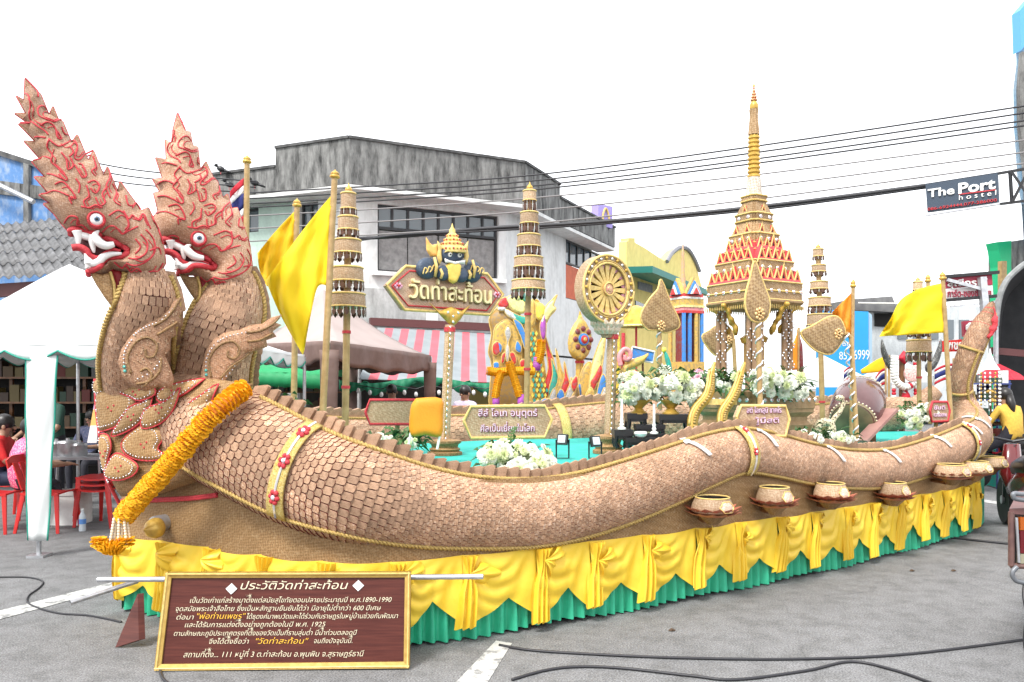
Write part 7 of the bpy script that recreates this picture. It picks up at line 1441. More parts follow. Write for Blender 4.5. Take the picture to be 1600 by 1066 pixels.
g = MB(); g.lathe([(6 * pk, zP(461)), (5 * pk, zP(445)), (3.6 * pk, zP(442)), (4.4 * pk, zP(438)), (2.5 * pk, zP(420)), (3.2 * pk, zP(417)), (2 * pk, zP(400)), (2.6 * pk, zP(398)), (.2 * pk, zP(377))], (pc.x - 5 * pk, pc.y, 0), 10); g.build('spire', mat('pink_gold', (.62, .36, .26), .5, (.55, .4, .15), 40), pv, smooth=True)
for f_ in range(4):
    for j, (c, s_, o_) in enumerate((('gold', 1.0, 0), ('blue', .8, .03), ('white', .58, .05), ('red', .36, .07))):
        M3 = RP @ Matrix.Rotation(R(90 * f_), 3, 'Z'); g = MB(); a = 19 * pk; h = 24 * pk * s_; g.prism([Vector((pc.x, pc.y, zP(462))) + M3 @ Vector(q) for q in ((-a * .8 * s_, -a - o_, 0), (a * .8 * s_, -a - o_, 0), (0, -a - o_, h * 1.1))], M3 @ Vector((0, .06, 0))); g.build('gable', GP_[c], pv)
for i, (x, y) in enumerate(((1, 1), (1, -1), (-1, 1), (-1, -1), (.35, -1), (-.35, -1), (1, -.35), (1, .35))):
    p = Vector((pc.x, pc.y, 0)) + RP @ Vector((x * 17 * pk, y * 17 * pk, 0)); g = MB(); g.tube([(p.x, p.y, zP(566)), (p.x, p.y, zP(491))], .03, 8); g.build('column', GP_[('gold', 'blue', 'gold', 'blue')[i % 4]], pv, smooth=True)
for i in range(10):
    M3 = RP @ Matrix.Rotation(R(90 * (i % 2)), 3, 'Z'); x = ((i // 2) - 2) * 8 * pk; g = MB(); b_ = Vector((pc.x, pc.y, zP(600))); g.prism([b_ + M3 @ Vector(q) for q in ((x - .035, -32 * pk * .78, 0), (x + .035, -32 * pk * .78, 0), (x, -32 * pk * .78, .13))], M3 @ Vector((0, .03, 0))); g.build('flame_panel', GP_[('red', 'yellow', 'blue')[i % 3]], pv)
# orange tasselled parasol and the blue plate between wheel and fan
t = thing('orange_parasol', 'orange and gold tasselled parasol between the wheel and the leaf fan', 'parasol', W(995, 640, 10.4)); c = W(994, 498, 10.4); g = MB(); g.lathe([(.02, .17), (.16, .12), (.2, .0), (.21, -.10), (.2, -.1), (.19, 0), (.15, .11), (.01, .16)], c, 20); g.build('canopy', mat('orange_silk', (.80, .30, .02), .5, (.8, .5, .08), 14), t, smooth=True)
g = MB(); g.tube(ringcurve(c + Vector((0, 0, -.10)), .21), .016, 6); g.build('fringe', GP_['pale'], t, smooth=2); g = MB(); g.tube([c + Vector((0, 0, .15)), W(994, 640, 10.4)], .015, 6); g.build('pole', M_RED, t)
t = thing('blue_placard', 'blue placard with a white border on a stick behind the altar flowers', 'placard', W(1010, 630, 9.9)); pl = Pl(1008, 553, 9.9, -8); g = MB(); g.prism([pl.P(*p) for p in ((988, 542), (1023, 550), (1020, 567), (986, 561))], -pl.n * .02); g.build('plate', GP_['blue'], t); g = MB(); Q = [pl.P(*p, .008) for p in ((988, 542), (1023, 550), (1020, 567), (986, 561))]; g.tube(Q + Q[:1], .012, 5, cap=False); g.build('border', M_WHITE, t); g = MB(); g.tube([pl.P(1004, 562, -.03), pl.P(1006, 620, -.03)], .015, 6); g.build('stick', M_WOOD, t)
t = thing('gold_ribbon_ornament', 'curling gold and pink ornament beside the wheel post', 'ornament', W(985, 640, 9.8)); pl = Pl(985, 570, 9.8, 10)
g = MB(); g.pillow([pl.uv(*p) for p in smooth_path([(970, 580), (978, 566), (992, 560), (1004, 556), (1014, 552), (1006, 566), (994, 574), (982, 578), (976, 586)], 3, True)], pl.w, .05, .05); g.build('ribbon', GP_['gold'], t, smooth=2)
g = MB(); g.tube([pl.P(*p, .05) for p in smooth_path([(968, 572), (966, 556), (974, 546), (982, 550), (982, 560), (975, 562), (974, 555)], 5)], .03, 8); g.build('curl', GP_['pink'], t, smooth=2)
g = MB(); g.prism([pl.P(*p, -.1) for p in ((962, 525), (972, 525), (972, 640), (962, 640))], (0, .1, 0)); g.build('gold_panel', GP_['yellow'], t); g = MB(); g.tube([pl.P(976, 520, -.05), pl.P(974, 640, -.05)], .025, 6); g.build('red_post', M_RED, t)
sf2 = MB(); sf2.box((.9, 12.3, .65), (5.6, 2.2, 1.3), Matrix.Rotation(R(12), 3, 'Z')); o = sf2.build('second_float_base', mat('dull_red_cloth', (.30, .05, .05), .8, (.36, .22, .05), 3)); tag(o, 'cloth covered base of the second float behind the woven one', 'parade float')
t = thing('green_bird_ornament', 'slim green parrot shaped ornament beside the leaf fan stem', 'ornament', W(1044, 600, 9.3)); pl = Pl(1044, 560, 9.3, 0); g = MB(); g.pillow([pl.uv(*p) for p in smooth_path([(1037, 546), (1041, 550), (1047, 562), (1050, 578), (1046, 582), (1040, 566)], 3, True)], pl.w, .03, .04); g.build('body', GP_['teal'], t, smooth=2); g = MB(); g.ball(pl.P(1037, 547), .035, 8, 6); g.build('head', GP_['yellow'], t, smooth=2)

# ================================================================ STREET CLUTTER, SIGNS, WIRES, VEHICLES
def banner(name, label, pts, Y, m_, cat='banner', pole=None, ang=0):
    pl = Pl(*pts[0], Y, ang); t = thing(name, label, cat, W(pts[0][0], 650, Y)); n = len(pts); g = MB(); g.pillow([pl.uv(*p) for p in pts], pl.w, .012, .05); g.build('cloth', m_, t, smooth=2)
    if pole: g = MB(); g.tube([W(*pole[0], Y + .03), W(*pole[1], Y + .03)], .02, 6); g.build('pole', M_BAMBOO, t)
    return t
banner('orange_banner', 'orange banner standing behind the shrine columns', [(1222, 555), (1240, 535), (1246, 520), (1246, 578), (1222, 580)], 12, M_FLAGO, pole=((1247, 515), (1247, 640)))
banner('red_pennant', 'dark red narrow pennant beside the orange banner', [(1248, 520), (1254, 540), (1256, 590), (1249, 590)], 12.2, GP_['maroon'], 'pennant', pole=((1248, 512), (1248, 640)))
banner('yellow_pennant', 'yellow pennant with a faint emblem behind the drum', [(1345, 578), (1370, 562), (1384, 556), (1388, 575), (1372, 582), (1346, 584)], 13, M_FLAGY, 'pennant', pole=((1389, 555), (1389, 640)))
def thaiflag(label, x, y, w, h, Y, droop=8):
    t = thing('thai_flag', label, 'flag', W(x + w, 650, Y), 'small striped flags in the street'); g = MB(); g.tube([W(x + w, y - 8, Y), W(x + w, 650, Y)], .015, 6); g.build('pole', M_BAMBOO, t)
    for i, (a, b_, mi) in enumerate(((0, .167, 0), (.167, .333, 1), (.333, .667, 2), (.667, .833, 1), (.833, 1, 0))): g = MB(); g.slab(lambda u, v, o: W(x + w * (1 - u), y + (a + (b_ - a) * v) * h + droop * u * u, Y + .05 * math.sin(u * 6) + o), 6, 2, -.004); g.build('stripe', MATS['flag_stripe_%d' % mi], t, smooth=2, fix=False)
thaiflag('striped flag drooping left of the red and white garland emblem', 1368, 575, 16, 26, 12, 14); thaiflag('striped flag right of the garland emblem beside the tail', 1460, 568, 30, 24, 11.5, 10); thaiflag('striped flag seen behind the drum', 1318, 572, 14, 20, 12.6, 8)
thaiflag('striped flag low behind the raised tail', 1526, 596, 22, 18, 12.5, 6)
for i, (px, Y, lb_, c) in enumerate(((1285, 17, 'white market tent top seen behind the sideways fan', M_TENT), (1400, 22, 'grey white tent top behind the yellow flag', M_TENT))):
    t = thing('far_tent', lb_, 'tent', gxy(px, Y), 'far market tents'); c_ = W(px, 592 if i == 0 else 588, Y); g = MB(); r = 1.1
    g.lathe([(r, -.18), (r, 0), (r * .45, .28), (.02, .5)], c_, 4, None, R(30)); g.build('roof', M_TENT, t)
    for a in range(4): q = R(30 + 90 * a); g = MB(); g.tube([(c_.x + r * .97 * math.cos(q), Y + r * .97 * math.sin(q), 0), (c_.x + r * .97 * math.cos(q), Y + r * .97 * math.sin(q), c_.z)], .03, 6); g.build('pole', M_STEEL, t)
# garlanded emblem with black wings
em = thing('garland_emblem', 'red and white garlanded emblem with black wings behind the flagged umbrella', 'emblem', W(1412, 650, 10.9)); pl = Pl(1412, 590, 10.9, 0)
M_REDC = mat('crimson_cloth', (.50, .01, .03), .6); 
for sx in (-1, 1):
    g = MB(); g.pillow([pl.uv(1424 + sx * x, y) for x, y in smooth_path([(22, 570), (32, 562), (40, 545), (46, 530), (48, 545), (44, 562), (36, 576), (24, 582)], 3, True)], pl.w, .04, .05); g.build('wing', mat('black_glitter', (.05, .05, .05), .4, (.2, .2, .18), 60, lo=.55, hi=.62), em, smooth=2)
    pts = smooth_path([(1412 + sx * 16, 556), (1412 + sx * 18, 575), (1412 + sx * 14, 596), (1412, 606)], 5); 
    for j in range(len(pts) - 1): g = MB(); g.tube([pl.P(*pts[j], .05), pl.P(*pts[j + 1], .05)], .05, 7); g.build('garland_bead', M_WHITE if sx < 0 or j % 3 else M_REDC, em, smooth=2)
    for j in range(9): g = MB(); g.ball(pl.P(1412 + sx * 17, 600 + 5 * j, .03), .03, 8, 6); g.build('garland_bead', M_REDC if (j // 2) % 2 else M_WHITE, em, smooth=2)
g = MB(); g.lathe([(.11, 0), (.11, .04), (.08, .05)], pl.P(1421, 584, .06), 22, rm_of(pl)); g.build('disc', mat('rose_disc', (.62, .25, .25), .5, (.75, .6, .55), 60), em, smooth=True)
for o_, c in (([(1402, 560), (1412, 548), (1422, 560), (1414, 570)], M_REDC), ([(1404, 640), (1410, 615), (1416, 608), (1422, 618), (1430, 640), (1424, 660), (1408, 660)], M_REDC), ([(1411, 612), (1416, 612), (1418, 636), (1412, 636)], M_WHITE)): g = MB(); g.pillow([pl.uv(*p) for p in o_], pl.w, .05, .05); g.build('bow', c, em, smooth=2)
g = MB(); g.tube([pl.P(1412, 560, -.05), pl.P(1412, 700, -.05)], .04, 8); g.build('stand', M_WOOD, em)
# stall clutter under the canopy: teal baskets, red umbrella, hanging white mobile
t = thing('crepe_mobile', 'white hanging paper mobile with gold stars under the dark canopy', 'mobile', W(1547, 545, 11.3)); c = W(1547, 578, 11.3); r = .125
g = MB(); g.lathe([(r, 0), (r * .5, .1), (r * .15, .22), (.006, .3)], c, 12); g.build('cone', M_WHITE, t); 
for k in range(12):
    a = 2 * math.pi * k / 12; g = MB()
    for j in range(9): g.ball(c + Vector((r * math.cos(a), r * math.sin(a), -.05 - .055 * j)), (.014, .014, .02), 5, 4)
    g.build('bead_string', M_WHITE if k % 3 else M_GOLDP, t, smooth=2)['kind'] = 'stuff'
g = MB(); g.tube([c + Vector((0, 0, .3)), c + Vector((0, 0, .9))], .005, 5); g.build('string', M_CABLE, t)
for k in range(3): g = MB(); g.lathe([(.05, 0), (.07, .02), (.0, .06)], c + Vector((.03 * (k - 1), 0, -.2 - .13 * k)), 6); g.build('gold_star', M_GOLDP, t)
t = thing('teal_basket', 'teal ribbed plastic bin under the dark canopy', 'bin', gxy(1562, 13)); c = Vector(t.location); g = MB(); g.lathe([(.25, 0), (.26, .3), (.28, .6), (.3, 1.2), (.28, 1.2), (.2, .05)], c, 20); g.build('bin', GP_['teal'], t, smooth=True)
for z in (.3, .6, .9, 1.15): g = MB(); g.tube(ringcurve(c + Vector((0, 0, z)), .29), .015, 5); g.build('rib', GP_['teal'], t)
t = thing('red_umbrella', 'red sunshade on a pole above the teal bin', 'sunshade', gxy(1560, 13.2)); g = MB(); g.lathe([(.42, 1.72), (.3, 1.82), (.02, 1.98)], t.location, 8); g.build('canopy', M_REDC, t); g = MB(); g.tube([Vector(t.location), Vector(t.location) + Vector((0, 0, 1.95))], .015, 6); g.build('pole', M_STEEL, t)
t = thing('market_rack', 'blue metal rack of small goods behind the float tail', 'rack', gxy(1532, 12.4)); c = Vector(t.location)
for x in (-.35, .35):
    for y in (-.15, .15): g = MB(); g.tube([c + Vector((x, y, 0)), c + Vector((x, y, 1.7))], .018, 6); g.build('upright', mat('blue_metal', (.03, .05, .2), .4), t)
for z in (.5, .8, 1.1, 1.4, 1.65):
    g = MB(); g.box(c + Vector((0, 0, z)), (.75, .35, .02)); g.build('shelf', MATS['blue_metal'], t)
    for j in range(7): g = MB(); h = rd.uniform(.06, .2); g.box(c + Vector((-.31 + .1 * j, -.1, z + .012 + h / 2)), (.085, .12, h)); g.build('packet', rd.choice(PK + [M_WHITE, M_REDC, GP_['teal']]), t)

# ---- hostel sign on its truss
hpn = Pl(1446, 288, 12, -42); hs = thing('hostel_sign', 'dark blue hanging hostel sign with white lettering on a steel truss', 'sign', W(1500, 330, 11.7))
HQ = [hpn.P(*p) for p in ((1446, 288), (1558.6, 270.4), (1560.7, 316), (1449, 331.6))]; g = MB(); g.prism(HQ, -hpn.n * .06); b = g.build('panel', mat('navy_sign', (.035, .055, .085), .5), hs)
def htext(body, px, py, hpx, wpx, m_, nm='letters', offset=0):
    u, v = hpn.uv(px, py); w = abs(hpn.uv(px + wpx, py)[0] - u); k = hpn.k(px, py); me, w0 = text_mesh(body, 1, .01, 'LEFT', 0, offset); ys = [q.co.y for q in me.vertices]; hh = max(ys) - min(ys); me.materials.append(m_)
    M = Matrix.Translation(hpn.w(u, v, .012)) @ Matrix((hpn.u, hpn.v, hpn.n)).transposed().to_4x4() @ Matrix.Diagonal((w / w0, hpx * k / hh, 1, 1)); piece(nm, me, M, b)
htext('The', 1450, 309, 13, 42, M_WHITE, offset=.02); htext('Port', 1498, 303, 17, 58, M_WHITE, offset=.03); htext('h o s t e l', 1499, 313, 7.5, 58, M_WHITE); htext('086-6924444,077-286000', 1450, 329.5, 5, 108, M_RED)
g = MB(); g.bar(hpn.P(1499, 304, .012), hpn.P(1556, 297, .012), .01, .014); g.build('red_line', M_RED, b)
g = MB(); g.bar(hpn.P(1446, 336, -.02), hpn.P(1562, 318, -.02), .05, .03); g.build('lower_rail', M_STEEL, hs)
T4 = [hpn.P(1560, 270, -.05), hpn.P(1640, 256, -.05), hpn.P(1640, 308, -.05), hpn.P(1562, 318, -.05)]
for a, b_ in ((T4[0], T4[1]), (T4[3], T4[2]), (hpn.P(1577, 268, -.05), hpn.P(1580, 316, -.05)), (hpn.P(1580, 268, -.05), hpn.P(1602, 300, -.05)), (hpn.P(1581, 314, -.05), hpn.P(1602, 274, -.05)), (hpn.P(1446, 288, -.05), hpn.P(1560, 270, -.05))): g = MB(); g.bar(a, b_, .035, .035); g.build('truss_bar', M_BLACK, hs)
# ---- cables overhead
def wire(label, pts, Y0, Y1, r, sag=0, group='thin overhead wires'):
    P = smooth_path([(x, y, Y0 + (Y1 - Y0) * i / (len(pts) - 1)) for i, (x, y) in enumerate(pts)], 8); g = MB(); g.tube([W(*p) for p in P], r, 5); return tag(g.build('overhead_wire', M_CABLE if r > .0155 else mat('faint_wire', (.2, .19, .19), .6), smooth=2), label, 'cable', group)
wire('thick black cable bundle sagging across the street to the hostel sign', [(560, 373), (650, 368), (760, 357), (950, 346), (1200, 322), (1450, 290)], 15.5, 12.1, .035, group='overhead cables'); wire('second strand twisted below the thick black cable bundle', [(560, 376), (640, 366), (760, 361), (950, 349), (1200, 326), (1450, 293)], 15.5, 12.1, .02, group='overhead cables')
for i, (y0, y1) in enumerate(((272, 168), (281, 179), (289, 191), (295, 199), (308, 222), (328, 241), (348, 258))):
    lb_ = ('topmost', 'second from top', 'third from top', 'fourth from top', 'fifth from top', 'sixth from top', 'lowest')[i] + ' of the thin wires crossing the white sky'
    wire(lb_, [(380, y0 + 30), (600, y0 + 18), (850, y0), (1200, (y0 + y1) / 2 + 6), (1640, y1 - 8)], 16.5, 13, .0156 if i < 4 else .014)
for i in range(3): wire(('upper', 'middle', 'lower')[i] + ' thin wire at left between the two naga crests', [(150, 255 + 12 * i), (230, 268 + 11 * i), (400, 284 + 9 * i)], 17, 17.2, .016, group='thin wires at left')
# birds on the parapet
for i, (px, py, Y, lb_) in enumerate(((345, 270, 19.2, 'dark bird perched on the parapet left of the step'), (398, 292, 18.4, 'dark bird perched below the parapet beside the flag'), (358, 294, 18.4, 'dark bird perched beside the striped flag'))):
    t = thing('pigeon', lb_, 'bird', W(px, py, Y), 'birds perched on the roofs'); c = W(px, py, Y) + Vector((0, 0, .09)); g = MB(); g.ball(c, (.11, .06, .07), 8, 6, Matrix.Rotation(.4, 3, 'Y')); g.ball(c + Vector((-.11, 0, .09)), .045, 7, 5); g.tube([c + Vector((-.14, 0, .09)), c + Vector((-.2, 0, .08))], [.015, .003], 5); g.tube([c + Vector((.1, 0, -.04)), c + Vector((.24, 0, -.1))], [.04, .02], 5, sx=2); g.build('body', M_BLACK, t, smooth=2)
    g = MB(); g.tube([c + Vector((0, 0, -.05)), c + Vector((0, 0, -.13))], .008, 5); g.build('leg', M_RED, t)
# ---- shop signs at right
def board(label, pts, Y, ang, parts, grp='red shop signs at right', th=.08):
    pl = Pl(*pts[0], Y, ang); t = thing('shop_sign', label, 'sign', W(pts[-1][0], pts[-1][1], Y), grp)
    for i, (q, m_, txt) in enumerate(parts):
        g = MB(); g.prism([pl.P(*p) for p in q], -pl.n * th); b = g.build('panel', m_, t)
        if txt:
            body, px, py, wpx, hpx, tm = txt; u, v = pl.uv(px, py); me, w0 = text_mesh(body, 1, .01, 'CENTER', 0, .015); ys = [z.co.y for z in me.vertices]; me.materials.append(tm); k = pl.k(px, py); w = abs(pl.uv(px + wpx / 2, py)[0] - pl.uv(px - wpx / 2, py)[0])
            piece('letters', me, Matrix.Translation(pl.w(u, v, .012)) @ rm_of(pl).to_4x4() @ Matrix.Diagonal((w / w0, hpx * k / (max(ys) - min(ys)), 1, 1)), b)
    return t, pl
t, pl = board('maroon and white card shop sign above the raised tail', [(1476, 434)], 13, -12, [([(1476, 434), (1550, 429), (1551, 445), (1477, 451)], mat('maroon_sign', (.32, .02, .05), .5), ('สุณีกรณ์', 1511, 447, 62, 15, M_WHITE)), ([(1477, 452), (1551, 446), (1552, 462), (1478, 468)], mat('white_sign', (.68, .64, .64), .5), ('การ์ด-ของชำร่วย', 1514, 463.5, 68, 13, MATS['maroon_sign']))])
g = MB(); g.bar(pl.P(1474, 433, .03), pl.P(1560, 426, .03), .05, .05); g.bar(pl.P(1474, 470, .03), pl.P(1556, 463, .03), .05, .05); g.build('frame', M_BLACK, t); g = MB(); g.bar(pl.P(1532, 434, .06), pl.P(1538, 505, .06), .1, .1); g.bar(pl.P(1478, 438, .06), pl.P(1530, 452, .06), .05, .05); g.build('strut', M_STEEL, t)
t, pl = board('small maroon square sign with a pale flower patch beside the tail tip', [(1505, 502)], 13.5, -8, [([(1505, 502), (1533, 500), (1534, 523), (1506, 526)], MATS['maroon_sign'], None), ([(1506, 526.5), (1534, 523.5), (1534, 529), (1506, 531)], GP_['teal'], None)])
g = MB()
for k_ in range(9): a = k_ * .698; g.ball(pl.P(1519 + 7 * math.cos(a), 512 + 5 * math.sin(a), .02), (.05, .015, .04), 8, 5)
g.ball(pl.P(1519, 512, .02), (.07, .02, .06), 8, 5); g.build('pale_patch', GP_['white'], t, smooth=2)
board('bright red shop sign low behind the tail', [(1470, 533)], 15, -6, [([(1470, 533), (1532, 528), (1533, 548), (1470, 550)], mat('bright_red_sign', (.62, .03, .025), .5), ('เพชรวรรา', 1503, 546, 54, 12, M_WHITE))])
board('thin grey steel rail above the small maroon sign', [(1490, 475)], 14, -8, [([(1486, 478), (1530, 474), (1530, 476), (1486, 480)], M_STEEL, None)], th=.03)
# radio mast far away
t = thing('radio_mast', 'thin lattice radio mast far away above the roofs', 'mast', W(1496, 605, 90)); g = MB(); a0 = W(1496, 605, 90)
for s in (-1, 1): g.tube([(a0.x + s * .55, 90, 0), (a0.x + s * .25, 90, W(0, 372, 90).z)], .06, 4)
for j in range(18): z = 1 + j * 1.0; w = .55 - .3 * j / 18; g.tube([(a0.x - w, 90, z), (a0.x + w, 90, z + 1)], .04, 4); g.tube([(a0.x + w, 90, z), (a0.x - w, 90, z + 1)], .04, 4)
g.build('lattice', mat('mast_grey', (.55, .5, .5), .6), t)

# ---- information board leaning on the skirt
ib = Pl(442, 1046, 4.53, 1.0, 9); t = thing('info_board', 'varnished brown wooden board with gold frame and handwritten Thai text', 'information board', ib.P(442, 1046)); BQ = [(-.72, .012), (.72, .012), (.71, .548), (-.69, .548)]
BQ = [(ib.uv(243, 1047)), (ib.uv(640, 1043)), (ib.uv(642, 893)), (ib.uv(261, 894))]
g = MB(); g.prism([ib.w(*p, .0) for p in BQ], -ib.n * .025); 
def woodm():
    m = bpy.data.materials.new('mahogany_board'); m.use_nodes = True; nt_ = m.node_tree; b = nt_.nodes['Principled BSDF']; tc = nt_.nodes.new('ShaderNodeTexCoord'); mp = nt_.nodes.new('ShaderNodeMapping'); mp.inputs['Scale'].default_value = (2, 2, 40); n = nt_.nodes.new('ShaderNodeTexNoise'); n.inputs['Scale'].default_value = 2.2; n.inputs['Detail'].default_value = 6; r = nt_.nodes.new('ShaderNodeValToRGB'); r.color_ramp.elements[0].position = .3; r.color_ramp.elements[1].position = .7; r.color_ramp.elements[0].color = (.060, .014, .011, 1); r.color_ramp.elements[1].color = (.105, .028, .02, 1)
    for a, b_ in ((tc.outputs['Object'], mp.inputs[0]), (mp.outputs[0], n.inputs['Vector']), (n.outputs[0], r.inputs[0]), (r.outputs[0], b.inputs['Base Color'])): nt_.links.new(a, b_)
    b.inputs['Roughness'].default_value = .4; b.inputs['Specular IOR Level'].default_value = .25; return m
MATS['mahogany_board'] = woodm(); bd = g.build('panel', MATS['mahogany_board'], t); M_FR = mat('gold_frame', (.50, .33, .09), .35, (.42, .26, .06), 30, metal=.35)
for i in range(4):
    a, b_ = Vector(BQ[i]), Vector(BQ[(i + 1) % 4]); n2 = Vector((-(b_ - a).y, (b_ - a).x)).normalized(); g = MB()
    g.add([ib.w(*p, o) for p, o in ((a, .022), (b_, .022), (b_ + (Vector(BQ[(i + 2) % 4]) - b_).normalized() * .033, .012), (a + (Vector(BQ[(i + 3) % 4]) - a).normalized() * .033, .012), (a, -.03), (b_, -.03), (b_ + (Vector(BQ[(i + 2) % 4]) - b_).normalized() * .033, .001), (a + (Vector(BQ[(i + 3) % 4]) - a).normalized() * .033, .001))], [(0, 1, 2, 3), (0, 4, 5, 1), (2, 6, 7, 3), (0, 3, 7, 4), (1, 5, 6, 2)]); g.build('frame_rail', M_FR, t)
    g = MB(); q = .010; g.tube([ib.w(*(a + (Vector(BQ[(i + 3) % 4]) - a).normalized() * .01), .021), ib.w(*(b_ + (Vector(BQ[(i + 2) % 4]) - b_).normalized() * .01), .021)], .005, 5); g.build('frame_bead', M_YCORD, t)
M_CHALK = mat('cream_paint', (.74, .66, .48), .6, (.62, .54, .38), 40); M_CHY = mat('yellow_paint', (.78, .45, .04), .6)
def brow(body, px, py, wpx, hpx, m_=M_CHALK, sh_=.25, nm='handwriting', off=-.006):
    u, v = ib.uv(px, py); w = abs(ib.uv(px + wpx, py)[0] - u); me, w0 = text_mesh(body, 1, .001, 'LEFT', sh_, off); me.materials.append(m_); k = ib.k(px, py)
    piece(nm, me, Matrix.Translation(ib.w(u, v, .003)) @ rm_of(ib).to_4x4() @ Matrix.Diagonal((w / w0, hpx * k / .75, 1, 1)), bd)
brow('ประวัติวัดท่าสะท้อน', 376, 921, 168, 13, off=-.002)
for x, y in ((362, 920), (560, 915)): g = MB(); u, v = ib.uv(x, y); q = .033; g.prism([ib.w(u + a, v + b_, .003) for a, b_ in ((-q, 0), (0, -q * .95), (q, 0), (0, q * .95))], ib.n * .003); g.build('white_diamond', M_WHITE, bd)
brow('เป็นวัดเก่าแก่สร้างมาตั้งแต่สมัยสุโขทัยตอนปลายประมาณปี พ.ศ.1890-1990', 297, 942, 315, 8.2); brow('จุดสมัยพระเจ้าลือไทย ซึ่งเป็นหลักฐานยืนยันได้ว่า มีอายุไม่ต่ำกว่า 600 ปีเศษ', 275, 955, 320, 8); brow('ต่อมา', 276, 968, 27, 8); brow('"พ่อท่านเพชร"', 308, 967, 76, 9, M_CHY); brow('ได้ธุดงค์มาพบวัดและได้ร่วมกับราษฎรในหมู่บ้านช่วยกันพัฒนา', 386, 967, 236, 8)
brow('และได้รับการแต่งตั้งอย่างถูกต้องในปี พ.ศ. 1925', 289, 980, 220, 8); brow('ตามลักษณะภูมิประเทศตรงที่ตั้งของวัดเป็นที่ราบลุ่มต่ำ มีน้ำท่วมตลอดปี', 272, 993.5, 286, 8); brow('จึงได้ตั้งชื่อว่า', 327, 1006, 62, 8); brow('"วัดท่าสะท้อน"', 400, 1006, 82, 9, M_CHY); brow('จนถึงปัจจุบันนี้.', 491, 1005, 64, 8); brow('สถานที่ตั้ง... 111 หมู่ที่ 3 ต.ท่าสะท้อน อ.พุนพิน จ.สุราษฎร์ธานี', 287, 1027, 282, 9)
# props behind it and the two pipes
g = MB(); g.prism([W(180, 1012, 4.9), W(215, 928, 5.05), W(217, 1000, 4.9)], (.03, .02, 0)); o = g.build('board_prop', MATS['mahogany_board']); tag(o, 'dark brown wedge prop with gold edge left of the information board', 'prop')
for lb_, a, b_ in (('long galvanised pipe lying behind the top of the information board', W(153, 906, 4.82), W(755, 901, 4.70)), ('short galvanised pipe sticking out at the left corner of the float', W(110, 942, 4.95), W(215, 908, 5.25))):
    g = MB(); g.tube([a, b_], .016, 12, cap=False); d_ = (b_ - a).normalized(); g.tube([a + d_ * .002, b_ - d_ * .002], .0125, 12, cap=False); tag(g.build('steel_pipe', M_STEEL, smooth=2), lb_, 'pipe', 'steel pipes at the front')
# ---- cables lying on the road
def gcable(label, pts, r=.0085): P = [G(x, y, r) for x, y in smooth_path(pts, 8)]; g = MB(); g.tube(P, r, 7); tag(g.build('ground_cable', M_CABLE, smooth=2), label, 'cable', 'black cables on the road')
gcable('black cable running from the green skirt along the bottom right', [(780, 1008), (830, 1016), (920, 1022), (1060, 1028), (1240, 1030), (1420, 1022), (1640, 994)]); gcable('black cable looping along the bottom edge of the picture', [(800, 1062), (850, 1048), (900, 1042), (970, 1044), (1080, 1056), (1150, 1062), (1260, 1048), (1330, 1034), (1400, 1048), (1480, 1075), (1560, 1090)]); gcable('thin black cable curling on the road at left', [(-20, 902), (40, 902), (66, 908), (62, 918), (44, 932), (48, 945), (90, 958), (140, 962), (190, 972)], .007); gcable('short black cable under the left foot of the information board', [(250, 1048), (256, 1062), (280, 1078)], .008)
gcable('black cable crossing the road behind the float tail', [(1470, 838), (1540, 846), (1640, 856)], .012); gcable('thin cable on the road beside the rightmost bowl', [(1520, 752), (1570, 766), (1640, 780)], .008)
# litter scraps
for i, (px, py, lb_) in enumerate(((1425, 892, 'dry leaf scrap on the road right of the skirt, farther left'), (1490, 892, 'dry leaf scrap on the road right of the skirt, farther right'), (1050, 985, 'dry leaf scrap on the road near the middle cable'))):
    c = G(px, py, .006); g = MB(); g.slab(lambda u, v, o: c + Vector(((u - .5) * .05 * math.sin(v * 3), (v - .5) * .03, .012 * math.sin(u * 3) + o)), 6, 6, .002); tag(g.build('leaf_scrap', mat('dry_leaf', (.08, .05, .03), .8)), lb_, 'litter', 'leaf scraps on the road')

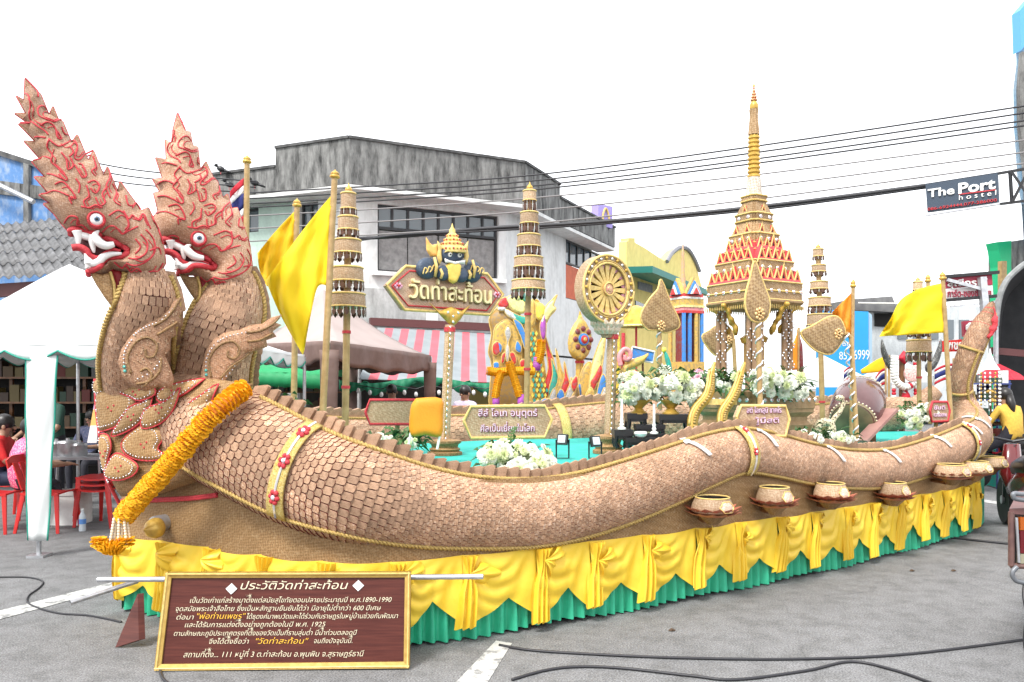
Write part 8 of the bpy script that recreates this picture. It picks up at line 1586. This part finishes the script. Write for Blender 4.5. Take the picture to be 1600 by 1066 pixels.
# ---- motorbikes and rider at right
M_TYRE = mat('tyre_rubber', (.015, .015, .016), .75)
def moto(label, loc, rz, body_m, grp='motorbikes at right', plate=True):
    t = thing('motorbike', label, 'motorbike', loc, grp); Mz = Matrix.Rotation(R(rz), 3, 'Z'); o = Vector(loc); P = lambda x, y, z: o + Mz @ Vector((x, y, z)); Q = lambda pts: [P(*p) for p in pts]
    for y in (-.62, .62):
        A = Mz @ Matrix.Rotation(R(90), 3, 'Y'); w = MB(); w.lathe([(.21, -.035), (.27, -.045), (.285, 0), (.27, .045), (.21, .035)], P(0, y, .285), 26, A); wh = w.build('wheel', M_TYRE, t, smooth=True)
        w = MB(); w.tube([P(0, y, .285) + A @ Vector((.2 * math.cos(a), .2 * math.sin(a), 0)) for a in (2 * math.pi * k / 24 for k in range(25))], .014, 6); w.lathe([(.05, -.06), (.05, .06)], P(0, y, .285), 12, A)
        for k in range(9): a = 2 * math.pi * k / 9; w.tube([P(0, y, .285), P(0, y, .285) + A @ Vector((.2 * math.cos(a), .2 * math.sin(a), 0))], .007, 4)
        w.build('rim', M_STEEL, wh, smooth=True)
    m = MB(); m.tube(Q([(0, .3, .45), (0, .1, .5), (0, -.2, .62), (0, -.6, .72), (0, -.78, .76)]), [.10, .13, .14, .1, .04], 10, sx=.9); m.build('body', body_m, t, smooth=2)
    m = MB(); m.tube(Q([(0, .12, .70), (0, -.15, .74), (0, -.45, .77), (0, -.7, .82)]), [.10, .13, .12, .07], 10, sx=1.0); m.build('seat', M_BLACK, t, smooth=2)
    m = MB(); m.tube(Q([(0, .62, .30), (0, .5, .62), (0, .42, .95)]), [.05, .07, .06], 8); m.build('fork', M_BLACK, t, smooth=2); m = MB(); m.tube(Q([(0, .36, .36), (0, .44, .6), (0, .42, .95)]), [.05, .13, .09], 10, sx=.6); m.build('leg_shield', body_m, t, smooth=2)
    m = MB(); m.tube(Q([(-.34, .28, 1.0), (-.18, .36, 1.02), (0, .4, .98), (.18, .36, 1.02), (.34, .28, 1.0)]), .016, 8); m.build('handlebar', M_BLACK, t)
    for s in (-1, 1):
        m = MB(); m.tube(Q([(.2 * s, .36, 1.02), (.28 * s, .36, 1.2)]), .007, 6); mi = m.build('mirror_stem', M_STEEL, t); m = MB(); m.ball(P(.29 * s, .36, 1.23), (.075, .02, .045), 12, 7, Mz); m.build('mirror', M_GEM, mi, smooth=2)
    m = MB(); m.ball(P(0, -.8, .70), (.10, .04, .05), 10, 6, Mz); m.build('tail_light', mat('red_lens', (.5, .01, .01), .15), t, smooth=2)
    m = MB(); m.tube(Q([(0, -.72, .7), (0, -.9, .5), (0, -.92, .38)]), [.05, .06, .04], 8, sx=1.5); m.build('mudguard', M_BLACK, t, smooth=2)
    m = MB(); m.tube(Q([(.12, .1, .25), (.14, -.3, .27), (.15, -.75, .36)]), [.025, .045, .055], 8); m.build('exhaust', M_STEEL, t, smooth=2)
    if plate: m = MB(); m.box(P(0, -.93, .54), (.19, .012, .15), Mz @ Matrix.Rotation(R(12), 3, 'X')); m.build('number_plate', M_WHITE, t)
    return t
moto('black and red motorbike seen from behind at the right edge', (gxy(1612, 8.6)[0], 8.75, 0), -18, mat('dark_red_paint', (.12, .01, .012), .2, coat=.5)); moto('dark motorbike carrying the rider in yellow', (gxy(1580, 12)[0], 12, 0), 20, M_BLACK, plate=False)
J = sit(.74, .12, .9)
for s, x in (('l', -1), ('r', 1)): J['kn_' + s] = (.22 * x, .36, .62); J['an_' + s] = (.2 * x, .25, .28)
person('person in a yellow shirt sitting on a dark motorbike', (gxy(1580, 12)[0], 11.9, .02), 20, J, cl('mustard', (.68, .42, .06)), cl('dark', (.02, .02, .03)), longhair=True)
# sidecar frame corner at the right edge
sY2 = 4.7; t = thing('sidecar', 'rusty brown sidecar corner with orange and red tail lamp at the right edge', 'sidecar', (W(1600, 0, sY2).x, sY2, 0)); rp2 = Pl(1580, 850, sY2, 8)
M_RUST = mat('rusty_brown_paint', (.10, .05, .045), .5, (.16, .085, .07), 14)
def fbar(a, b_, r=.014, m_=M_RUST, nm='frame_bar', off=0): g = MB(); g.tube([rp2.P(*a, off), rp2.P(*b_, off)], r, 8); return g.build(nm, m_, t, smooth=True)
g = MB(); g.prism([rp2.P(*p) for p in ((1577, 795), (1720, 790), (1720, 812), (1577, 803))], Vector((.56, .8, 0))); g.build('top_panel', mat('faded_maroon', (.17, .075, .07), .5, (.12, .055, .05), 9), t)
fbar((1580, 800), (1580, 884), .017); fbar((1580, 884), (1720, 890), .017); g = MB(); g.prism([rp2.P(*p, -.02) for p in ((1580, 803), (1720, 808), (1720, 890), (1580, 884))], Vector((.55, .78, 0))); g.build('box', mat('dark_metal_box', (.03, .025, .025), .5), t)
fbar((1584, 808), (1588, 878), .008, M_STEEL, 'chrome_strip', .02)
for (y0, y1), m_ in (((808, 828), mat('amber_lens', (.38, .09, .01), .15)), ((829, 864), mat('dark_red_lens', (.12, .008, .012), .15)), ((865, 880), mat('clear_lens', (.30, .28, .2), .15))): g = MB(); g.prism([rp2.P(1592, y0, .012), rp2.P(1720, y0 + 3, .012), rp2.P(1720, y1 + 3, .012), rp2.P(1592, y1, .012)], -rp2.n * .03); g.build('lamp_lens', m_, t)
g = MB(); g.tube([rp2.P(*p, .03) for p in smooth_path([(1720, 776), (1600, 772), (1580, 770), (1577, 774), (1584, 779), (1620, 782), (1720, 786)], 5)], .014, 8); g.build('upper_rail', mat('dull_grey_tube', (.16, .17, .185), .4, metal=.3), t, smooth=2)
g = MB(); g.tube([rp2.P(*p, .03) for p in smooth_path([(1583, 884), (1576, 892), (1578, 902), (1590, 908), (1640, 913), (1720, 916)], 5)], .014, 8); g.build('lower_rail', MATS['dull_grey_tube'], t, smooth=2)
A = Matrix.Rotation(R(90), 3, 'Y'); g = MB(); g.lathe([(.16, -.05), (.25, -.05), (.26, 0), (.25, .05), (.16, .05)], (W(1760, 0, sY2).x, sY2 + .5, .26), 22, A); g.build('wheel', M_TYRE, t, smooth=True)
g = MB(); g.bar((W(1760, 0, sY2).x, sY2 + .5, .26), rp2.P(1690, 880, -.4), .04, .04); g.build('axle_strut', M_STEEL, t)
g = MB(); g.tube([rp2.P(*p, .03) for p in smooth_path([(1593, 908), (1592, 930), (1596, 960), (1593, 1000), (1600, 1040)], 5)], .004, 5); g.build('dangling_wire', M_CABLE, t, smooth=2)
